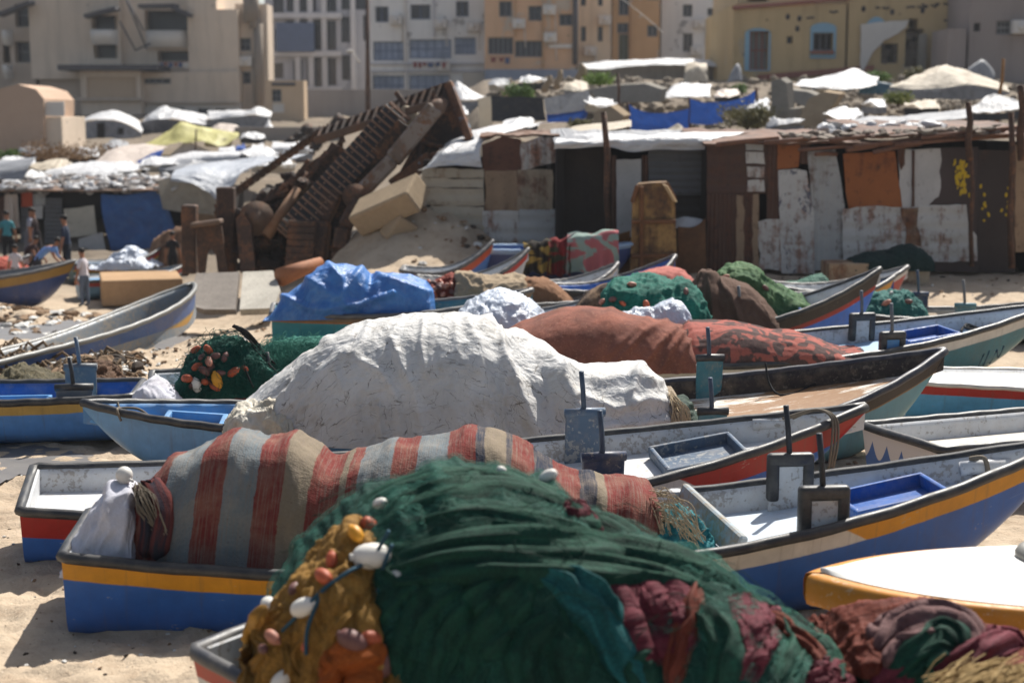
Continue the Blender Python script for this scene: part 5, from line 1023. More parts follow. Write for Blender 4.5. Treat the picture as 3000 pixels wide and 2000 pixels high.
netbundle('rust brown net strip winding down the right of the near heap', M_fbrn, [([(2215, 1800), (2290, 1850), (2370, 1920), (2440, 2000)], .14, .1)])
netbundle('dark rust net strand running down between the green folds of the near heap', M_fbrn, [([(2040, 1700), (2020, 1800), (1990, 1900), (1960, 2020)], .15, .1)])
# roll of mixed nets at the right
p = Pile([(2400, 1980), (2430, 1890), (2480, 1820), (2560, 1785), (2650, 1772), (2740, 1780), (2820, 1810), (2880, 1860), (2940, 1880), (3000, 1895), (3080, 1910), (3120, 2000)], (8.3, 7.9), .5, .4, .75, 200, 90, disp=netd(.07, 3, 211), e=.85, smooth=2)
o = p.obj('fishing_net', M_fbrn, 'roll of rust brown and pink nets at the lower right edge', 'net', GN); bv2 = p.bvh
def addk(nm, mat, sw):
    mb = MB()
    for c, w_, h_ in sw: swag(mb, bv2, c, w_, h_, 7.7, 36, 3, 0, rr.uniform(0, 6), .25, seg=16)
    kids(o, mb, nm, mat)
addk('pink_fold', M_fpnk, [([(2560, 1900), (2640, 1830), (2740, 1800), (2830, 1830), (2880, 1890)], .2, .1), ([(2540, 1870), (2600, 1830), (2680, 1810)], .12, .08), ([(2590, 1960), (2660, 1880), (2760, 1850)], .14, .09)])
addk('green_fold', M_fg2, [([(2600, 1990), (2700, 1900), (2780, 1860), (2800, 1900)], .2, .12), ([(2640, 2020), (2740, 1930), (2810, 1900)], .16, .12)])
addk('maroon_fold', M_fmar, [([(2680, 2020), (2800, 1950), (2900, 1900), (3000, 1880)], .18, .12), ([(2860, 1880), (2930, 1870), (3010, 1890)], .14, .09), ([(2560, 2040), (2620, 1990), (2700, 1975)], .16, .1)])
mb = MB()
for i in range(240):
    x0 = rr.uniform(2700, 3040); y0 = rr.uniform(1975, 2060); a_ = at(x0, y0, 7.3 + rr.uniform(-.2, .2)); b_ = at(x0 + rr.uniform(60, 180), y0 - rr.uniform(20, 75), 7.5); mb.tube([a_, (a_ + b_) / 2 + Vector((0, 0, .02)), b_], .004, 4, cap=False)
mb.build('straw_rope', m_plain('straw', S(168, 142, 96), .9, sc_=50), label='frayed straw coloured rope at the bottom right corner', cat='rope')
bv2 = None
# ochre net over the stern
p = Pile([(715, 2050), (735, 2005), (762, 1965), (790, 1910), (806, 1850), (830, 1775), (880, 1700), (930, 1640), (980, 1575), (1030, 1545), (1080, 1570), (1120, 1650), (1150, 1760), (1180, 1880), (1200, 2020)], (8.45, 8.15), [(0, .3), (.5, .6), (1, .5)], .45, .6, 260, 120, disp=lambda *a: netd(.11, 2.6, 221)(*a) + .012 * fbm(a[0] * 24, a[1] * 24, 9, 3), e=.85, smooth=2)
o = p.obj('fishing_net', M_foch, 'ochre yellow net with white and orange floats spilling over the red stern', 'net', GN); bvo = p.bvh
mb = MB()
for i in range(26):
    x0 = rr.uniform(760, 1120); y0 = rr.uniform(1660, 1900) + max(0, 900 - x0) * .6; swag(mb, bvo, [(x0, y0), (x0 + rr.uniform(-70, 30), y0 + 70), (x0 + rr.uniform(-110, 60), y0 + 150)], rr.uniform(.06, .14), rr.uniform(.04, .08), 7.9, 20, 3, 0, rr.uniform(0, 6), .4, seg=10)
kids(o, mb, 'net_folds', M_foch)
mb = MB()
for c, w_ in (([(950, 1960), (1010, 1925), (1080, 1915), (1110, 1870)], .2), ([(960, 1900), (975, 1950), (960, 2020)], .14), ([(1000, 2000), (1060, 1990), (1120, 2000)], .2)): swag(mb, bvo, c, w_, .12, 7.8, 26, 3, 0, 1, .3)
kids(o, mb, 'orange_net_fold', M_forg)
pfloats(o, bvo, [(1083, 1635, 2, 1.9), (1078, 1548, 0, 1.25), (1142, 1612, 0, 1.1), (1120, 1735, 1, 1.15), (898, 1782, 2, 1.35), (955, 1692, 0, 1.05), (975, 1640, 0, .9), (1028, 1878, 4, 1.5), (1085, 1868, 0, 1.1), (1125, 1935, 4, 1.7), (906, 1890, 0, .8), (822, 1988, 2, 1.2), (802, 1865, 1, .9), (1040, 1565, 3, 1.0), (775, 1905, 4, .7), (868, 1725, 4, .8)], FM, 7.9, .047, .068)
mb = MB()
for c in ([(1140, 1560), (1090, 1640), (1020, 1680), (950, 1730), (890, 1790), (830, 1850)], [(1150, 1600), (1120, 1680), (1110, 1740)], [(950, 1730), (905, 1840), (900, 1920)]):
    mb.tube([Vector(q) for q in crom([hit(bvo, a, b, 7.9)[0] + Vector((0, -.04, .02)) for a, b in c], 24)], .011, 7)
kids(o, mb, 'float_line', m_plain('blue_grey_cord', S(38, 74, 92), .8, sc_=30))
pfloats(FG, bv, [(1612, 1402, 2, 1.0), (1468, 1382, 2, .6), (1120, 1480, 2, .9), (800, 1775, 2, 1.3), (1160, 1690, 2, .9), (1258, 1690, 2, .4), (1642, 1692, 2, .35), (2200, 1765, 2, .4), (1842, 1742, 2, .4), (1842, 1820, 2, .35), (2190, 1830, 2, .35)], FM, 8.2, .047, .07)
# ---------------------------------------------------------------- shacks
def jag(poly, amp, step=26, seed=0):
    r = random.Random(seed); out = []; n = len(poly)
    for i in range(n):
        a, b = poly[i], poly[(i + 1) % n]; L = math.hypot(b[0] - a[0], b[1] - a[1]); k = max(1, int(L / step))
        for j in range(k):
            t = j / k; out.append((a[0] + (b[0] - a[0]) * t + (r.uniform(-amp, amp) if amp else 0), a[1] + (b[1] - a[1]) * t + (r.uniform(-amp, amp) if amp else 0)))
    return out
def R4(x0, y0, x1, y1): return [(x0, y0), (x1, y0), (x1, y1), (x0, y1)]
def panel(root, poly, d, mat, name='wall_panel', amp=1.2, th=.03, seed=0, label=None, tilt=0.):
    P = [at(a, b, d) for a, b in jag(poly, amp, 22, seed)]
    if tilt:
        zb = min(p.z for p in P); P = [Vector((p.x, p.y + (p.z - zb) * tilt, p.z)) for p in P]
    mb = MB(); mb.prism(P, (0, th, 0)); return mb.build(name, mat, root, world=root is not None, label=label, fixn=True)
def sheet(rows, nu=30, nv=16, noise=.05, ns=1.5, seed=0, th=0):
    """cloth through rows of (px, py, depth)"""
    G_ = np.array([crom([tuple(at(*q)) for q in r], nu) for r in rows]); out = np.zeros((nu, nv, 3))
    for i in range(nu): out[i] = crom(G_[:, i], nv)
    u = np.linspace(0, 1, nu)[:, None] * np.ones((1, nv)); v = np.linspace(0, 1, nv)[None, :] * np.ones((nu, 1))
    wid = np.linalg.norm(out[-1, 0] - out[0, 0]); hei = np.linalg.norm(out[0, -1] - out[0, 0])
    N = Pile.normals(out); dd = noise * (ridged(u * wid * ns, v * hei * ns, seed, 3) * .6 + fbm(u * wid * ns * .7, v * hei * ns * .7, seed + 4, 3))
    out = out + N * dd[:, :, None]
    return out, np.stack([u * wid, v * hei], 2)
def cloth(rows, mat, name=None, label=None, cat=None, group=None, root=None, noise=.05, ns=1.5, seed=0, nu=36, nv=18):
    P, UV = sheet(rows, nu, nv, noise, ns, seed); mb = MB(); mb.grid(P, UV)
    return mb.build(name, mat, root, world=root is not None, label=label, cat=cat, group=group)
def post(px0, py0, px1, py1, d0, d1, r, mat, label, name='post', cat='post', grp=None):
    mb = MB(); a, b = at(px0, py0, d0), at(px1, py1, d1); mb.tube([a, a.lerp(b, .33) + Vector((r * .5, 0, 0)), a.lerp(b, .66) - Vector((r * .4, 0, 0)), b], [r * .85, r, r, r * 1.1], 8)
    return mb.build(name, mat, label=label, cat=cat, group=grp)
DARK = m_plain('interior_shade', S(40, 36, 34), .95, var=.3, sc_=2); BRN = m_sheet('brown_sheet_vertical', S(84, 58, 46), .5, 'X', .09, S(106, 62, 40), S(48, 34, 28)); BRNH = m_sheet('brown_sheet_ribbed', S(82, 58, 47), .45, 'Z', .26, S(100, 60, 40), S(48, 35, 30))  # flat dark colour stands in for the shade inside shacks and openings
WR = m_sheet('white_rusted_sheet', S(192, 188, 182), .5, 'X', .2, S(140, 80, 40), S(82, 52, 36)); WR2 = m_sheet('grey_white_sheet', S(166, 166, 164), .4, 'X', .22, S(104, 66, 42), S(58, 44, 38), seed=3.); WRH = m_sheet('white_sheet_ribbed', S(192, 190, 186), .42, 'Z', .3, S(140, 80, 40), S(82, 52, 36), seed=6.)
WRS = m_sheet('scribbled_sheet', S(192, 190, 186), .42, 'X', .3, S(140, 80, 40), S(82, 52, 36), seed=9., scratch=S(84, 86, 100)); ORG = m_sheet('orange_rust_plate', S(152, 88, 42), .34, 'X', .3, S(122, 62, 26), S(58, 34, 24), flat=True, seed=2.)
TAN = m_sheet('tan_rust_sheet', S(146, 122, 98), .4, 'X', .4, S(112, 68, 40), S(66, 44, 34), seed=12.); GRYH = m_sheet('grey_sheet_ribbed', S(96, 96, 98), .2, 'Z', .15, S(90, 74, 62), S(58, 54, 52), seed=15.); WHB = m_sheet('whitewashed_board', S(188, 186, 184), .12, 'X', .3, S(130, 90, 60), S(70, 56, 46), flat=True, seed=18.)
RPOLE = m_rust('rusty_pole', S(78, 56, 44), S(48, 38, 34)); YSPL = m_plain('yellow_paint', S(206, 172, 34), .6, var=.2)
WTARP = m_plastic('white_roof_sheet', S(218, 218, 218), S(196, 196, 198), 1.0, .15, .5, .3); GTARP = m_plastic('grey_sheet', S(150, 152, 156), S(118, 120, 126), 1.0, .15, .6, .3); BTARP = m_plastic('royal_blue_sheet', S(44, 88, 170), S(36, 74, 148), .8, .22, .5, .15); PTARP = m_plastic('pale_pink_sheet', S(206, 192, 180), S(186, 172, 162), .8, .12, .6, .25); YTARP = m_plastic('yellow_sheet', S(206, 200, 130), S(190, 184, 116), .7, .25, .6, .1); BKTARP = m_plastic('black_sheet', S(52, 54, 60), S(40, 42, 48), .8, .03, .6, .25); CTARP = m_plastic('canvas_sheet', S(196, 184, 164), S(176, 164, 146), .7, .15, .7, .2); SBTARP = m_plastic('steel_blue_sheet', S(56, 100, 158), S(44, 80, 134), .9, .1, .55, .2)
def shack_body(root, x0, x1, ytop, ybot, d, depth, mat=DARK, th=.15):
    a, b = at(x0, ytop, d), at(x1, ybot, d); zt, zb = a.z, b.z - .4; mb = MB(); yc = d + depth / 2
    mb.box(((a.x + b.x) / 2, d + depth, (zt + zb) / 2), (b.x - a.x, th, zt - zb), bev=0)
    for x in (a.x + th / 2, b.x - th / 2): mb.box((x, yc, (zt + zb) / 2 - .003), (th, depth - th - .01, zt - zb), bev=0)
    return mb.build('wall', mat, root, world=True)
def roof(root, x0, x1, yf, d, depth, rise, mat, over=.35, th=.05, name='roof'):
    a, b = at(x0, yf, d), at(x1, yf, d); mb = MB(); n = 40; P = np.zeros((n, 8, 3)); Q = np.linspace(0, 1, n)
    for j, q in enumerate(np.linspace(0, 1, 8)):
        P[:, j, 0] = lerp(a.x, b.x, Q); P[:, j, 1] = d - over + (depth + over) * q; P[:, j, 2] = a.z + rise * q + .05 * fbm(Q * 9, Q * 0 + q * 3, 3, 3)
    mb.grid(P); mb.grid((P + np.array([0, 0, th]))[:, ::-1]); mb.grid(np.stack([P[:, 0], P[:, 0] + np.array([0, 0, th])], 1)); return mb.build(name, mat, root, world=True, fixn=True)
def sroot(label, px, py, d, name='metal_shack', cat='shack', grp=None): return thing(name, label, cat, at(px, py, d), group=grp)
SG = 'patched sheet metal shacks facing the beach'
# right rusty shack
D4 = 33.2; s4 = sroot('long rusty patchwork shack with orange door panel at the right', 2500, 790, D4, grp=SG)
shack_body(s4, 2072, 3060, 418, 792, D4 + .06, 4.2)
panel(s4, R4(2071, 420, 2246, 568), D4, BRNH, seed=1); panel(s4, R4(2071, 569, 2224, 796), D4, BRN, seed=2)
for i, y in enumerate((408, 447, 487, 527)): panel(s4, R4(2184 + i * 2, y, 2238 + i, y + 33), D4 - .035, WR if i else WR2, seed=3 + i, amp=2.5)
panel(s4, R4(2158, 572, 2180, 790), D4 - .035, TAN, seed=9, amp=3); panel(s4, R4(2205, 570, 2222, 780), D4 - .033, TAN, seed=10, amp=3)
panel(s4, R4(2247, 405, 2283, 655), D4 - .02, BRN, seed=11); panel(s4, [(2222, 648), (2290, 640), (2292, 792), (2226, 790)], D4 - .045, WR, seed=12, amp=4)
panel(s4, [(2278, 422), (2345, 418), (2340, 490), (2278, 497)], D4 - .03, ORG, seed=13); panel(s4, R4(2345, 418, 2372, 480), D4 - .02, BRN, seed=14)
panel(s4, [(2279, 500), (2330, 496), (2362, 500), (2384, 620), (2386, 802), (2290, 800)], D4 - .06, WRS, seed=15, label='white sheet with dark scribbles and a rusted edge'); panel(s4, [(2366, 445), (2448, 438), (2462, 520), (2474, 600), (2474, 792), (2386, 792), (2380, 620)], D4 - .03, WR2, seed=16)
panel(s4, [(2470, 450), (2622, 444), (2632, 520), (2645, 620), (2490, 622), (2478, 560)], D4 - .04, ORG, 'door_panel', seed=17, label='orange rusted door sheet')
panel(s4, [(2632, 440), (2754, 436), (2758, 470), (2750, 500), (2758, 530), (2752, 575), (2738, 580), (2718, 606), (2644, 610), (2634, 520)], D4 - .05, WHB, seed=18, amp=2.5); panel(s4, R4(2672, 440, 2680, 606), D4 - .085, BRN, 'batten', seed=19, th=.02)
panel(s4, [(2628, 436), (2652, 434), (2650, 480), (2640, 500), (2632, 470)], D4 - .085, BRN, seed=20, th=.02); panel(s4, R4(2716, 432, 2866, 796), D4 - .015, m_sheet('plum_brown_sheet', S(70, 58, 56), .3, 'X', .4, S(74, 52, 42), S(44, 36, 34), flat=True, seed=4.), seed=21)
panel(s4, [(2468, 612), (2560, 604), (2668, 606), (2668, 770), (2560, 766), (2470, 772)], D4 - .075, WRH, seed=22, amp=2.5); panel(s4, [(2668, 604), (2830, 600), (2838, 660), (2860, 690), (2862, 765), (2668, 770)], D4 - .06, m_sheet('white_sheet_ribbed_b', S(192, 190, 186), .4, 'Z', .3, S(140, 80, 40), S(82, 52, 36), seed=8.), seed=23, amp=2.5)
panel(s4, [(2636, 606), (2694, 606), (2690, 660), (2700, 720), (2650, 722), (2656, 660)], D4 - .1, m_sheet('rust_streak_sheet', S(150, 130, 110), .62, 'Z', .3, S(110, 62, 32), S(66, 42, 30), seed=7.), seed=24, amp=5)
panel(s4, R4(2866, 440, 2974, 798), D4 - .03, m_sheet('plum_brown_sheet_b', S(60, 50, 48), .35, 'X', .4, S(74, 52, 42), S(38, 32, 30), flat=True, seed=5.), seed=25); panel(s4, R4(2974, 425, 3040, 740), D4 - .05, TAN, seed=26, amp=2)
rr = random.Random(31); mb = MB()
for i in range(30):
    u = rr.random(); x = 2790 + 45 * rr.betavariate(2, 2) + 14 * u; y = 470 + 105 * u; p0 = at(x, y, D4 - .023)
    mb.ell(p0, (.035 * rr.uniform(.5, 1.3), .008, .075 * rr.uniform(.4, 1.3)), Matrix.Rotation(rr.uniform(-.5, .5), 3, 'Y'), 8, 6)
for i in range(14):
    x = rr.choice([2878, 2885, 2945, 2955]) + rr.uniform(-14, 14); y = rr.uniform(535, 650); mb.ell(at(x, y, D4 - .036), (.03, .008, .05 * rr.uniform(.4, 1.2)), Matrix.Rotation(rr.uniform(-.5, .5), 3, 'Y'), 8, 6)
mb.build('paint_marking', YSPL, s4, world=True)
roof(s4, 2060, 2560, 424, D4 + .1, 4.5, .25, m_rust('rust_roof', S(96, 66, 50)), .3); roof(s4, 2540, 3080, 402, D4 + .1, 4.5, .3, m_rust('rust_roof_b', S(90, 62, 48)), .45)
mb = MB()
for (a, b, c, e, r_) in ((2240, 418, 2480, 402, .045), (2340, 440, 2560, 425, .04), (2390, 452, 2450, 452, .05), (2480, 440, 2760, 400, .06), (2500, 430, 2900, 385, .05), (2560, 446, 2700, 420, .05), (2620, 424, 2960, 398, .05), (2700, 404, 3000, 372, .05), (2100, 424, 2280, 404, .05), (2430, 412, 2640, 392, .045)):
    mb.tube([at(a, b, D4 - .4), at((a + c) / 2, (b + e) / 2 - 2, D4 - .2), at(c, e, D4)], r_, 7)
mb.build('roof_poles', m_rust('rust_poles', S(118, 84, 68), S(70, 50, 42)), s4, world=True)
mb = MB(); rr = random.Random(3)
for i in range(150):
    x = rr.uniform(2290, 3000); y0 = 408 - (x - 2290) * .03; c = at(x, y0 - rr.uniform(0, 14), D4 + rr.uniform(-.3, 1.2)); mb.rock(c, (rr.uniform(.06, .22), rr.uniform(.06, .2), rr.uniform(.03, .09)), 0, i)
tag(mb.build('roof_rubble', m_plain('roof_litter', S(150, 138, 126), .9, var=.5, sc_=3)), 'broken stones and scrap weighing down the rusty roof', 'rubble', kind='stuff')
mb = MB(); rr = random.Random(8)
for i in range(70):
    x = rr.uniform(2410, 2760); c = at(x, 392 - (x - 2410) * .03 - rr.uniform(0, 20), 35 + rr.uniform(0, 2)); mb.rock(c, (rr.uniform(.1, .3), rr.uniform(.1, .3), rr.uniform(.05, .12)), 0, i, .6)
tag(mb.build('plastic_litter', WTARP), 'glinting white plastic bags strewn over the rusty roof', 'litter', kind='stuff')
for (x, y0, y1, dd, r_, lb) in ((2962, 330, 785, 32.6, .07, 'rusty post standing before the plum brown sheets'), (2836, 300, 470, 32.7, .07, 'rusty post poking up through the roof edge'), (2845, 440, 780, 32.75, .05, 'thin rusty upright by the yellow paint marks'), (2990, 250, 470, 32.7, .09, 'thick dark post at the right frame edge')):
    post(x, y0, x + (2 if y1 > 500 else 6), y1, dd, dd, r_, RPOLE, lb)
post(2940, 172, 2920, 360, 52, 52, .06, m_wood('bamboo', S(170, 120, 66), S(130, 90, 50)), 'tan bamboo pole leaning over the white tents', 'pole', 'pole')
# open dark shack with white roof
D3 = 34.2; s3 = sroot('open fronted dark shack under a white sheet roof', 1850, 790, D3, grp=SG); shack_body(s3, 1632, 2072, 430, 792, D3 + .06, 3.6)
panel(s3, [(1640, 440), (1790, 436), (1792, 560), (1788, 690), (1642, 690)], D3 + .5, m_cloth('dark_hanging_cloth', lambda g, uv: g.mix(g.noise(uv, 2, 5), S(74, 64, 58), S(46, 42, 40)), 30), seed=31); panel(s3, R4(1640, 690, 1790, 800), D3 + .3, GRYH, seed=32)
panel(s3, [(1806, 468), (1878, 466), (1880, 690), (1808, 700)], D3 - .03, WHB, 'door', seed=33, label='whitewashed narrow door'); panel(s3, R4(1880, 455, 1898, 700), D3 - .01, BRN, 'door_post', seed=34); panel(s3, R4(1792, 455, 1806, 800), D3 - .01, BRN, 'door_post', seed=35)
panel(s3, R4(1900, 432, 2072, 572), D3 + .0, GRYH, seed=36); panel(s3, R4(1898, 573, 2072, 800), D3 + .15, m_sheet('dark_sheet_ribbed', S(62, 56, 54), .3, 'Z', .2, S(80, 60, 48), S(44, 38, 36)), seed=37)
roof(s3, 1625, 2085, 424, D3, 4, .25, GTARP, .2)
cloth([[(1622, 440, D3 - .45), (1700, 434, D3 - .5), (1780, 430, D3 - .5), (1850, 446, D3 - .5), (1930, 438, D3 - .5), (2010, 440, D3 - .5), (2090, 438, D3 - .5)], [(1628, 412, D3 - .4), (1720, 408, D3 - .3), (1800, 404, D3 - .3), (1880, 408, D3 - .3), (1960, 404, D3 - .3), (2030, 402, D3 - .3), (2092, 408, D3 - .3)], [(1640, 402, D3 + 2), (1720, 398, D3 + 2), (1800, 394, D3 + 2), (1880, 396, D3 + 2), (1960, 392, D3 + 2), (2030, 390, D3 + 2), (2200, 384, D3 + 2)]], WTARP, 'roof_tarp', 'white plastic sheet folded over the dark open shack roof', 'roof sheet', 'white sheets covering shack roofs', noise=.08, ns=1.6, seed=3, nu=60)
post(1768, 328, 1788, 700, 33.4, 33.4, .07, RPOLE, 'leaning rusty pole in front of the dark open shack', 'pole', 'pole')
# tank and plates in front of it
t_ = thing('rusty_tank', 'tall rust brown and yellow tank standing before the dark shack', 'tank', at(1915, 790, 32.4)); YR = m_sheet('yellow_rust_tank', S(158, 122, 72), .62, 'X', .5, S(92, 58, 34), S(48, 36, 30), flat=True, seed=21.)
mb = MB(); A = [at(a, b, 32.3) for a, b in ((1868, 540), (1905, 536), (1952, 534), (1978, 582), (1984, 800), (1846, 800), (1852, 590))]; mb.prism(A, (.1, 1.0, 0)); mb.build('shell', YR, t_, world=True, fixn=True)
mb = MB()
for a, b in (((1880, 545), (1878, 795)), ((1850, 650), (1980, 648)), ((1848, 750), (1982, 748)), ((1852, 594), (1868, 542)), ((1952, 536), (1978, 584))): beam(mb, at(*a, 32.24), at(*b, 32.24), .1, .09)
mb.build('rib', m_rust('tank_rib', S(110, 72, 44), S(60, 42, 34)), t_, world=True)
mb = MB(); mb.prism([at(a, b, 32.1) for a, b in ((1940, 538), (1955, 545), (1982, 592), (1972, 590))], (.02, .03, 0)); mb.build('torn_flap', m_plain('torn_edge', S(190, 160, 120), .7), t_, world=True, fixn=True)
mb = MB(); mb.prism([at(a, b, 32.9) for a, b in ((1802, 690), (1846, 676), (1846, 800), (1804, 800))], (0, .06, 0)); mb.build('metal_plate', m_rust('ochre_plate', S(140, 92, 46), S(96, 62, 36)), label='ochre metal plate leaning left of the rusty tank', cat='metal plate', fixn=True)
mb = MB(); mb.prism([at(a, b, 32.8) for a, b in ((1986, 664), (2030, 668), (2052, 655), (2066, 640), (2070, 800), (1986, 800))], (0, .06, 0)); mb.build('metal_plate', m_rust('brown_plate', S(96, 66, 42), S(60, 44, 34)), label='brown metal plate with curled top right of the tank', cat='metal plate', fixn=True)
cloth([[(1975, 645, 33.4), (2000, 636, 33.4), (2030, 636, 33.4), (2060, 642, 33.4)], [(1975, 662, 33), (2000, 664, 33), (2030, 664, 33), (2058, 654, 33)]], WTARP, 'plastic_sheet', 'scrap of white sheet on the plate beside the tank', 'plastic sheet')
# rust and white shack
D2 = 35.8; s2 = sroot('rust and white sheet shack behind the concrete blocks', 1500, 720, D2, grp=SG); shack_body(s2, 1240, 1630, 470, 760, D2 + .06, 3.4)
panel(s2, [(1412, 425), (1470, 400), (1526, 408), (1530, 500), (1416, 502)], D2 - .02, m_sheet('red_brown_sheet', S(98, 62, 46), .5, 'X', .3, S(94, 54, 36), S(58, 38, 30), flat=True), seed=41); panel(s2, [(1524, 425), (1590, 395), (1628, 400), (1630, 475), (1528, 500)], D2 - .05, WR, seed=42, amp=2); panel(s2, R4(1422, 500, 1516, 622), D2 - .03, TAN, seed=43, amp=2); panel(s2, R4(1516, 498, 1620, 622), D2 - .045, m_sheet('tan_rust_sheet_b', S(160, 146, 126), .45, 'X', .4, S(112, 62, 36), S(66, 44, 34), seed=32.), seed=44, amp=2)
panel(s2, R4(1414, 618, 1520, 765), D2 - .06, WRH, seed=45); panel(s2, R4(1520, 614, 1628, 765), D2 - .075, m_sheet('pale_sheet_ribbed', S(176, 178, 178), .34, 'Z', .3, S(140, 80, 40), S(82, 52, 36), seed=28.), seed=46)
for i, (y0, y1) in enumerate(((492, 520), (522, 548), (550, 600), (602, 655), (657, 765))): panel(s2, [(1236, y0), (1418, y0 + 4), (1418, y1 + 3), (1236, y1)], D2 - .02 - .012 * i, m_sheet('pale_tan_sheet_%s' % 'abcde'[i], S(178, 168, 150), .3, 'Z', .3, S(130, 86, 52), S(80, 60, 48), seed=40. + i), seed=47 + i, amp=2)
roof(s2, 1405, 1640, 402, D2 + .1, 3.4, .1, m_rust('brown_roof', S(100, 72, 54)), .15)
cloth([[(1225, 505, D2 - .3), (1290, 488, D2 - .3), (1350, 486, D2 - .3), (1412, 490, D2 - .3)], [(1260, 470, D2), (1310, 440, D2), (1360, 430, D2), (1415, 420, D2)], [(1300, 420, D2 + 2), (1380, 385, D2 + 2), (1450, 380, D2 + 2), (1520, 376, D2 + 2)], [(1340, 395, D2 + 3), (1450, 368, D2 + 3), (1540, 360, D2 + 3), (1628, 356, D2 + 3)]], WTARP, 'roof_tarp', 'bright white sheeting draped over the rust and white shack', 'roof sheet', 'white sheets covering shack roofs', noise=.12, ns=1.2, seed=9, nu=50, nv=30)
# low rusty box
t_ = thing('rusty_box', 'long low rusty steel box on the sand before the shack', 'steel box', at(2570, 830, 31.8)); a, b = at(2422, 835, 31.6), at(2722, 835, 31.6); zt = at(2560, 768, 31.6).z
mb = MB(); mb.box(((a.x + b.x) / 2 - .55, 31.75, (a.z + zt) / 2), ((b.x - a.x) * .5, .9, zt - a.z), bev=.03, seg=2); mb.build('body', m_sheet('cream_rust_box', S(168, 146, 118), .5, 'X', .6, S(132, 78, 44), S(84, 58, 42), flat=True, seed=51.), t_, world=True)
mb = MB(); mb.box(((a.x + b.x) / 2 + .52, 32.0, (a.z + zt) / 2 + .02), ((b.x - a.x) * .49, 1.0, zt - a.z), Matrix.Rotation(.06, 3, 'Y'), bev=.03, seg=2); mb.build('second_box', m_sheet('pale_rust_box', S(176, 164, 142), .4, 'X', .6, S(132, 84, 50), S(84, 58, 42), flat=True, seed=55.), t_, world=True)
# ---------------------------------------------------------------- left shacks
DL = 54.0; sL = sroot('low dark shack row with blue tarp front at the left', 250, 740, DL, grp=SG); shack_body(sL, -60, 660, 556, 760, DL + .1, 4)
LP = [(R4(-40, 575, 12, 760), BRN), (R4(96, 568, 132, 602), WR2), (R4(96, 604, 124, 640), WHB), (R4(130, 580, 182, 750), GRYH), (R4(184, 560, 300, 600), DARK), (R4(60, 604, 96, 720), GRYH), (R4(535, 560, 660, 760), TAN)]
for i, (pl_, m_) in enumerate(LP): panel(sL, pl_, DL - .02 * (i % 3), m_, seed=60 + i)
panel(sL, R4(62, 564, 94, 606), DL - .08, m_plain('orange_board', S(176, 74, 40), .7), seed=70); panel(sL, [(186, 612), (276, 602), (284, 688), (200, 696)], DL - .3, m_sheet('cream_board', S(186, 180, 166), .12, 'X', .5, flat=True, seed=60.), seed=71); panel(sL, [(230, 700), (300, 680), (312, 745), (232, 745)], DL - .45, WHB, seed=72)
cloth([[(14, 570, DL - .25), (24, 568, DL - .2), (34, 570, DL - .25), (44, 568, DL - .2), (50, 570, DL - .25)], [(12, 610, DL - .3), (24, 610, DL - .15), (34, 610, DL - .3), (46, 610, DL - .15), (54, 610, DL - .3)], [(10, 668, DL - .3), (24, 668, DL - .1), (36, 668, DL - .3), (48, 668, DL - .1), (58, 668, DL - .3)]], PTARP, 'curtain', None, None, None, sL, .02, 2, 1)
cloth([[(294, 568, DL - .4), (360, 572, DL - .4), (430, 562, DL - .4), (478, 556, DL - .4)], [(302, 640, DL - .55), (370, 640, DL - .4), (440, 640, DL - .5), (500, 630, DL - .4)], [(326, 735, DL - .6), (390, 735, DL - .5), (450, 735, DL - .55), (536, 735, DL - .5)]], SBTARP, 'tarp', 'steel blue tarp hanging as the front of the left shack', 'tarp', None, None, .12, 1.2, 4)
cloth([[(462, 528, DL - .6), (520, 520, DL - .6), (590, 530, DL - .6), (640, 545, DL - .6)], [(468, 570, DL - .7), (520, 575, DL - .65), (590, 580, DL - .7), (640, 590, DL - .7)], [(476, 612, DL - .7), (520, 620, DL - .7), (580, 625, DL - .7), (642, 632, DL - .7)]], m_plastic('patched_grey_sheet', S(160, 152, 138), S(134, 128, 118), .8, .1, .7, .5), 'tarp', 'dirty grey patched sheet hung beside the blue tarp', 'tarp', None, None, .06, 1.2, 6)
roof(sL, -60, 640, 560, DL, 4, .35, m_rust('left_roof', S(104, 84, 70), S(66, 56, 50)), .5)
cloth([[(500, 535, DL - 1.2), (560, 545, DL - 1.2), (610, 570, DL - 1.2), (640, 590, DL - 1.2), (690, 540, DL - 1)], [(505, 515, DL - .5), (580, 505, DL - .5), (640, 515, DL - .5), (680, 520, DL - .5), (720, 500, DL - .5)], [(520, 500, DL + 2), (620, 480, DL + 2), (720, 465, DL + 2), (800, 455, DL + 2), (900, 446, DL + 2)]], m_plastic('hazy_white_sheet', S(196, 200, 206), S(170, 176, 186), 1.1, .2, .5, .2), 'roof_tarp', 'pale sheeting spilling off the left shack roof', 'roof sheet', 'white sheets covering shack roofs', noise=.16, ns=1., seed=13, nu=50, nv=26)
mb = MB(); m2 = MB(); rr = random.Random(77)
for i in range(420):
    x = rr.uniform(-40, 560); d_ = DL + rr.uniform(-.4, 4); y = lerp(560, 520, (d_ - DL + .4) / 4.4) + rr.uniform(-9, 4); (mb if rr.random() < .62 else m2).rock(at(x, y, d_), (rr.uniform(.08, .42), rr.uniform(.1, .3), rr.uniform(.05, .16)), 0, i, .5)
tag(mb.build('roof_rubble', m_plain('grey_scrap', S(132, 126, 122), .85, var=.5, sc_=2)), 'grey scrap and stones covering the left shack roofs', 'rubble', kind='stuff'); tag(m2.build('plastic_litter', WTARP), 'white plastic scraps among the stones on the left roofs', 'litter', kind='stuff')
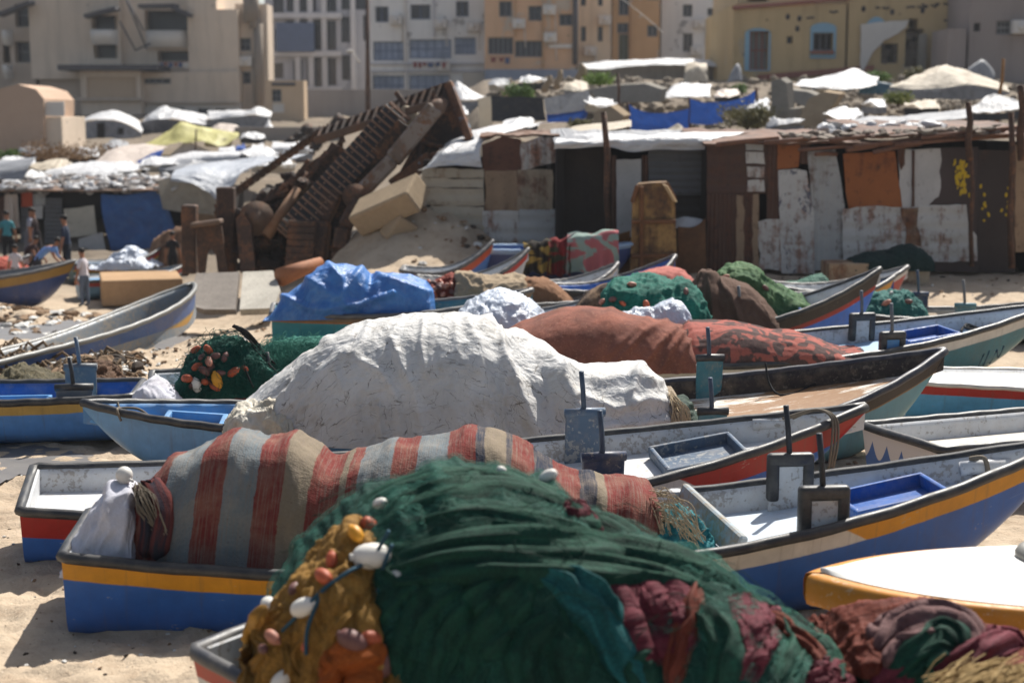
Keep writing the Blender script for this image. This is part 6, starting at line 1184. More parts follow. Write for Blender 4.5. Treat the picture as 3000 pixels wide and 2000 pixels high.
for k, (rows, m_, lb) in enumerate((
    ([[(-60, 560, 56), (0, 545, 56), (60, 540, 56)], [(-60, 490, 57), (0, 485, 57), (100, 470, 57)], [(-40, 475, 60), (20, 472, 60), (110, 462, 60)]], GTARP, 'grey sheet roof at the far left over the dark shack'),
    ([[(130, 545, 58), (200, 535, 58), (280, 520, 58), (345, 515, 58)], [(130, 505, 59), (210, 495, 59), (280, 490, 59), (345, 490, 59)], [(210, 485, 61), (250, 480, 61), (300, 478, 61), (350, 482, 61)]], WTARP, 'rounded white sheet roof just above the left roof scrap'),
    ([[(260, 490, 61), (330, 482, 61), (390, 486, 61), (440, 470, 61)], [(300, 455, 63), (350, 440, 63), (420, 436, 63), (480, 436, 63)], [(318, 440, 65), (380, 428, 65), (440, 428, 65), (490, 432, 65)]], PTARP, 'pinkish sheet roof below the yellow tent'),
    ([[(385, 490, 61), (420, 484, 61), (460, 482, 61)], [(405, 470, 61.5), (440, 456, 61.5), (480, 446, 61.5)], [(430, 458, 62), (460, 446, 62), (486, 438, 62)]], BTARP, 'small blue tarp lying on the pinkish roof'),
    ([[(440, 500, 62), (540, 495, 62), (640, 488, 62), (720, 470, 62)], [(450, 478, 62.5), (540, 462, 62.5), (640, 455, 62.5), (725, 452, 62.5)], [(500, 462, 65), (560, 450, 65), (640, 448, 65), (730, 448, 65)]], WTARP, 'long pale sheet roof left of the wrecked machine'))):
    cloth(rows, m_, 'roof_tarp', lb, 'roof sheet', 'white sheets covering shack roofs', noise=.1, ns=.9, seed=20 + k)
# ---------------------------------------------------------------- tents
TG = 'tents pitched on the slope'
def tent(label, rows, m_, wall=None, wm=None, poles=(), seed=0, noise=.06, parts=()):
    c = rows[0][len(rows[0]) // 2]; t = thing('tent', label, 'tent', at(c[0], (wall or rows[0])[len(rows[0]) // 2][1], c[2]), group=TG)
    cloth(rows, m_, 'canopy', root=t, noise=noise * 2, ns=1.2, seed=seed, nu=44, nv=22)
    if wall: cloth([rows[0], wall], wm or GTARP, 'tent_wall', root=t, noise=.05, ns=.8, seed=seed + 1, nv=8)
    for (a, b, c_, e, d) in poles:
        mb = MB(); mb.tube([at(a, b, d), at(c_, e, d)], .04, 6); mb.build('tent_pole', RPOLE, t, world=True)
    for pl_, d, mm, nm in parts: panel(t, pl_, d, mm, nm, amp=.5)
    return t
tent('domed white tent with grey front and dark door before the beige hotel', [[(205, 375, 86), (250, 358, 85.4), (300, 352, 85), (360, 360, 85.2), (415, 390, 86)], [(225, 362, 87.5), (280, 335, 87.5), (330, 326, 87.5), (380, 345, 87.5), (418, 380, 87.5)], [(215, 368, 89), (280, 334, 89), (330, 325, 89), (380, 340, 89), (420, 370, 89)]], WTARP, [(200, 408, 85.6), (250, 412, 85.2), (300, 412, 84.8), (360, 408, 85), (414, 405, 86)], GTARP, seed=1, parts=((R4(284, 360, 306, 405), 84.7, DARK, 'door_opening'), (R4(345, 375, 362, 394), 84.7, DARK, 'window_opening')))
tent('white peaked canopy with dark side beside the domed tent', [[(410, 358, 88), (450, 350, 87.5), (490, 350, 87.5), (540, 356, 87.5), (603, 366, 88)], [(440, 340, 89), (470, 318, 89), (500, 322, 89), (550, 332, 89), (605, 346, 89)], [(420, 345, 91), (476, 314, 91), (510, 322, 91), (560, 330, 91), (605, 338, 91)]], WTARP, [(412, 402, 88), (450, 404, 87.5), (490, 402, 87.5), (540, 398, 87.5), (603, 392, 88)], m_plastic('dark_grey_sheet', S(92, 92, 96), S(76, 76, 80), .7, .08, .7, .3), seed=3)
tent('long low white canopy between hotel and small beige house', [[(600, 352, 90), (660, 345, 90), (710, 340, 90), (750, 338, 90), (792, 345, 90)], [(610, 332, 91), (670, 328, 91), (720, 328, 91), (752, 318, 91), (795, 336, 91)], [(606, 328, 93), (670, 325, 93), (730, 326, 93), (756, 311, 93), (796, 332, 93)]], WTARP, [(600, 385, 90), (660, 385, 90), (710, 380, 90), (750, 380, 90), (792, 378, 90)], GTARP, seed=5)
tent('pale yellow tarp tent with sagging right wing', [[(400, 436, 75), (450, 428, 75), (520, 418, 75), (590, 415, 75), (640, 430, 75), (698, 402, 76)], [(455, 405, 76.5), (500, 385, 76.5), (530, 362, 76.5), (600, 380, 76.5), (650, 388, 76.5), (700, 392, 76.5)], [(470, 395, 78), (510, 375, 78), (540, 360, 78), (600, 374, 78), (650, 382, 78), (700, 390, 78)]], YTARP, None, seed=7, poles=((575, 380, 572, 452, 74.8),))
cloth([[(500, 452, 75.2), (525, 430, 75.2), (545, 415, 75.2), (575, 425, 75.2), (618, 442, 75.2)], [(500, 462, 75), (525, 460, 75), (545, 460, 75), (575, 460, 75), (618, 458, 75)]], PTARP, 'canvas_flap', 'pale front flap under the yellow tarp tent', 'tent flap')
tent('small white cone tent in front of the grey compound wall', [[(766, 384, 86), (780, 386, 85.6), (795, 386, 85.5), (812, 382, 86)], [(778, 366, 86.2), (785, 360, 86.2), (790, 360, 86.2), (796, 366, 86.2)], [(785, 350, 86.6), (787, 348, 86.6), (789, 348, 86.6), (790, 350, 86.6)]], WTARP, seed=9, noise=.02)
tent('small pale dome between canopy and yellow tent', [[(612, 392, 84), (650, 390, 83.6), (690, 390, 83.6), (718, 392, 84)], [(620, 372, 85), (650, 364, 85), (690, 368, 85), (716, 388, 85)], [(625, 370, 86), (650, 362, 86), (690, 366, 86), (714, 386, 86)]], PTARP, seed=11)
for k, (x0, x1, y0, y1, dd, m_) in enumerate(((795, 905, 412, 436, 68, WTARP), (735, 775, 418, 438, 69, WTARP), (690, 720, 420, 440, 69, BTARP), (640, 690, 424, 444, 66, WTARP))):
    cloth([[(x0, y1 + 22, dd), ((x0 + x1) / 2, y1 + 22, dd), (x1, y1 + 20, dd)], [(x0, y1, dd), ((x0 + x1) / 2, y1 - 4, dd), (x1, y1 - 2, dd)], [(x0 + 5, y0 + 6, dd + 1.5), ((x0 + x1) / 2, y0 + 8, dd + 1.5), (x1 - 4, y0, dd + 1.5)]], m_, 'roof_tarp', ['white awning above the wrecked machine track', 'small white awning left of the white awning', 'small blue awning scrap by the pale dome', 'short white awning under the yellow tent'][k], 'roof sheet', 'white sheets covering shack roofs', noise=.06, seed=40 + k, nu=16, nv=12)
tent('striped white pyramid tent right of the wrecked machine', [[(1325, 302, 62), (1350, 298, 61.5), (1380, 298, 61.5), (1424, 292, 62)], [(1330, 275, 62.3), (1345, 262, 62.3), (1365, 262, 62.3), (1400, 280, 62.3)], [(1336, 248, 63), (1340, 240, 63), (1346, 240, 63), (1352, 248, 63)]], WTARP, [(1345, 360, 62), (1360, 362, 61.5), (1385, 362, 61.5), (1415, 360, 62)], GTARP, seed=13)
tent('tall peaked white tent behind the blue tarps', [[(1898, 295, 58), (1950, 290, 57.5), (2010, 290, 57.5), (2080, 288, 58)], [(1940, 278, 58.6), (1980, 262, 58.6), (2020, 258, 58.6), (2080, 262, 58.6)], [(1965, 262, 60), (1998, 243, 60), (2030, 245, 60), (2085, 252, 60)]], WTARP, None, seed=15)
tent('white tent with flat wings left of the big cream tent', [[(2316, 252, 56), (2380, 258, 55.5), (2440, 264, 55.5), (2520, 262, 55.5), (2568, 248, 56)], [(2350, 242, 57), (2420, 232, 57), (2490, 215, 57), (2530, 222, 57), (2570, 238, 57)], [(2360, 236, 59), (2440, 224, 59), (2505, 208, 59), (2545, 218, 59), (2572, 232, 59)]], WTARP, None, seed=17)
cloth([[(2516, 275, 56.5), (2560, 276, 56.5), (2620, 272, 56.5)], [(2520, 258, 56.6), (2566, 248, 56.6), (2622, 252, 56.6)], [(2540, 245, 56.7), (2570, 238, 56.7), (2622, 250, 56.7)]], m_plastic('teal_sheet', S(70, 104, 120), S(56, 88, 104), .7, .1, .6, .2), 'canvas_flap', 'teal blue flap between the white tent and the cream tent', 'tent flap')
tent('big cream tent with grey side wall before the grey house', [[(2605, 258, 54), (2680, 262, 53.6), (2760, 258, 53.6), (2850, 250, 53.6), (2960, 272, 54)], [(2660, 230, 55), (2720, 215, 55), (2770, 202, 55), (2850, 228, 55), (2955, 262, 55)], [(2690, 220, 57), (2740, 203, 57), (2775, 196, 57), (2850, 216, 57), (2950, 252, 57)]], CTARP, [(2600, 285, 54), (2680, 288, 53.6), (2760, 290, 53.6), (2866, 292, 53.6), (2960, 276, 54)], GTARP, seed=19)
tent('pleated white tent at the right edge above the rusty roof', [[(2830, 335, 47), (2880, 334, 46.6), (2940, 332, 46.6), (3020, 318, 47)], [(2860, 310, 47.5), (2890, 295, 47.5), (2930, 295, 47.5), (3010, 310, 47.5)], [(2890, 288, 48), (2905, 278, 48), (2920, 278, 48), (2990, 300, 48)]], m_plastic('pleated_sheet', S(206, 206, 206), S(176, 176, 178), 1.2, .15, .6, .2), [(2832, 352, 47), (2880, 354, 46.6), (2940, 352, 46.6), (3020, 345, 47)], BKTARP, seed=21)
for k, (rows, m_, lb) in enumerate((
    ([[(1838, 302, 52), (1870, 322, 52), (1920, 332, 52), (1975, 328, 52), (2020, 318, 52)], [(1842, 345, 52), (1880, 356, 52), (1930, 362, 52), (1980, 362, 52), (2020, 352, 52)], [(1848, 388, 52), (1890, 390, 52), (1930, 392, 52), (1980, 386, 52), (2016, 384, 52)]], BTARP, 'sagging royal blue tarp, leftmost of the blue row'),
    ([[(2022, 290, 51), (2060, 300, 51), (2090, 300, 51), (2120, 298, 51)], [(2022, 330, 51), (2060, 330, 51), (2090, 330, 51), (2120, 328, 51)], [(2020, 362, 51), (2060, 366, 51), (2090, 364, 51), (2118, 360, 51)]], BTARP, 'square royal blue tarp hanging between two poles'),
    ([[(2118, 300, 51), (2160, 292, 51), (2190, 280, 51), (2213, 264, 51)], [(2118, 316, 51), (2160, 314, 51), (2190, 305, 51), (2212, 285, 51)], [(2118, 326, 51), (2160, 326, 51), (2190, 322, 51), (2210, 310, 51)]], BTARP, 'flapping corner of royal blue tarp flying to the right'),
    ([[(1438, 280, 54), (1490, 284, 54), (1540, 284, 54), (1592, 288, 54)], [(1440, 320, 54), (1490, 320, 54), (1540, 322, 54), (1594, 322, 54)], [(1440, 356, 54), (1490, 358, 54), (1540, 356, 54), (1600, 354, 54)]], BKTARP, 'black tarp screen left of the grey and blue screen'),
    ([[(1594, 288, 53.8), (1640, 280, 53.8), (1690, 272, 53.8), (1724, 266, 53.8)], [(1596, 310, 53.8), (1640, 308, 53.8), (1690, 302, 53.8), (1724, 296, 53.8)], [(1600, 334, 53.8), (1640, 332, 53.8), (1690, 326, 53.8), (1724, 318, 53.8)]], GTARP, 'grey tarp screen above a blue strip'),
    ([[(1600, 335, 53.7), (1640, 333, 53.7), (1690, 327, 53.7), (1722, 319, 53.7)], [(1602, 350, 53.7), (1640, 348, 53.7), (1690, 344, 53.7), (1720, 338, 53.7)], [(1604, 360, 53.7), (1640, 358, 53.7), (1690, 358, 53.7), (1716, 352, 53.7)]], BTARP, 'blue strip of tarp below the grey screen'),
    ([[(1400, 290, 55), (1420, 284, 55), (1440, 282, 55)], [(1402, 330, 55), (1420, 330, 55), (1442, 330, 55)], [(1402, 372, 55), (1420, 372, 55), (1444, 370, 55)]], CTARP, 'cream canvas screen at the left of the black screen'),
    ([[(1960, 375, 50), (1985, 360, 50), (2000, 368, 50)], [(1945, 385, 49.8), (1970, 378, 49.8), (2005, 380, 49.8)], [(1930, 400, 49.6), (1965, 398, 49.6), (2010, 398, 49.6)]], CTARP, 'small pale peak in front of the blue tarps'),
    ([[(2480, 370, 40), (2600, 366, 40), (2700, 360, 40), (2830, 350, 40)], [(2500, 352, 42), (2600, 348, 42), (2700, 340, 42), (2840, 330, 42)], [(2540, 345, 44), (2620, 340, 44), (2700, 332, 44), (2850, 322, 44)]], GTARP, 'grey sheet roof behind the litter on the rusty roof'),
    ([[(1640, 395, 38), (1720, 388, 38), (1800, 380, 38), (1850, 372, 38)], [(1660, 385, 40), (1720, 374, 40), (1800, 366, 40), (1850, 362, 40)], [(1680, 375, 41), (1740, 366, 41), (1810, 360, 41), (1850, 356, 41)]], CTARP, 'crumpled cream sheet behind the white roof'))):
    cloth(rows, m_, 'tarp', lb, 'tarp', 'tarps strung up on the slope', noise=.07, ns=.9, seed=60 + k)
for k, (x, y0, y1, dd) in enumerate(((1838, 298, 395, 52), (2020, 285, 395, 51.5), (2215, 258, 380, 51), (1810, 215, 365, 54))): post(x, y0, x + 4, y1, dd, dd, .05, RPOLE, ['thin pole at the left end of the blue tarps', 'thin pole between the two blue tarps', 'thin pole holding the flying blue corner', 'tall thin pole in the grey rubble gap'][k], 'pole', 'pole')

def two(name, a, b, sc_=2.4, t=.5): return m_cloth(name, lambda g, uv: g.mix(g.ramp(g.noise(uv, sc_, 3, .5, 1.), [(t - .02, 0), (t + .02, 1)]), a, b), 60, .03)
for k, (x0, x1, yt, yb, m_, lb) in enumerate(((1532, 1612, 712, 800, two('yellow_black_cloth', S(44, 40, 36), S(150, 126, 66)), 'yellow and black cloth hung over the dark blue boat'), (1606, 1672, 705, 806, two('red_green_cloth', S(112, 36, 38), S(56, 62, 48)), 'dark red and green cloth hung beside the mint blanket'), (1662, 1812, 690, 800, two('mint_pink_blanket', S(132, 150, 142), S(160, 92, 96)), 'mint blanket with pink patches hung at the right of the draped boat'))):
    n = 6; xs2 = [lerp(x0, x1, i / n) for i in range(n + 1)]; wv = [4 * math.sin(i * 2.1 + k) for i in range(n + 1)]
    cloth([[(x, yt - 8 + w_, 32.9) for x, w_ in zip(xs2, wv)], [(x, yt - (x - x0) * .12 + w_, 31.9) for x, w_ in zip(xs2, wv)], [(x, lerp(yt, yb, .12) - (x - x0) * .06, 31.6 + .05 * (i % 2)) for i, x in enumerate(xs2)], [(x, lerp(yt, yb, .55), 31.55 + .1 * (i % 2)) for i, x in enumerate(xs2)], [(x, yb + 1.2 * w_, 31.5 + .14 * (i % 2)) for i, (x, w_) in enumerate(zip(xs2, wv))]], m_, 'blanket', lb, 'blanket', 'blankets drying over the boat', noise=.05, ns=2, seed=80 + k, nu=40, nv=30)

SH = ((150, 470, 520, 70, 60, CTARP, 'low cream shelter above the left roof scrap'), (60, 462, 500, 60, 62, WTARP, 'white shelter at the far left above the dark shack'), (250, 440, 476, 50, 68, WTARP, 'white shelter beside the dry brown scrub'), (345, 418, 452, 46, 74, GTARP, 'grey shelter left of the yellow tent'), (470, 470, 498, 60, 60, WTARP, 'white shelter right of the small blue tarp'),
      (760, 438, 470, 60, 62, WTARP, 'white shelter below the grey compound wall'), (870, 434, 462, 50, 62, GTARP, 'grey shelter just left of the machine rails'), (640, 400, 424, 44, 76, CTARP, 'cream shelter right of the yellow tent wing'), (740, 392, 414, 40, 80, WTARP, 'white shelter below the cone tent'), (190, 392, 420, 36, 82, GTARP, 'grey shelter left of the domed tent'), (1465, 232, 262, 36, 66, GTARP, 'grey shelter over the green bush'),
      (1560, 226, 256, 44, 66, WTARP, 'white shelter below the orange tan block'), (1690, 246, 276, 40, 60, CTARP, 'cream shelter right of the broken pillars'), (1860, 252, 286, 40, 60, WTARP, 'white shelter left of the tall peaked tent'), (2130, 268, 292, 40, 55, PTARP, 'pinkish shelter above the flying blue corner'), (2220, 300, 330, 36, 50, WTARP, 'white shelter left of the upright concrete slab'), (2420, 246, 274, 44, 57, GTARP, 'grey shelter under the wing of the white tent'), (2700, 300, 332, 56, 48, CTARP, 'cream shelter low in front of the cream tent'), (2560, 296, 326, 40, 48, WTARP, 'white shelter between the rubble and the cream tent'), (1330, 318, 352, 44, 48, WTARP, 'white shelter at the foot of the striped pyramid tent'), (1520, 352, 384, 60, 44, WTARP, 'white shelter below the black screen'), (2300, 352, 384, 60, 41, GTARP, 'grey shelter behind the rusty roof edge'),
      (60, 500, 545, 90, 57, WTARP, 'wide white sheet shelter over the left end of the dark shack'), (330, 480, 520, 110, 59.5, WTARP, 'wide white sheet shelter above the steel blue front'), (560, 476, 512, 100, 59.5, GTARP, 'wide grey sheet shelter behind the pale spilling roof'), (690, 455, 490, 90, 63, WTARP, 'wide white sheet shelter left of the machine rails'), (120, 430, 462, 70, 70, GTARP, 'wide grey shelter above the dry scrub'), (420, 455, 484, 80, 66, WTARP, 'wide white shelter under the yellow tent'), (800, 462, 500, 70, 58, WTARP, 'white shelter behind the far machine track'), (1180, 330, 372, 70, 47, GTARP, 'grey shelter hidden behind the machine bucket'), (2470, 330, 362, 60, 44, WTARP, 'white shelter on the rubble right of the pale slab'), (1760, 290, 322, 50, 53, WTARP, 'white shelter between the grey screen and blue tarps'))
for k, (cx, y0, y1, hw_, dd, m_, lb) in enumerate(SH):
    r_ = random.Random(k); a_ = r_.uniform(-.4, .4) * hw_; ym = lerp(y0, y1, .5)
    t_ = thing('shelter', lb, 'shelter', at(cx, y1, dd), group='makeshift shelters on the slope')
    cloth([[(cx - hw_, ym + 2, dd), (cx - hw_ * .4, ym + 4, dd - .3), (cx + hw_ * .4, ym + 3, dd - .3), (cx + hw_, ym, dd)], [(cx - hw_ * .8, lerp(y0, ym, .5), dd + .7), (cx + a_ - hw_ * .2, y0 + 2, dd + .7), (cx + a_ + hw_ * .2, y0 + 3, dd + .7), (cx + hw_ * .8, lerp(y0, ym, .6), dd + .7)], [(cx - hw_ * .7, y0 + 5, dd + 1.6), (cx + a_ - hw_ * .2, y0, dd + 1.6), (cx + a_ + hw_ * .2, y0, dd + 1.6), (cx + hw_ * .7, y0 + 5, dd + 1.6)]], m_, 'canopy', root=t_, noise=.17, ns=1.5, seed=200 + k, nu=28, nv=16)
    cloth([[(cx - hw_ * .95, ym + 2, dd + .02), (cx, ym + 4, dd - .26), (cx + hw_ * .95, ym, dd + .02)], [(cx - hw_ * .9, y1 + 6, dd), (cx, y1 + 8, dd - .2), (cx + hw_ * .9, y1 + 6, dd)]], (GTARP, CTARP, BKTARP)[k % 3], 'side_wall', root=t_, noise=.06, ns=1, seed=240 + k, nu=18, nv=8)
# ---------------------------------------------------------------- rubble, slabs, plants on the slope
def dep(px, py, d0=37., d1=140., n=420):
    r = ray(px, py); D = np.linspace(d0, d1, n); t = D / r.y; k = np.nonzero(H + r.z * t < gz(r.x * t, D))[0]
    return float(D[k[0]]) if len(k) else d1
CONC = m_concrete('grey_concrete', S(150, 144, 134)); CONC2 = m_concrete('tan_concrete', S(168, 148, 122)); RUB = m_concrete('rubble_stone', S(150, 138, 122), 2.)
mb = MB(); rr = random.Random(99); n = 0
for i in range(1500):
    x = rr.uniform(1700, 3020) if i % 3 else rr.uniform(2350, 2900); y = rr.uniform(235, 385); d = dep(x, y); p = at(x, y, d); s_ = rr.choice([.08, .12, .16, .2, .34]) * rr.uniform(.6, 1.3)
    mb.rock(p + Vector((0, 0, s_ * .2)), (s_, s_ * rr.uniform(.6, 1), s_ * rr.uniform(.4, .8)), 0, i, .6, 7, 5)
for i in range(260):
    x = rr.uniform(1440, 1900); y = rr.uniform(215, 300); d = dep(x, y); p = at(x, y, d); s_ = rr.uniform(.1, .4); mb.rock(p + Vector((0, 0, s_ * .2)), (s_ * .7, s_ * .5, s_ * .4), 0, i + 1000, .6, 7, 5)
tag(mb.build('rubble', RUB), 'grey rubble of broken concrete covering the slope', 'rubble', kind='stuff')
def slab(label, poly, d, mat, dy=.35, name='concrete_slab', tilt=.15, cat='concrete slab'):
    P = [at(a, b, d) for a, b in poly]; zb = min(p.z for p in P); P = [Vector((p.x, p.y + (p.z - zb) * tilt, p.z)) for p in P]; mb = MB(); mb.prism(P, (.25, dy, .05)); return mb.build(name, mat, label=label, cat=cat, group='broken concrete slabs', fixn=True)
slab('tall upright concrete slab left of the white tent', [(2262, 240), (2290, 230), (2308, 244), (2312, 330), (2340, 372), (2262, 372)], 47, CONC)
slab('sloping concrete slab with a rounded foot beside the upright slab', [(2312, 320), (2350, 316), (2350, 372), (2300, 372)], 46.5, CONC)
slab('large pale concrete slab leaning in the middle of the rubble', [(2345, 345), (2375, 290), (2420, 268), (2470, 276), (2430, 330), (2410, 372), (2345, 372)], 46, CONC2, tilt=.4)
slab('grey concrete slab lying behind the leaning pale slab', [(2310, 262), (2370, 268), (2440, 300), (2400, 330), (2330, 300)], 49, CONC, tilt=.5)
slab('broken slab with ragged top right of the pale slab', [(2440, 330), (2480, 318), (2510, 330), (2512, 366), (2440, 370)], 45, CONC, tilt=.2)
slab('tan broken slab above the grey screens', [(1720, 262), (1800, 250), (1890, 245), (1940, 262), (1930, 300), (1760, 300)], 57, CONC, tilt=.3)
slab('twisted grey slab in the gap left of the blue tarps', [(1740, 330), (1790, 310), (1830, 340), (1800, 380), (1740, 375)], 50, CONC2, tilt=.5)
for k, (a, b, c, e, dd) in enumerate(((1595, 270, 1610, 222, 62), (1632, 262, 1640, 206, 62), (1690, 250, 1700, 196, 63), (1470, 290, 1490, 262, 60), (1720, 230, 1700, 190, 63))): post(c, e, a, b, dd, dd, .12, CONC2, ['short broken pillar in the rubble by the green bush', 'taller broken pillar in the rubble', 'bent reinforcing pillar below the beige tower', 'leaning stump beside the green bush', 'thin leaning stick below the beige tower'][k], 'broken_pillar', 'pillar', 'broken pillars in the rubble')
def bush(label, x0, x1, y0, y1, d, c1, c2, n=900, seed=0, name='bush'):
    r = random.Random(seed); a, b = at(x0, y1, d), at(x1, y0, d); t = thing(name, label, 'bush', ((a.x + b.x) / 2, d, a.z), group='bushes growing in the rubble'); mb = MB(); w, h = (b.x - a.x) / 2, (b.z - a.z)
    cl = [(r.uniform(-.8, .8) * w, r.uniform(-.5, .5) * w * .6, r.uniform(.15, .75) * h) for _ in range(9)]
    for i in range(n):
        c = r.choice(cl); q = Vector((r.gauss(0, .28) * w + c[0], r.gauss(0, .3) * w * .6 + c[1], abs(r.gauss(0, .22) * h + c[2]))); s_ = r.uniform(.04, .1)
        u = Vector((r.gauss(0, 1), r.gauss(0, 1), r.gauss(0, 1))).normalized(); v = u.orthogonal().normalized(); p0 = Vector(((a.x + b.x) / 2, d, a.z)) + q
        mb.add([p0 - u * s_, p0 + v * s_ * .4, p0 + u * s_, p0 - v * s_ * .4], [(0, 1, 2, 3)], 0, False)
    g = Gr('leaf_' + str(seed)); nn = g.noise(g.co(), 3, 3); mt = g.fin(g.mix(g.ramp(nn, [(.3, 0), (.7, 1)]), c1, c2), .7, trans=.25)
    mb.build('foliage', mt, t, world=True); mb = MB()
    for c in cl[:6]: mb.tube([Vector(((a.x + b.x) / 2, d, a.z - .1)), Vector(((a.x + b.x) / 2 + c[0] * .5, d + c[1] * .5, a.z + c[2] * .6)), Vector(((a.x + b.x) / 2 + c[0], d + c[1], a.z + c[2]))], [.03, .02, .01], 5)
    mb.build('stem', WOODD, t, world=True); return t
GRN = (S(60, 92, 34), S(104, 132, 52)); OLV = (S(84, 82, 48), S(124, 116, 74)); BRNB = (S(112, 84, 56), S(140, 110, 76))
bush('bright green bush beside the black tarp screen', 1488, 1562, 246, 284, 58, *GRN, 900, 1); bush('yellow green bush below the beige tower wall', 1718, 1792, 212, 248, 62, S(92, 124, 40), S(130, 156, 60), 800, 2); bush('green weeds between the two big tents', 2540, 2610, 212, 238, 59, *GRN, 700, 3); bush('olive weeds behind the cream tent', 2650, 2700, 198, 236, 60, *OLV, 500, 4)
bush('green weeds on the rubble below the cream tent', 2596, 2668, 274, 302, 49, S(88, 104, 40), S(140, 140, 62), 700, 5); bush('dry olive bush right of the blue tarps', 2118, 2260, 310, 374, 46.5, *OLV, 1500, 6); bush('low green weeds left of the tilted yellow house', 2150, 2200, 248, 272, 58, *GRN, 400, 7); bush('dry brown scrub below the domed tent', 90, 330, 415, 468, 66, *BRNB, 1800, 8); bush('small green weeds at the far left under the gabled house', -10, 60, 438, 462, 67, *GRN, 500, 9); bush('faded green bush under the blue strip of tarp', 1660, 1720, 352, 382, 50, *OLV, 500, 10)
# ---------------------------------------------------------------- wrecked machine
RU = m_rust('machine_rust', S(74, 57, 48), S(42, 34, 31)); RU2 = m_rust('machine_rust_light', S(108, 88, 74), S(70, 56, 48)); RUB_ = m_rust('machine_rust_blue', S(92, 64, 48), S(52, 40, 36), paintc=S(110, 140, 160), amt=.12); RUD = m_rust('machine_dark', S(48, 40, 36), S(31, 28, 27)); SHOE = m_plain('track_shoe', S(50, 47, 48), .6); GROU_LIT = m_rust('grouser_sunlit', S(140, 112, 94), S(96, 76, 64))  # grousers coloured lighter than the shoes so they read as sunlit
EX = thing('wrecked_excavator', 'rusted upturned tracked excavator wreck leaning over concrete blocks', 'excavator', at(850, 790, 36.8))
def crawler(name, A, B, Wd, width, rad, pitch, mats, shoe_h=.035, gr_h=.07):
    A, B, W = Vector(A), Vector(B), Vector(Wd).normalized(); a = (B - A); L = a.length; a.normalize(); W = (W - a * W.dot(a)).normalized(); n = a.cross(W)
    if n.y > 0: n = -n
    P = 2 * L + 2 * PI * rad; k = int(P / pitch); mb = MB()
    for i in range(k):
        s_ = P * i / k
        if s_ < L: p = A + a * s_; t = a; nn = n
        elif s_ < L + PI * rad: th = (s_ - L) / rad; p = B - n * rad + (n * math.cos(th) + a * math.sin(th)) * rad; nn = n * math.cos(th) + a * math.sin(th); t = a * math.cos(th) - n * math.sin(th)
        elif s_ < 2 * L + PI * rad: p = B - n * 2 * rad - a * (s_ - L - PI * rad); t = -a; nn = -n
        else: th = (s_ - 2 * L - PI * rad) / rad; p = A - n * rad + (-n * math.cos(th) - a * math.sin(th)) * rad; nn = -n * math.cos(th) - a * math.sin(th); t = -a * math.cos(th) + n * math.sin(th)
        R = Matrix((W, t, nn)).transposed()
        mb.box(p, (width, pitch * .92, shoe_h), R, .006, 0); mb.box(p + nn * (gr_h / 2 + shoe_h / 2 - .004) + t * pitch * .3, (width * .99, .035, gr_h), R, .008, 1)
        for q in (-.25, .25): mb.box(p + nn * (shoe_h / 2 + .01) + W * q * width - t * pitch * .1, (.04, .04, .025), R, 0, 1)
    o = mb.build(name, mats, EX, world=True); mb = MB(); R = Matrix((W, a, n)).transposed()
    mb.box((A + B) / 2 - n * rad, (width * .5, L * .98, rad * 1.2), R, .04)
    for q in np.linspace(.02, .98, 7): c = A + a * L * q - n * rad; mb.tube([c - W * width * .36, c + W * width * .36], rad * (.86 if q in (.02, .98) else .5), 14)
    mb.build('track_frame', RUD, o); return o
crawler('crawler_track', at(884, 640, 36.3), at(1146, 350, 37.6), (1, .22, -.05), .66, .42, .172, [SHOE, GROU_LIT], .035, .05)
mb = MB()
for i in range(8): mb.box(at(886 - 1.5 * i, 655 + i * 19, 36.0 - .03 * i), (.66, .1, .15), Matrix.Rotation(.03, 3, 'Y'), .02)
mb.build('hanging_track_end', RU, EX, world=True)
crawler('crawler_track', at(700, 640, 38.2), at(985, 436, 39.2), (.75, .9, .1), .3, .34, .172, [RU, RU], .05, .06)
def bm_(name, items, mat, bev=.03):
    mb = MB()
    for it in items: beam(mb, at(*it[0]), at(*it[1]), it[2], it[3], bev=bev)
    return mb.build(name, mat, EX, world=True)
bm_('boom_rail', [((938, 386, 39.5), (1324, 243, 38.2), .16, .14)], RU); bm_('boom_rail', [((926, 412, 39.0), (1306, 292, 37.8), .3, .2)], RU2)
mb = MB()
for i in range(17):
    t = i / 16; p0 = at(945 + 370 * t, 384 - 134 * t, 39.4 - 1.2 * t); p1 = at(936 + 366 * t, 408 - 118 * t, 39.0 - 1.2 * t); beam(mb, p0 + Vector((0, -.1, .08)), p1 + Vector((-.05, -.06, 0)), .1, .07, bev=.01)
mb.build('rung', RU, EX, world=True)
mb = MB(); mb.prism([at(*q) for q in ((945, 388, 39.3), (1318, 250, 38.1), (1300, 288, 38.0), (932, 408, 39.2))], (0, .12, 0)); mb.build('web_plate', RUD, EX, world=True, fixn=True)
mb = MB(); mb.prism([at(*q, 37.2) for q in ((1165, 350), (1196, 372), (1140, 470), (1050, 585), (1000, 700), (960, 660), (1030, 520))], (0, .3, 0)); mb.build('side_frame', RUD, EX, world=True, fixn=True)
mb = MB(); mb.prism([at(*q, 38.6) for q in ((700, 650), (800, 560), (985, 425), (1015, 440), (930, 560), (870, 650), (760, 690))], (0, .2, 0)); mb.build('inner_frame', RUD, EX, world=True, fixn=True)
bm_('stick_arm', [((1030, 592, 36.4), (1150, 470, 36.7), .5, .36), ((1150, 470, 36.7), (1275, 316, 37.0), .5, .42)], m_rust('arm_paint', S(108, 92, 80), S(76, 64, 56), paintc=S(128, 116, 106), amt=.5), .06)
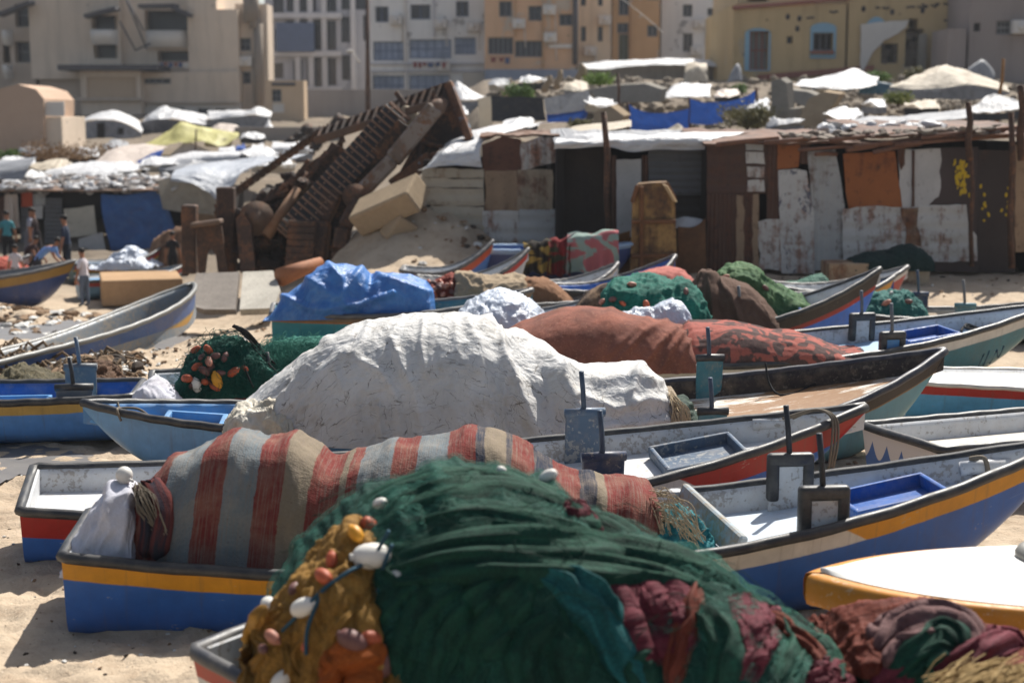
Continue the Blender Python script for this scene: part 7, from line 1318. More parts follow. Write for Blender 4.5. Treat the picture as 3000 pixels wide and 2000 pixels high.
mb = MB(); mb.tube([at(1262, 335, 36.9), at(1285, 312, 37.0), at(1305, 300, 37.2)], [.2, .2, .1], 10); mb.build('pivot', RU2, EX, world=True); mb = MB(); mb.tube([at(1040, 575, 36.1), at(1040, 575, 36.9)], .3, 14); mb.build('pivot', RU, EX, world=True)
mb = MB(); mb.prism([at(*q) for q in ((1170, 505, 37.5), (1262, 340, 37.6), (1312, 252, 37.7), (1382, 402, 37.2), (1300, 446, 37.2), (1215, 505, 37.3))], (0, .1, 0)); mb.build('bucket_back', RUD, EX, world=True, fixn=True)
mb = MB(); mb.prism([at(*q) for q in ((1308, 250, 37.6), (1328, 240, 37.5), (1390, 404, 36.9), (1372, 414, 36.9), (1330, 320, 37.2))], (-.05, -.25, 0)); mb.build('bucket_side', RUB_, EX, world=True, fixn=True)
bm_('bucket_lip', [((1390, 408, 36.85), (1262, 462, 36.8), .3, .2), ((1262, 462, 36.8), (1150, 545, 36.8), .35, .34)], RUB_); bm_('bucket_rib', [((1350, 440, 36.9), (1240, 420, 37.3), .12, .1), ((1240, 420, 37.3), (1225, 480, 37.1), .12, .12)], RU)
mb = MB(); mb.prism([at(*q) for q in ((1160, 330, 38.0), (1182, 310, 38.0), (1205, 318, 38.0), (1218, 345, 38.0), (1208, 372, 38.0), (1180, 366, 38.0))], (.1, .3, 0)); mb.build('fender', m_plain('fender_beige', S(160, 148, 128), .8), EX, world=True, fixn=True)
bm_('tooth', [((1160, 270, 38.4), (1190, 312, 38.2), .12, .14), ((1308, 250, 37.8), (1300, 278, 37.8), .1, .08), ((1272, 262, 37.9), (1268, 292, 37.9), .1, .08)], RU)
mb = MB(); mb.tube([at(780, 692, 36.5), at(828, 622, 36.8), at(872, 552, 37.1)], [.14, .13, .1], 12); mb.build('hydraulic_cylinder', m_rust('cylinder_tan', S(128, 98, 74), S(92, 70, 54)), EX, world=True)
mb = MB()
for A_2, B_2, w_, h_ in (((1052, 590, 36.3), (1008, 668, 36.1), .5, .34), ((1008, 668, 36.1), (996, 735, 36.0), .5, .36), ((996, 735, 36.0), (1010, 800, 35.9), .5, .4), ((975, 560, 36.9), (935, 650, 36.6), .5, .5), ((935, 650, 36.6), (915, 790, 36.3), .6, .6)): beam(mb, at(*A_2), at(*B_2), w_, h_, bev=.06)
mb.build('swing_body', RU, EX, world=True)
rr = random.Random(5); mb = MB()
for i in range(120):  # dark lumps stand in for the shade beneath the wreck
    x = rr.uniform(690, 1030); y = rr.uniform(640, 800) - max(0, x - 850) * .0; mb.rock(at(x, y, 37.3 + rr.uniform(-.4, .6)), (rr.uniform(.12, .4), .3, rr.uniform(.1, .35)), 0, i)
for i in range(40): x = rr.uniform(720, 900); y = 640 - (x - 720) * .8 + rr.uniform(-20, 50); mb.rock(at(x, y, 38 + rr.uniform(-.3, .3)), (rr.uniform(.1, .3), .3, rr.uniform(.1, .25)), 0, i + 500)
mb.build('running_gear_and_shade', RUD, EX, world=True); mb = MB()
for i in range(16): x = 720 + i * 16 + rr.uniform(-6, 6); y = 640 - i * 12 + rr.uniform(-14, 14); beam(mb, at(x, y, 37.4), at(x + 30, y - 30 + rr.uniform(-20, 20), 37.5), .1, .1)
mb.build('bent_rods', RU, EX, world=True)
mb = MB(); mb.tube([at(752, 640, 36.6), at(752, 640, 37.2)], .42, 18); mb.tube([at(752, 640, 36.5), at(752, 640, 36.7)], .2, 14); mb.build('sprocket', RU2, EX, world=True)
mb = MB(); mb.prism([at(*q) for q in ((690, 640, 36.4), (712, 622, 36.4), (735, 660, 36.3), (748, 790, 36.0), (705, 800, 36.0))], (0, .2, 0)); mb.build('side_plate', RU, EX, world=True, fixn=True)
mb = MB(); mb.prism([at(*q, 36.3) for q in ((572, 662), (646, 650), (668, 796), (638, 796), (632, 745), (618, 728), (606, 745), (600, 800), (582, 800))], (0, .12, 0)); mb.build('bracket_plate', RU, EX, world=True, fixn=True)
bm_('bracket_upright', [((556, 600, 36.6), (558, 800, 36.6), .4, .34), ((662, 548, 37.0), (668, 800, 37.0), .4, .42)], RU); bm_('bracket_cap', [((562, 660, 36.2), (650, 648, 36.2), .5, .12)], RU2)
# concrete blocks under the wreck
mb = MB(); c = at(1140, 600, 35.2); R = Matrix.Rotation(math.radians(-24), 3, 'Y') @ Matrix.Rotation(math.radians(-28), 3, 'Z') @ Matrix.Rotation(math.radians(22), 3, 'X'); mb.box(c, (1.75, .85, .58), R, .06, 0, 2); mb.build('concrete_block', CONC2, label='big sunlit concrete block wedged under the wrecked machine arm', cat='concrete block', group='blocks under the wreck')
mb = MB(); c = at(1168, 672, 35.0); mb.box(c, (.55, .5, .62), Matrix.Rotation(.6, 3, 'Y') @ Matrix.Rotation(.5, 3, 'Z'), .06, 0, 2); mb.build('concrete_block', CONC2, label='smaller tilted concrete block below the big block', cat='concrete block', group='blocks under the wreck')
mb = MB(); mb.tube([at(1195, 702, 34.9), at(1270, 712, 34.7), at(1320, 724, 34.7), at(1350, 718, 34.8), at(1360, 700, 34.9)], .1, 8); mb.build('bent_pipe', m_rust('pipe_rust', S(120, 96, 76)), label='bent brown pipe lying on the sand mound', cat='pipe')
rr = random.Random(15); mb = MB()
for i in range(70):
    x = rr.gauss(1270, 45); y = rr.gauss(760, 22); p = at(x, y, 34.6); a_ = rr.uniform(0, 6.28); q = Vector((math.cos(a_) * .2, math.sin(a_) * .1, rr.uniform(-.1, .2))); mb.tube([p - q, p + Vector((0, 0, .05)), p + q], rr.uniform(.02, .06), 5)
tag(mb.build('twisted_debris', m_rust('debris_rust', S(120, 88, 60), S(76, 58, 46))), 'tangled rusty debris in front of the sand mound', 'debris', kind='stuff')
# slab plates, log and platform on the left sand
mb = MB(); mb.prism([at(*q) for q in ((576, 800, 31.5), (700, 796, 31.6), (690, 906, 29.6), (598, 906, 29.6), (545, 890, 30))], (0, .12, -.12)); mb.build('slab_plate', m_concrete('dirty_plate', S(140, 132, 124), 2.4, .75), label='dirty grey plate, left half of the broken slab pair', cat='slab', fixn=True)
mb = MB(); mb.prism([at(*q) for q in ((712, 796, 31.6), (800, 792, 31.7), (822, 850, 30.4), (800, 902, 29.6), (702, 906, 29.5))], (0, .14, -.14)); mb.build('slab_plate', m_concrete('white_plate', S(190, 184, 172), 2.4, .7), label='whitish plate, right half of the broken slab pair', cat='slab', fixn=True)
mb = MB(); mb.tube([at(822, 812, 31), at(880, 790, 31.4), at(940, 766, 31.8)], [.2, .16, .1], 10); mb.build('rusty_beam', m_rust('orange_rust_beam', S(150, 98, 66), S(110, 72, 52)), label='orange rusty beam behind the blue tarp', cat='beam')
pa, pb = gnd(296, 902, -.75), gnd(480, 880, -.75); mb = MB(); c = (pa + pb) / 2; hh = .62; mb.box((c.x, c.y + .8, -.75 + hh / 2), ((pb - pa).length, 2.2, hh), Matrix.Rotation(.28, 3, 'Z'), .04, 0, 2); mb.build('sandy_block', m_concrete('sandy_block', S(178, 146, 112)), label='low tan concrete platform behind the broken boat', cat='concrete block')
mb = MB(); c = at(490, 700, 44); P_ = Pile([(445, 760), (452, 715), (480, 690), (520, 672), (548, 668), (560, 720), (562, 760)], (43.5, 43.5), .5, .5, -.8, 80, 40, disp=netd(.12, 2, 301)); P_.obj('sack_heap', m_cloth('brown_sacking', lambda g, uv: g.mix(g.ramp(g.noise(uv, 3, 5), [(.4, 0), (.6, 1)]), S(150, 118, 94), S(92, 70, 56)), 50), 'brown sacking heap by the machine bracket', 'heap')
# scattered litter on the sand
mb = MB(); m2 = MB(); m3 = MB(); rr = random.Random(123)
def scat(x0, x1, y0, y1, n, sz, z=0.):
    for i in range(n):
        q = gnd(rr.uniform(x0, x1), rr.uniform(y0, y1), z); zz = gzf(q.x, q.y); s_ = sz * rr.uniform(.3, 1.2) ** 1.5; (mb, mb, m2, m3)[rr.randrange(4)].rock(Vector((q.x, q.y, zz + s_ * .15)), (s_, s_ * rr.uniform(.4, .9), s_ * rr.uniform(.25, .6)), 0, rr.randrange(9999), .7, 7, 5)
scat(0, 430, 1040, 1160, 700, .09); scat(0, 420, 1060, 1140, 160, .2); scat(0, 290, 870, 1000, 300, .16, -.4); scat(380, 780, 1000, 1190, 420, .055); scat(380, 900, 900, 1020, 260, .07, -.1); scat(0, 700, 1400, 2000, 260, .022); scat(2400, 3000, 840, 900, 70, .07); scat(2480, 2640, 1280, 1450, 40, .04); scat(1200, 1450, 700, 800, 140, .14, .4); scat(2280, 2420, 800, 850, 30, .06, .2)
tag(mb.build('sand_debris', m_plain('earth_clods', S(150, 124, 98), .95, var=.5, sc_=6)), 'clods and scraps strewn over the trampled sand', 'debris', kind='stuff'); tag(m2.build('dark_debris', m_plain('dark_scraps', S(70, 60, 52), .9, var=.5, sc_=6)), 'dark scraps strewn over the sand', 'debris', kind='stuff'); tag(m3.build('white_litter', m_plain('pale_litter', S(206, 204, 198), .6, var=.25, sc_=6)), 'white litter strewn over the sand', 'litter', kind='stuff')
mb = MB()
for (x0, x1, y0, y1, n) in ((0, 400, 1060, 1150, 200), (0, 200, 1000, 1130, 90)):
    for i in range(n):
        q = gnd(rr.uniform(x0, x1), rr.uniform(y0, y1)); zz = gzf(q.x, q.y); a_ = rr.uniform(0, 6.28); l_ = rr.uniform(.1, .5); d_ = Vector((math.cos(a_) * l_, math.sin(a_) * l_, 0)); p = Vector((q.x, q.y, zz + .02)); mb.tube([p - d_ * .5, p + Vector((rr.uniform(-.1, .1), 0, rr.uniform(.02, .16))), p + d_ * .5], rr.uniform(.006, .03), 5)
tag(mb.build('tangled_scraps', m_net('scrap_net', S(84, 70, 54), S(140, 116, 90))), 'tangled old net scraps and sticks on the left sand', 'debris', kind='stuff')
# ---------------------------------------------------------------- buildings
GLASS = m_plain('glass_and_recess_shade', S(52, 54, 62), .25, var=.4, sc_=.8, spec=.5); GLASSB = m_plain('blue_glass', S(150, 164, 190), .2, var=.5, sc_=.9, spec=.6); FRAME = m_plain('grey_frame', S(120, 122, 128), .6); FRAMEB = m_plain('blue_grey_frame', S(92, 106, 134), .6)
def rect(x0, y0, x1, y1, d):
    a, b = at(x0, y1, d), at(x1, y0, d); return a.x, a.z, b.x, b.z
def wall(root, name, x0, y0, x1, y1, d, holes, mat, depth=.3, side=6., down=0., up=0.):
    """front wall with openings and reveals; side walls and a top close the volume"""
    X0, Z0, X1, Z1 = rect(x0, y0, x1, y1, d); Z0 -= down; Z1 += up; hs = [rect(*h, d) for h in holes]
    xs = sorted({X0, X1, *[min(max(h[0], X0), X1) for h in hs], *[min(max(h[2], X0), X1) for h in hs]}); zs = sorted({Z0, Z1, *[min(max(h[1], Z0), Z1) for h in hs], *[min(max(h[3], Z0), Z1) for h in hs]}); mb = MB()
    inh = lambda x, z: any(h[0] < x < h[2] and h[1] < z < h[3] for h in hs)
    for i in range(len(xs) - 1):
        for j in range(len(zs) - 1):
            if not inh((xs[i] + xs[i + 1]) / 2, (zs[j] + zs[j + 1]) / 2): mb.add([(xs[i], d, zs[j]), (xs[i + 1], d, zs[j]), (xs[i + 1], d, zs[j + 1]), (xs[i], d, zs[j + 1])], [(0, 1, 2, 3)], 0, False)
    for a, b, c, e in hs:
        mb.add([(a, d, b), (c, d, b), (c, d, e), (a, d, e), (a, d + depth, b), (c, d + depth, b), (c, d + depth, e), (a, d + depth, e)], [(0, 4, 5, 1), (1, 5, 6, 2), (2, 6, 7, 3), (3, 7, 4, 0)], 0, False)
    mb.add([(X0, d, Z0), (X0, d + side, Z0), (X0, d + side, Z1), (X0, d, Z1), (X1, d, Z0), (X1, d + side, Z0), (X1, d + side, Z1), (X1, d, Z1)], [(0, 3, 2, 1), (4, 5, 6, 7), (3, 7, 6, 2), (1, 2, 6, 5)], 0, False)
    return mb.build(name, mat, root, world=True)
def win(root, h, d, depth=.3, glass=None, bars=(1, 1), frame=None, name='window', broken=0):
    X0, Z0, X1, Z1 = rect(*h, d + depth); mb = MB(); y = d + depth - .02; mb.box(((X0 + X1) / 2, y, (Z0 + Z1) / 2), (X1 - X0 + .2, .04, Z1 - Z0 + .2), bev=0); o = mb.build(name, glass or GLASS, root, world=True)
    if bars:
        mb = MB(); t = .07; yy = y - .045
        for i in range(bars[0] + 2 - 1 + 1):
            q = i / (bars[0] + 1)
            if q <= 1: mb.box((lerp(X0 + t / 2, X1 - t / 2, q), yy, (Z0 + Z1) / 2), (t, .05, Z1 - Z0), bev=0)
        for i in range(bars[1] + 2):
            q = i / (bars[1] + 1); mb.box(((X0 + X1) / 2, yy - .003, lerp(Z0 + t / 2, Z1 - t / 2, q)), (X1 - X0, .05, t), bev=0)
        f = mb.build('window_frame', frame or FRAME, o); f.data.transform(WM[root].inverted())
    return o
def blk(root, name, x0, y0, x1, y1, d, dy, mat, bev=.02):
    X0, Z0, X1, Z1 = rect(x0, y0, x1, y1, d); mb = MB(); mb.box(((X0 + X1) / 2, d + dy / 2, (Z0 + Z1) / 2), (X1 - X0, dy, Z1 - Z0), bev=bev); return mb.build(name, mat, root, world=True)
def bld(label, px, py, d, name='apartment_building', cat='building'): return thing(name, label, cat, at(px, py, d), group='war worn buildings on the ridge')
BEIGE = m_plaster('beige_plaster', S(222, 204, 184), .5); BEIGE2 = m_plaster('beige_plaster_dark', S(196, 180, 164), .3); GREYP = m_plaster('grey_plaster', S(200, 198, 200), .35); WHITEP = m_plaster('grey_white_plaster', S(236, 234, 230), .35, patch=S(160, 156, 152), pa=.2); ORP = m_plaster('orange_tan_plaster', S(222, 182, 146), .25, patch=S(196, 180, 162), pa=.35); TANP = m_plaster('light_tan_plaster', S(226, 206, 180), .45); ORP2 = m_plaster('orange_plaster', S(202, 162, 120), .2, patch=S(192, 178, 160), pa=.3); LGP = m_plaster('light_grey_plaster', S(230, 228, 226), .3, patch=S(150, 148, 148), pa=.25)
YELP = m_plaster('mustard_plaster', S(198, 172, 130), .4, patch=S(176, 160, 134), pa=.1); GBP = m_plaster('grey_brown_plaster', S(160, 148, 142), .35); SKYB = m_plain('sky_blue_trim', S(140, 176, 196), .8, var=.15); REDB = m_plain('dull_red_trim', S(150, 96, 82), .8); SHUT = m_plain('dark_roof_felt', S(86, 84, 88), .8); OFFW = m_plain('offwhite_plaster', S(216, 210, 202), .85, var=.15, sc_=.6)
# A beige hotel at the left
dA = 108.; A_ = bld('big beige stepped hotel with rounded white balconies at the upper left', 420, 330, dA)
hA = [(45, 12, 88, 80), (45, 122, 88, 184)]; wall(A_, 'wall', 36, -60, 92, 300, dA, hA, BEIGE2, .8, 12)
hA2 = [(268, 45, 344, 88), (275, 124, 345, 172)]; wall(A_, 'wall', 92, -60, 346, 232, dA - 1.2, hA2, BEIGE, 1.2, 12); wall(A_, 'wall', 120, 232, 300, 345, dA - .6, [], BEIGE2, .3, 10)
hA3 = [(425, 30, 553, 92), (462, 150, 553, 180), (412, 228, 508, 246)]; wall(A_, 'wall', 346, -60, 556, 300, dA - .4, hA3, BEIGE, 1.2, 10)
wall(A_, 'wall', 556, -60, 632, 300, dA - 1.6, [], BEIGE, .3, 12); wall(A_, 'wall', 632, 28, 696, 300, dA - 1.57, [], BEIGE, .3, 3)
hA4 = [(697, 112, 735, 150), (697, 210, 735, 246)]; wall(A_, 'wall', 696, 12, 782, 345, dA - .8, hA4, BEIGE, .3, 2.5)
wall(A_, 'wall', 240, 208, 410, 345, dA - 3.2, [(255, 226, 398, 290)], BEIGE, .15, 4); wall(A_, 'wall', 410, 212, 700, 300, dA - 2.2, [(414, 230, 500, 246)], BEIGE, .3, 3); wall(A_, 'wall', 410, 300, 700, 345, dA - 2.15, [(580, 318, 612, 340), (628, 318, 662, 340), (480, 315, 540, 340)], OFFW, .3, 3)
for h in hA: win(A_, h, dA, .8)
for h in hA2: win(A_, h, dA - 1.2, 1.2, bars=None)  # dark panes colour in the shade of the balcony recesses
for h in hA3: win(A_, h, dA - .4, 1.2, bars=None)  # the widest pane is recess shade put in as colour
for h in hA4: win(A_, h, dA - .8)
for h in ((580, 318, 612, 340), (628, 318, 662, 340), (480, 315, 540, 340)): win(A_, h, dA - 2.15)
win(A_, (414, 230, 500, 246), dA - 2.2, .3, bars=(3, 0)); blk(A_, 'infill_panel', 255, 226, 398, 290, dA - 3.05, .06, m_plaster('infill', S(196, 174, 150), .2))
def balcony(x0, x1, y0, y1, d):
    X0, Z0, X1, Z1 = rect(x0, y0, x1, y1, d); mb = MB(); n = 14; P = np.zeros((n, 4, 3)); c, w_ = (X0 + X1) / 2, (X1 - X0) / 2
    for i, q in enumerate(np.linspace(-1, 1, n)):
        out = 1.1 * (1 - abs(q) ** 4) ** .5
        for j, (zz, k) in enumerate(((Z0 - .25, .55), (Z0 + .15, .95), (Z1, 1.), (Z1, .86))): P[i, j] = (c + q * w_, d - out * k, zz)
    mb.grid(P); return mb.build('balcony', OFFW, A_, world=True)
balcony(268, 346, 90, 122, dA - 1.2); balcony(428, 556, 92, 130, dA - .4); balcony(16, 38, 92, 125, dA); balcony(18, 38, 192, 222, dA)
blk(A_, 'canopy_roof', 168, 190, 462, 206, dA - 4.2, 5, SHUT); blk(A_, 'ledge', 220, 288, 420, 295, dA - 3.6, .4, BEIGE2); blk(A_, 'ledge', 410, 298, 700, 304, dA - 2.5, .3, BEIGE2)
for (x0, y0, x1, y1) in ((252, 50, 345, 26), (410, 20, 520, 18), (500, 20, 560, 48), (0, 45, 95, 8)): mb = MB(); beam(mb, at(x0, y0, dA - 2), at(x1, y1, dA - 2), 1.2, .25); mb.build('eave_beam', SHUT, A_, world=True)
mb = MB(); mb.tube([at(757, 310, dA - 1.3), at(757, 70, dA - 1.3)], .32, 12); mb.tube([at(735, 65, dA - 1.3), at(735, -20, dA - 1.3)], .55, 14); mb.tube([at(735, 66, dA - 1.3), at(757, 72, dA - 1.3)], .4, 10); mb.build('drain_duct', m_plaster('duct', S(150, 138, 126), .2), A_, world=True)
wall(A_, 'wall', -80, -60, 36.5, 300, dA + 2, [(10, 130, 36, 185)], BEIGE2, .3, 8); blk(A_, 'roof_slab', -40, -30, 600, -4, dA + 2, 8, SHUT); mb = MB()
for (a, b, c, e) in ((370, 0, 430, 145), (350, 62, 398, 150), (372, 0, 420, 90), (398, 148, 440, 128)): mb.tube([at(a, b, dA - 2.2), at(c, e, dA - 2.4)], .06, 6)
mb.build('dangling_bars', SHUT, A_, world=True)
B_ = thing('beige_house', 'small beige gabled house at the far left edge', 'house', at(60, 420, 72.), group='war worn buildings on the ridge'); mb = MB(); mb.prism([at(a, b, 72) for a, b in ((-40, 290), (-10, 262), (52, 247), (105, 262), (128, 290), (128, 470), (-40, 470))], (0, 5, 0)); mb.build('wall', m_plaster('pink_beige', S(196, 168, 146), .15), B_, world=True, fixn=True); blk(B_, 'annex', 128, 342, 180, 470, 72.3, 4, BEIGE); blk(B_, 'white_panel', 128, 298, 187, 341, 72.2, .1, OFFW)
C_ = thing('beige_house', 'small beige house with a dark window right of the hotel', 'house', at(835, 340, 98.), group='war worn buildings on the ridge'); hC = [(797, 262, 824, 300), (798, 303, 832, 330)]; wall(C_, 'wall', 780, 236, 890, 372, 98, hC, m_plaster('warm_beige', S(206, 182, 154), .2), .3, 1.5); win(C_, hC[0], 98); win(C_, hC[1], 98, .1, OFFW, None); blk(C_, 'sign_board', 796, 243, 865, 252, 97.9, .08, SHUT)
mb = MB(); X0, Z0, X1, Z1 = rect(690, 372, 1010, 450, 84); mb.box(((X0 + X1) / 2, 84, (Z0 + Z1) / 2 - .4), (X1 - X0, .3, Z1 - Z0 + .8), bev=.02); mb.build('compound_wall', m_plaster('wall_grey', S(158, 150, 142), .4), label='grey compound wall behind the wrecked machine', cat='wall')
mb = MB(); X0, Z0, X1, Z1 = rect(880, 262, 1330, 380, 104); mb.box(((X0 + X1) / 2, 104, (Z0 + Z1) / 2 - .4), (X1 - X0, .3, Z1 - Z0 + .8), bev=.02); mb.build('compound_wall', m_plaster('wall_grey_b', S(164, 156, 150), .4), label='long grey wall below the grey frame building', cat='wall')
# grey concrete frame building
dB = 132.; F_ = bld('unfinished grey concrete frame building with dark open storeys', 930, 260, dB)
hB = [(840, -50, 925, 35), (838, 60, 985, 148), (805, 85, 834, 156), (860, 178, 885, 255), (900, 170, 945, 255), (960, 170, 985, 250), (790, 185, 830, 230), (1000, 50, 1024, 125), (1002, 162, 1026, 235), (1064, 45, 1082, 120), (800, -40, 830, 55), (880, 268, 1000, 300), (940, -50, 985, 35), (1000, -50, 1080, 30)]
wall(F_, 'wall', 782, -70, 1088, 320, dB, hB, m_plaster('frame_grey', S(178, 178, 184), .35), .5, 10)
for h in hB: win(F_, h, dB, .5 if h[0] != 805 else .5, glass=None if h[0] != 805 else m_plain('painted_sky_gap', S(226, 230, 234), .6), bars=(1, 0) if h[2] - h[0] > 40 else None)  # dark panes stand in for shaded open storeys, the pale one for sky
for x in (866, 905, 945, 1030): blk(F_, 'column', x, -60, x + 9, 300, dB - .5, .45, GREYP)
for y in (38, 150, 255): blk(F_, 'floor_slab', 782, y, 1000, y + 16, dB - .7, .6, GREYP)
mb = MB(); mb.box(at(865, 110, dB - 1.0), (3.2, .1, 2.4), bev=.02); mb.build('scaffold_screen', FRAMEB, F_, world=True)
# pale building
dP = 112.; P_ = bld('grey white apartment block with two bands of bluish windows', 1250, 280, dP); hP = [(1100, 20, 1138, 66), (1203, 14, 1261, 58), (1336, 4, 1373, 50), (1094, 122, 1188, 178), (1200, 116, 1322, 172), (1332, 110, 1394, 160), (1094, 222, 1188, 280), (1200, 220, 1320, 290), (1100, -60, 1140, -25), (1203, -60, 1261, -25), (1336, -60, 1373, -25)]
wall(P_, 'wall', 1086, -90, 1420, 330, dP, hP, WHITEP, .35, 12)
for i, h in enumerate(hP): win(P_, h, dP, .35, GLASSB if 3 <= i <= 7 else GLASS, (4, 1) if 3 <= i <= 7 else (1, 0), FRAMEB)
for y in (184, 206): blk(P_, 'string_course', 1084, y, 1418, y + 6, dP - .25, .25, GREYP)
blk(P_, 'pier', 1185, -70, 1190, 330, dP - .2, .2, OFFW); blk(P_, 'pier', 1268, -70, 1274, 110, dP - .2, .2, GREYP); blk(P_, 'pier', 1086, 210, 1092, 320, dP - .3, .3, OFFW); blk(P_, 'annex', 1356, 214, 1444, 290, dP - 4, 3.5, m_plaster('annex_tan', S(192, 180, 164), .3))
# orange tan block
dO = 108.; O_ = bld('orange tan apartment block with peeling plaster between the pale blocks', 1550, 240, dO); hO = [(1462, 4, 1500, 50), (1548, 18, 1588, 62), (1638, 42, 1678, 76), (1430, 110, 1504, 160), (1508, 120, 1590, 168)]
wall(O_, 'wall', 1420, -80, 1688, 230, dO, hO, ORP, .35, 12)
for i, h in enumerate(hO): win(O_, h, dO, .35, GLASS, (4, 0) if i > 2 else (1, 0))
blk(O_, 'ledge', 1608, 130, 1676, 142, dO - .2, .2, OFFW); blk(O_, 'pier', 1588, -70, 1594, 225, dO - .18, .18, ORP2); blk(O_, 'pier', 1508, -70, 1512, 110, dO - .15, .15, ORP2); wall(O_, 'ground_floor', 1420, 204, 1700, 300, dO - .5, [], m_plaster('bluish_grey', S(150, 158, 174), .4), .3, 6)
mb = MB(); mb.tube([at(1685, 190, dO - .3), at(1687, -60, dO - .3)], .18, 8); mb.build('drain_pipe', SHUT, O_, world=True)
# beige tower with orange side
dE = 112.; E_ = bld('light beige tower with narrow windows and an orange right wing', 1800, 200, dE); hE = [(1701, -10, 1717, 18), (1752, -10, 1766, 18), (1702, 78, 1717, 122), (1751, 78, 1766, 122), (1700, 184, 1710, 200), (1750, 184, 1764, 200)]; wall(E_, 'wall', 1690, -80, 1792, 290, dE, hE, TANP, .3, 10); hE2 = [(1812, -30, 1843, 46), (1808, 68, 1842, 98), (1812, 100, 1842, 182), (1896, 74, 1927, 108), (1896, -30, 1930, 0)]; wall(E_, 'wall', 1792, -80, 1934, 290, dE + .8, hE2, ORP2, .3, 10)
for h in hE: win(E_, h, dE, .3, bars=None)
for h in hE2: win(E_, h, dE + .8, .3, GLASS if h[1] != 100 else m_plain('green_shutter', S(96, 100, 76), .8), (1, 0))
blk(E_, 'pier', 1846, -70, 1852, 200, dE + .6, .2, ORP2)
dF = 116.; G_ = bld('light grey block riddled with holes left of the mustard building', 2050, 240, dF); hF = [(2000, 14, 2029, 50), (2072, 24, 2098, 48), (2128, 10, 2146, 48), (2000, 98, 2030, 152), (2070, 104, 2100, 132), (2070, 190, 2098, 232), (1955, 205, 1985, 240)]; wall(G_, 'wall', 1934, -80, 2160, 300, dF, hF, LGP, .35, 10)
for h in hF: win(G_, h, dF, .35, bars=(1, 0) if h[1] < 180 else None)
# mustard building
dY = 82.; Y_ = bld('mustard yellow building with sky blue arched windows and a shell hole', 2480, 220, dY, 'mustard_building'); hY = [(2194, 92, 2252, 205), (2305, 107, 2323, 128), (2380, 97, 2441, 150), (2662, 55, 2690, 90), (2580, 128, 2632, 186), (2650, 84, 2706, 196)]
wall(Y_, 'wall', 2146, 12, 2480, 262, dY, hY[:3], YELP, .5, 12); wall(Y_, 'wall', 2480, -30, 2830, 262, dY + .01, hY[3:], YELP, 1.5, 12); wall(Y_, 'upper_storey', 2160, -60, 2480, 11, dY + 1.2, [(2190, -30, 2250, 6)], m_plaster('upper_tan', S(204, 180, 144), .2), .3, 10)
win(Y_, hY[1], dY, .5, bars=None); win(Y_, hY[2], dY, .5, DARK, (2, 0)); win(Y_, hY[0], dY, .5, m_plaster('view_through', S(132, 130, 128), .6, 3.), (2, 1), REDB)
for h in hY[3:]: win(Y_, h, dY, 1.5, DARK, None, name='shell_hole')
def arch(x0, x1, y0, y1, hole, d, th=.1, name='arched_surround'):
    X0, Z0, X1, Z1 = rect(x0, y0, x1, y1, d); h = rect(*hole, d); cx = (X0 + X1) / 2; w_ = (X1 - X0) / 2; k = .42 * w_; n = 14; O = [(X0, Z0)] + [(cx - w_ * math.cos(PI * i / n), Z1 - k + k * math.sin(PI * i / n)) for i in range(n + 1)] + [(X1, Z0)]
    I = [(h[0], h[1])] + [(lerp(h[0], h[2], i / n), h[3]) for i in range(n + 1)] + [(h[2], h[1])]; mb = MB(); V = []; F = []; m = len(O)
    for (a, b), (c, e) in zip(O, I): V += [(a, d - th, b), (c, d - th, e), (a, d, b)]
    for i in range(m - 1): F += [(3 * i, 3 * i + 1, 3 * i + 4, 3 * i + 3), (3 * i, 3 * i + 3, 3 * i + 5, 3 * i + 2)]
    F += [(0, 1, 3 * (m - 1) + 1, 3 * (m - 1))] if False else []
    mb.add(V, F, 0, False); mb.box(((X0 + X1) / 2, d - th / 2, (Z0 + h[1]) / 2), (X1 - X0, th, h[1] - Z0), bev=.005); return mb.build(name, SKYB, Y_, world=True, fixn=True)
arch(2372, 2450, 68, 172, hY[2], dY); arch(2180, 2258, 84, 208, hY[0], dY); blk(Y_, 'window_sill', 2376, 149, 2444, 159, dY - .3, .28, REDB)
mb = MB(); X0, Z0, X1, Z1 = rect(2524, 50, 2610, 90, dY); mb.prism([Vector((lerp(X0, X1, i / 12), dY - .06, Z0 + (Z1 - Z0) * math.sin(PI * i / 12))) for i in range(13)], (0, .05, 0)); mb.build('blue_arch', SKYB, Y_, world=True, fixn=True)
mb = MB(); mb.prism([at(a, b, dY - .2) for a, b in jag([(2522, 72), (2560, 66), (2640, 62), (2664, 60), (2655, 80), (2630, 100), (2590, 120), (2560, 150), (2545, 175), (2530, 208), (2522, 206)], 1.5, 14, 5)], (0, .12, 0)); mb.build('torn_white_cladding', OFFW, Y_, world=True, fixn=True)
blk(Y_, 'hanging_slab', 2690, 100, 2716, 212, dY - .5, .3, CONC); mb = MB(); rr = random.Random(6)
for i in range(26): x = rr.uniform(2570, 2710); y = rr.uniform(100, 205); mb.rock(at(x, y, dY + .4), (rr.uniform(.15, .5), .3, rr.uniform(.15, .5)), 0, i, .7)
mb.build('broken_masonry', m_concrete('masonry', S(110, 100, 90)), Y_, world=True); mb = MB(); beam(mb, at(2146, 24, dY - .12), at(2490, -4, dY - .12), .15, .2); beam(mb, at(2220, 228, dY - .12), at(2560, 200, dY - .12), .15, .3); mb.build('red_band', REDB, Y_, world=True)
mb = MB(); rr = random.Random(44)
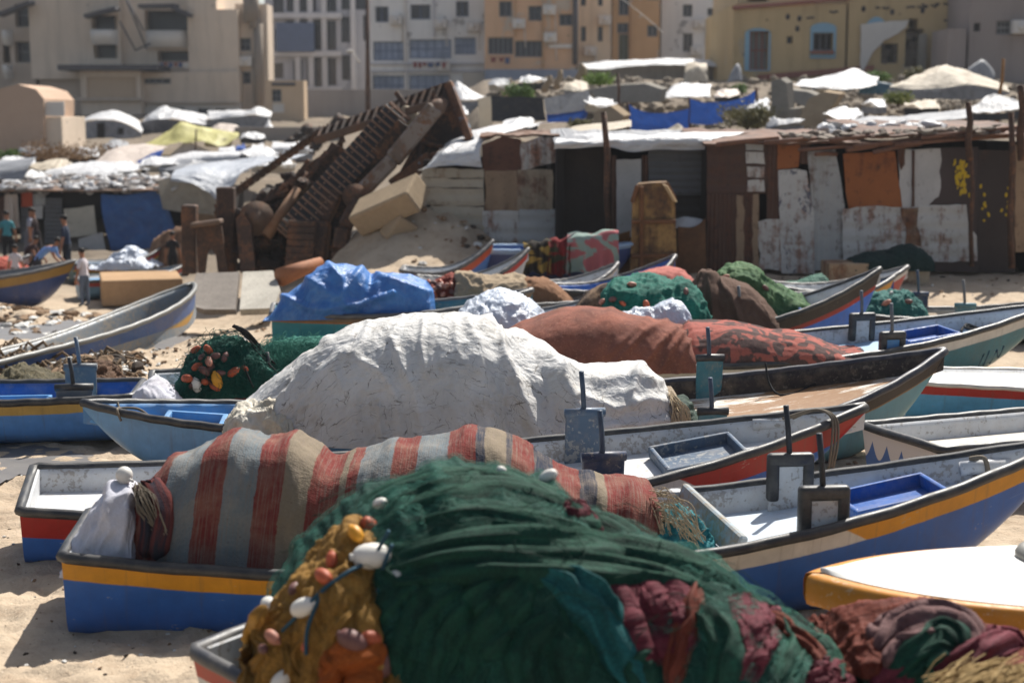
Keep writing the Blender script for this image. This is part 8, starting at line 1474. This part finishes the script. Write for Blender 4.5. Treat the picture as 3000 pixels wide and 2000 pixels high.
def scrib(x0, x1, y, h_, n):
    x = x0
    while x < x1:
        k = rr.randint(4, 8); c = [(x + i * 4.2, y + rr.uniform(-h_, h_) * (.8 if i % 2 else .3)) for i in range(k)]; mb.tube([Vector(q) for q in crom([tuple(at(a, b, dY - .02)) for a, b in c], 18)], .05, 5); x += k * 4.2 + rr.uniform(3, 8)
scrib(2655, 2690, 22, 4, 1); scrib(2700, 2740, 18, 6, 1); scrib(2740, 2818, 12, 4, 1); scrib(2765, 2806, 60, 6, 1); scrib(2565, 2600, 24, 4, 1); scrib(2364, 2392, 52, 3, 1); scrib(2430, 2452, 36, 4, 1)
for (x, y) in ((2308, 50), (2342, 55), (2530, 27), (2336, 85), (2614, 36), (2703, 32)): mb.ell(at(x, y, dY - .01), (.12, .03, .16), None, 8, 6)
mb.build('graffiti_lettering', m_plain('graffiti_black', S(62, 58, 60), .8), Y_, world=True)
dH = 78.; H_ = bld('grey brown house with two small dark windows at the upper right', 2900, 210, dH, 'grey_house', 'house'); hH = [(2852, 68, 2873, 93), (2918, 62, 2966, 102)]; wall(H_, 'wall', 2832, -40, 3060, 262, dH, hH, GBP, .3, 8); wall(H_, 'wall', 2772, 84, 2832, 262, dH - .4, [], GBP, .3, 3); win(H_, hH[0], dH, .3, DARK, None); win(H_, hH[1], dH, .3, DARK, (3, 1), m_plain('white_bars', S(150, 150, 150), .6))
rr = random.Random(71)   # cooling units, cables and washing on the facades
def ac(root, px, py, d): mb = MB(); c = at(px, py, d - .35); mb.box(c, (.9, .5, .65), bev=.04); mb.tube([c + Vector((0, -.26, 0)), c + Vector((0, -.2, 0))], .24, 12); mb.tube([c + Vector((.4, .2, -.3)), c + Vector((.45, .25, -1.6))], .04, 5); return mb.build('cooling_unit', OFFW, root, world=True)
for q in ((1160, 60), (1290, 70), (1385, 80), (1300, 195)): ac(P_, *q, dP)
for q in ((1520, 70), (1610, 30), (1612, 110)): ac(O_, *q, dO)
for q in ((1772, 60), (1730, 150)): ac(E_, *q, dE)
for q in ((2050, 70), (2040, 150)): ac(G_, *q, dF)
ac(H_, 2990, 80, dH); ac(A_, 720, 180, dA - .8)
for k, (x0, x1, y, d, rt) in enumerate(((1205, 1318, 182, dP, P_), (1432, 1500, 168, dO, O_), (464, 552, 182, dA - .8, A_))):
    mb = MB(); mb.tube([at(x0, y, d - .7), at((x0 + x1) / 2, y + 2, d - .7), at(x1, y, d - .7)], .02, 5); x = x0 + 6
    while x < x1 - 12:
        w_ = rr.uniform(8, 16); h_ = rr.uniform(10, 20); P4 = [at(a, b, d - .7) for a, b in ((x, y + 1), (x + w_, y + 1.5), (x + w_ - 1, y + h_), (x + 1, y + h_ + 1))]; mb.prism(P4, (0, .03, 0), rr.randrange(3)); x += w_ + rr.uniform(2, 10)
    mb.build('washing_line', [m_plain('washing_red', S(140, 60, 56), .9), m_plain('washing_blue', S(70, 90, 130), .9), OFFW], rt, world=True)
# low walls and sheds between
mb = MB(); X0, Z0, X1, Z1 = rect(1700, 182, 2100, 262, 90); mb.box(((X0 + X1) / 2, 91, (Z0 + Z1) / 2 - .3), (X1 - X0, 2, Z1 - Z0 + .6), bev=.02); mb.build('long_shed', m_plaster('shed_grey', S(160, 154, 148), .5, 3.), label='long grey shed with sheet roof below the beige tower', cat='shed')
cloth([[(1700, 200, 88.5), (1800, 198, 88.5), (1900, 190, 88.5), (2000, 192, 88.5), (2105, 196, 88.5)], [(1705, 190, 89.5), (1800, 182, 89.5), (1900, 178, 89.5), (2000, 180, 89.5), (2105, 184, 89.5)], [(1710, 184, 92), (1800, 178, 92), (1900, 174, 92), (2000, 176, 92), (2105, 180, 92)]], WTARP, 'roof_tarp', 'white sheets over the long grey shed roof', 'roof sheet', 'white sheets covering shack roofs', noise=.1, ns=.8, seed=88)
cloth([[(2000, 255, 74), (2040, 240, 74), (2075, 245, 74)], [(2005, 215, 74.5), (2040, 195, 74.5), (2072, 200, 74.5)], [(2010, 190, 75.5), (2035, 180, 75.5), (2070, 185, 75.5)]], CTARP, 'tarp', 'pale sheeted tent wall below the light grey block', 'tarp', 'tarps strung up on the slope', noise=.08, seed=90)
cloth([[(2130, 242, 70), (2160, 236, 70), (2175, 240, 70)], [(2140, 215, 70.3), (2158, 200, 70.3), (2172, 210, 70.3)], [(2150, 195, 70.6), (2160, 188, 70.6), (2168, 196, 70.6)]], GTARP, 'tarp', 'grey blue sheet bundle left of the mustard building', 'tarp', 'tarps strung up on the slope', noise=.06, seed=91)
cloth([[(2830, 240, 70), (2870, 235, 70), (2910, 240, 70)], [(2836, 205, 70.4), (2875, 182, 70.4), (2912, 215, 70.4)], [(2845, 195, 71), (2878, 178, 71), (2905, 205, 71)]], GTARP, 'tarp', 'grey rounded tarp in front of the grey brown house', 'tarp', 'tarps strung up on the slope', noise=.06, seed=92)
lp = thing('street_lamp', 'rusty lamp post with a pale arm before the pale block', 'street lamp', at(1078, 330, 92.)); mb = MB(); mb.tube([at(1078, 345, 92), at(1077, 150, 92), at(1076, -40, 92)], [.16, .13, .1], 8); mb.build('pole', RPOLE, lp, world=True); mb = MB(); mb.tube([at(1055, 186, 91.8), at(1030, 152, 91.6)], .05, 6); mb.ell(at(1024, 150, 91.6), (.25, .15, .1), None, 10, 6); mb.build('lamp_arm', OFFW, lp, world=True)
mb = MB(); pts = [at(1795 + i * 15, -20 + i * 12 - .25 * i * (10 - i), 80) for i in range(11)]; mb.tube(pts, .02, 5); mb.build('overhead_wire', OFFW, label='thin pale wire crossing the sky side of the orange wing', cat='wire')
# ---------------------------------------------------------------- people
SKIN = m_plain('skin', S(150, 104, 78), .6, var=.1); HAIR = m_plain('dark_hair', S(30, 24, 22), .7)
def person(label, px, py, hgt, shirt, pants, face=0., pose='stand', skirt=False, seed=0, shoes=S(50, 44, 40)):
    d = dep2(px, py); root_loc = at(px, py, d); root_loc.z = gzf(root_loc.x, root_loc.y); r = random.Random(seed); k = hgt / 1.7; V = []; E = []; Rr = []
    def ch(pts, rad, start=None):
        prev = start
        for p, q in zip(pts, rad):
            V.append(Vector(p)); Rr.append(q); i = len(V) - 1
            if prev is not None: E.append((prev, i))
            prev = i
        return prev
    ln = .06 * r.uniform(-1, 1)
    if pose == 'crouch': zp, lean = .45, .34
    elif pose == 'bend': zp, lean = .86, .5
    else: zp, lean = .92, .03
    ch([(0, 0, zp)], [.125]); sp = ch([(lean * .3, 0, zp + .14), (lean * .65, 0, zp + .3), (lean, 0, zp + .44 - lean * .25)], [.12, .125, .11], 0); nk = ch([(lean * 1.1, 0, zp + .55 - lean * .35)], [.05], sp); hd = ch([(lean * 1.2 + .02, 0, zp + .64 - lean * .4), (lean * 1.25 + .03, 0, zp + .74 - lean * .4)], [.085, .09], nk)
    hc = V[hd].copy(); hands = []
    for sd_ in (1, -1):
        if pose == 'crouch': ch([(.05, .1 * sd_, zp - .02), (.36, .15 * sd_, .46), (.12, .14 * sd_, .1), (.26, .15 * sd_, .04)], [.1, .075, .055, .04], 0)
        else: st_ = .12 * sd_ * (1 if pose == 'walk' else .25); ch([(0, .09 * sd_, zp - .08), (.02 + st_ * .6, .1 * sd_, .48), (st_ - .02, .1 * sd_, .09), (st_ + .14, .11 * sd_, .04)], [.105, .075, .05, .04], 0)
        sh = ch([(lean, .16 * sd_, zp + .42 - lean * .25)], [.075], sp); out = .06 if pose != 'bend' else .0; fw = .3 if pose in ('crouch', 'bend') else .06
        w_ = ch([(lean + fw * .3, (.21 + out * .5) * sd_, zp + .16 - lean * .2), (lean + fw, (.22 + out) * sd_, zp - .08 - lean * .1)], [.045, .034], sh); hd_ = ch([(lean + fw + .02, (.225 + out) * sd_, zp - .15 - lean * .1)], [.032], w_)
        b = V[hd_]
        for f in range(4): ch([(b.x + .03 - f * .018, b.y, b.z - .05), (b.x + .035 - f * .018 - .01, b.y - .006 * sd_, b.z - .085 - .008 * (f in (1, 2)))], [.011, .009], hd_)
        ch([(b.x + .05, b.y - .01 * sd_, b.z - .02), (b.x + .06, b.y - .015 * sd_, b.z - .055)], [.012, .01], hd_)
    me = bpy.data.meshes.new('person'); me.from_pydata([v * k for v in V], E, []); o = bpy.data.objects.new('person', me); COL.objects.link(o)
    m = o.modifiers.new('s', 'SKIN'); sv = me.skin_vertices
    if not sv: bmm = bmesh.new(); bmm.from_mesh(me); bmm.verts.layers.skin.verify(); bmm.to_mesh(me); bmm.free(); sv = me.skin_vertices
    for i, q in enumerate(Rr): sv[0].data[i].radius = (q * k, q * k * (1.25 if i in (1, 2, 3) and False else 1)); sv[0].data[i].use_root = i == 0
    m2_ = o.modifiers.new('u', 'SUBSURF'); m2_.levels = 1; m2_.render_levels = 1
    dg = bpy.context.evaluated_depsgraph_get(); nm = bpy.data.meshes.new_from_object(o.evaluated_get(dg)); o.modifiers.clear(); o.data = nm; nm.materials.clear()
    for mm in (SKIN, shirt, pants, m_plain('shoe', shoes, .7)): nm.materials.append(mm)
    for p in nm.polygons:
        c = p.center / k; p.use_smooth = True; arm = abs(c.y) > .19 and c.z < zp + .34
        if c.z < .075: p.material_index = 3
        elif (c - hc).length < .17 or c.z > zp + .52 - lean * .3: p.material_index = 0
        elif arm and c.z < zp + .24: p.material_index = 0
        elif c.z > zp + .02: p.material_index = 1
        else: p.material_index = 2
    o.location = root_loc; o.rotation_euler = (0, 0, face); tag(o, label, 'person', 'people among the boats')
    mb = MB(); mb.ell((hc + Vector((-.015, 0, .03))) * k, (.1 * k, .092 * k, .085 * k), None, 12, 8); mb.build('hair', HAIR, o); mb = MB(); f = hc + Vector((.085, 0, -.02)); mb.ell(f * k, (.02 * k, .014 * k, .022 * k), None, 8, 6)
    for sd_ in (1, -1): mb.ell((hc + Vector((0, .09 * sd_, -.02))) * k, (.02 * k, .012 * k, .028 * k), None, 8, 6)
    mb.build('nose_and_ears', SKIN, o)
    if skirt:
        mb = MB(); n = 16; P = np.zeros((6, n, 3))
        for i, q in enumerate(np.linspace(0, 1, 6)):
            for j in range(n): a = 2 * PI * j / n; rad = (.15 + .1 * q) * (1 + .05 * math.sin(a * 5)); P[i, j] = (rad * math.cos(a) * k, rad * math.sin(a) * k, (zp + .1 - q * (zp - .02)) * k)
        mb.grid(P, wrap=True); mb.build('long_robe', pants, o)
    return o
def dep2(px, py): return dep(px, py, 25., 60., 700)
cl = lambda n, c: m_plain(n, c, .9, var=.2, sc_=14)
person('boy in white shirt and blue grey trousers standing on the sand', 250, 900, 1.36, cl('white_shirt', S(206, 200, 206)), cl('bluegrey_trousers', S(96, 108, 126)), PI * .9, 'stand', seed=1)
person('boy in black clothes standing by the machine bracket', 508, 822, 1.3, cl('black_shirt', S(34, 34, 38)), cl('black_trousers', S(30, 30, 34)), PI * .5, 'walk', seed=2)
person('man in black vest and blue sleeves bending behind the navy boat', 200, 815, 1.72, cl('navy_shirt', S(44, 52, 70)), cl('black_robe', S(36, 34, 38)), PI, 'stand', seed=3)
person('child in white shirt standing behind the navy boat rim', 48, 862, 1.22, cl('white_tee', S(204, 196, 198)), cl('brown_shorts', S(92, 76, 66)), PI * .5, 'stand', seed=4)
person('person in light blue shirt crouching over the navy boat', 112, 842, 1.5, cl('blue_shirt', S(112, 150, 206)), cl('dark_trousers', S(52, 54, 62)), 0., 'bend', seed=5)
person('person in turquoise top with backpack near the curtain', 25, 775, 1.6, cl('turquoise_top', S(70, 140, 150)), cl('black_trousers_b', S(36, 36, 40)), PI * .6, 'stand', seed=6)
person('person in dark coat and pale scarf by the grey door', 108, 770, 1.66, cl('dark_coat', S(60, 48, 48)), cl('dark_skirt', S(44, 40, 44)), PI, 'stand', True, seed=7)
person('person in grey hooded coat facing the shack door', 92, 772, 1.7, cl('grey_coat', S(150, 150, 162)), cl('grey_skirt', S(110, 108, 116)), 0., 'stand', True, seed=8)
person('person in dark clothes sitting low behind the people at the door', 72, 790, 1.5, cl('maroon_top', S(60, 40, 42)), cl('dark_trousers_c', S(38, 36, 40)), 0., 'crouch', seed=9)
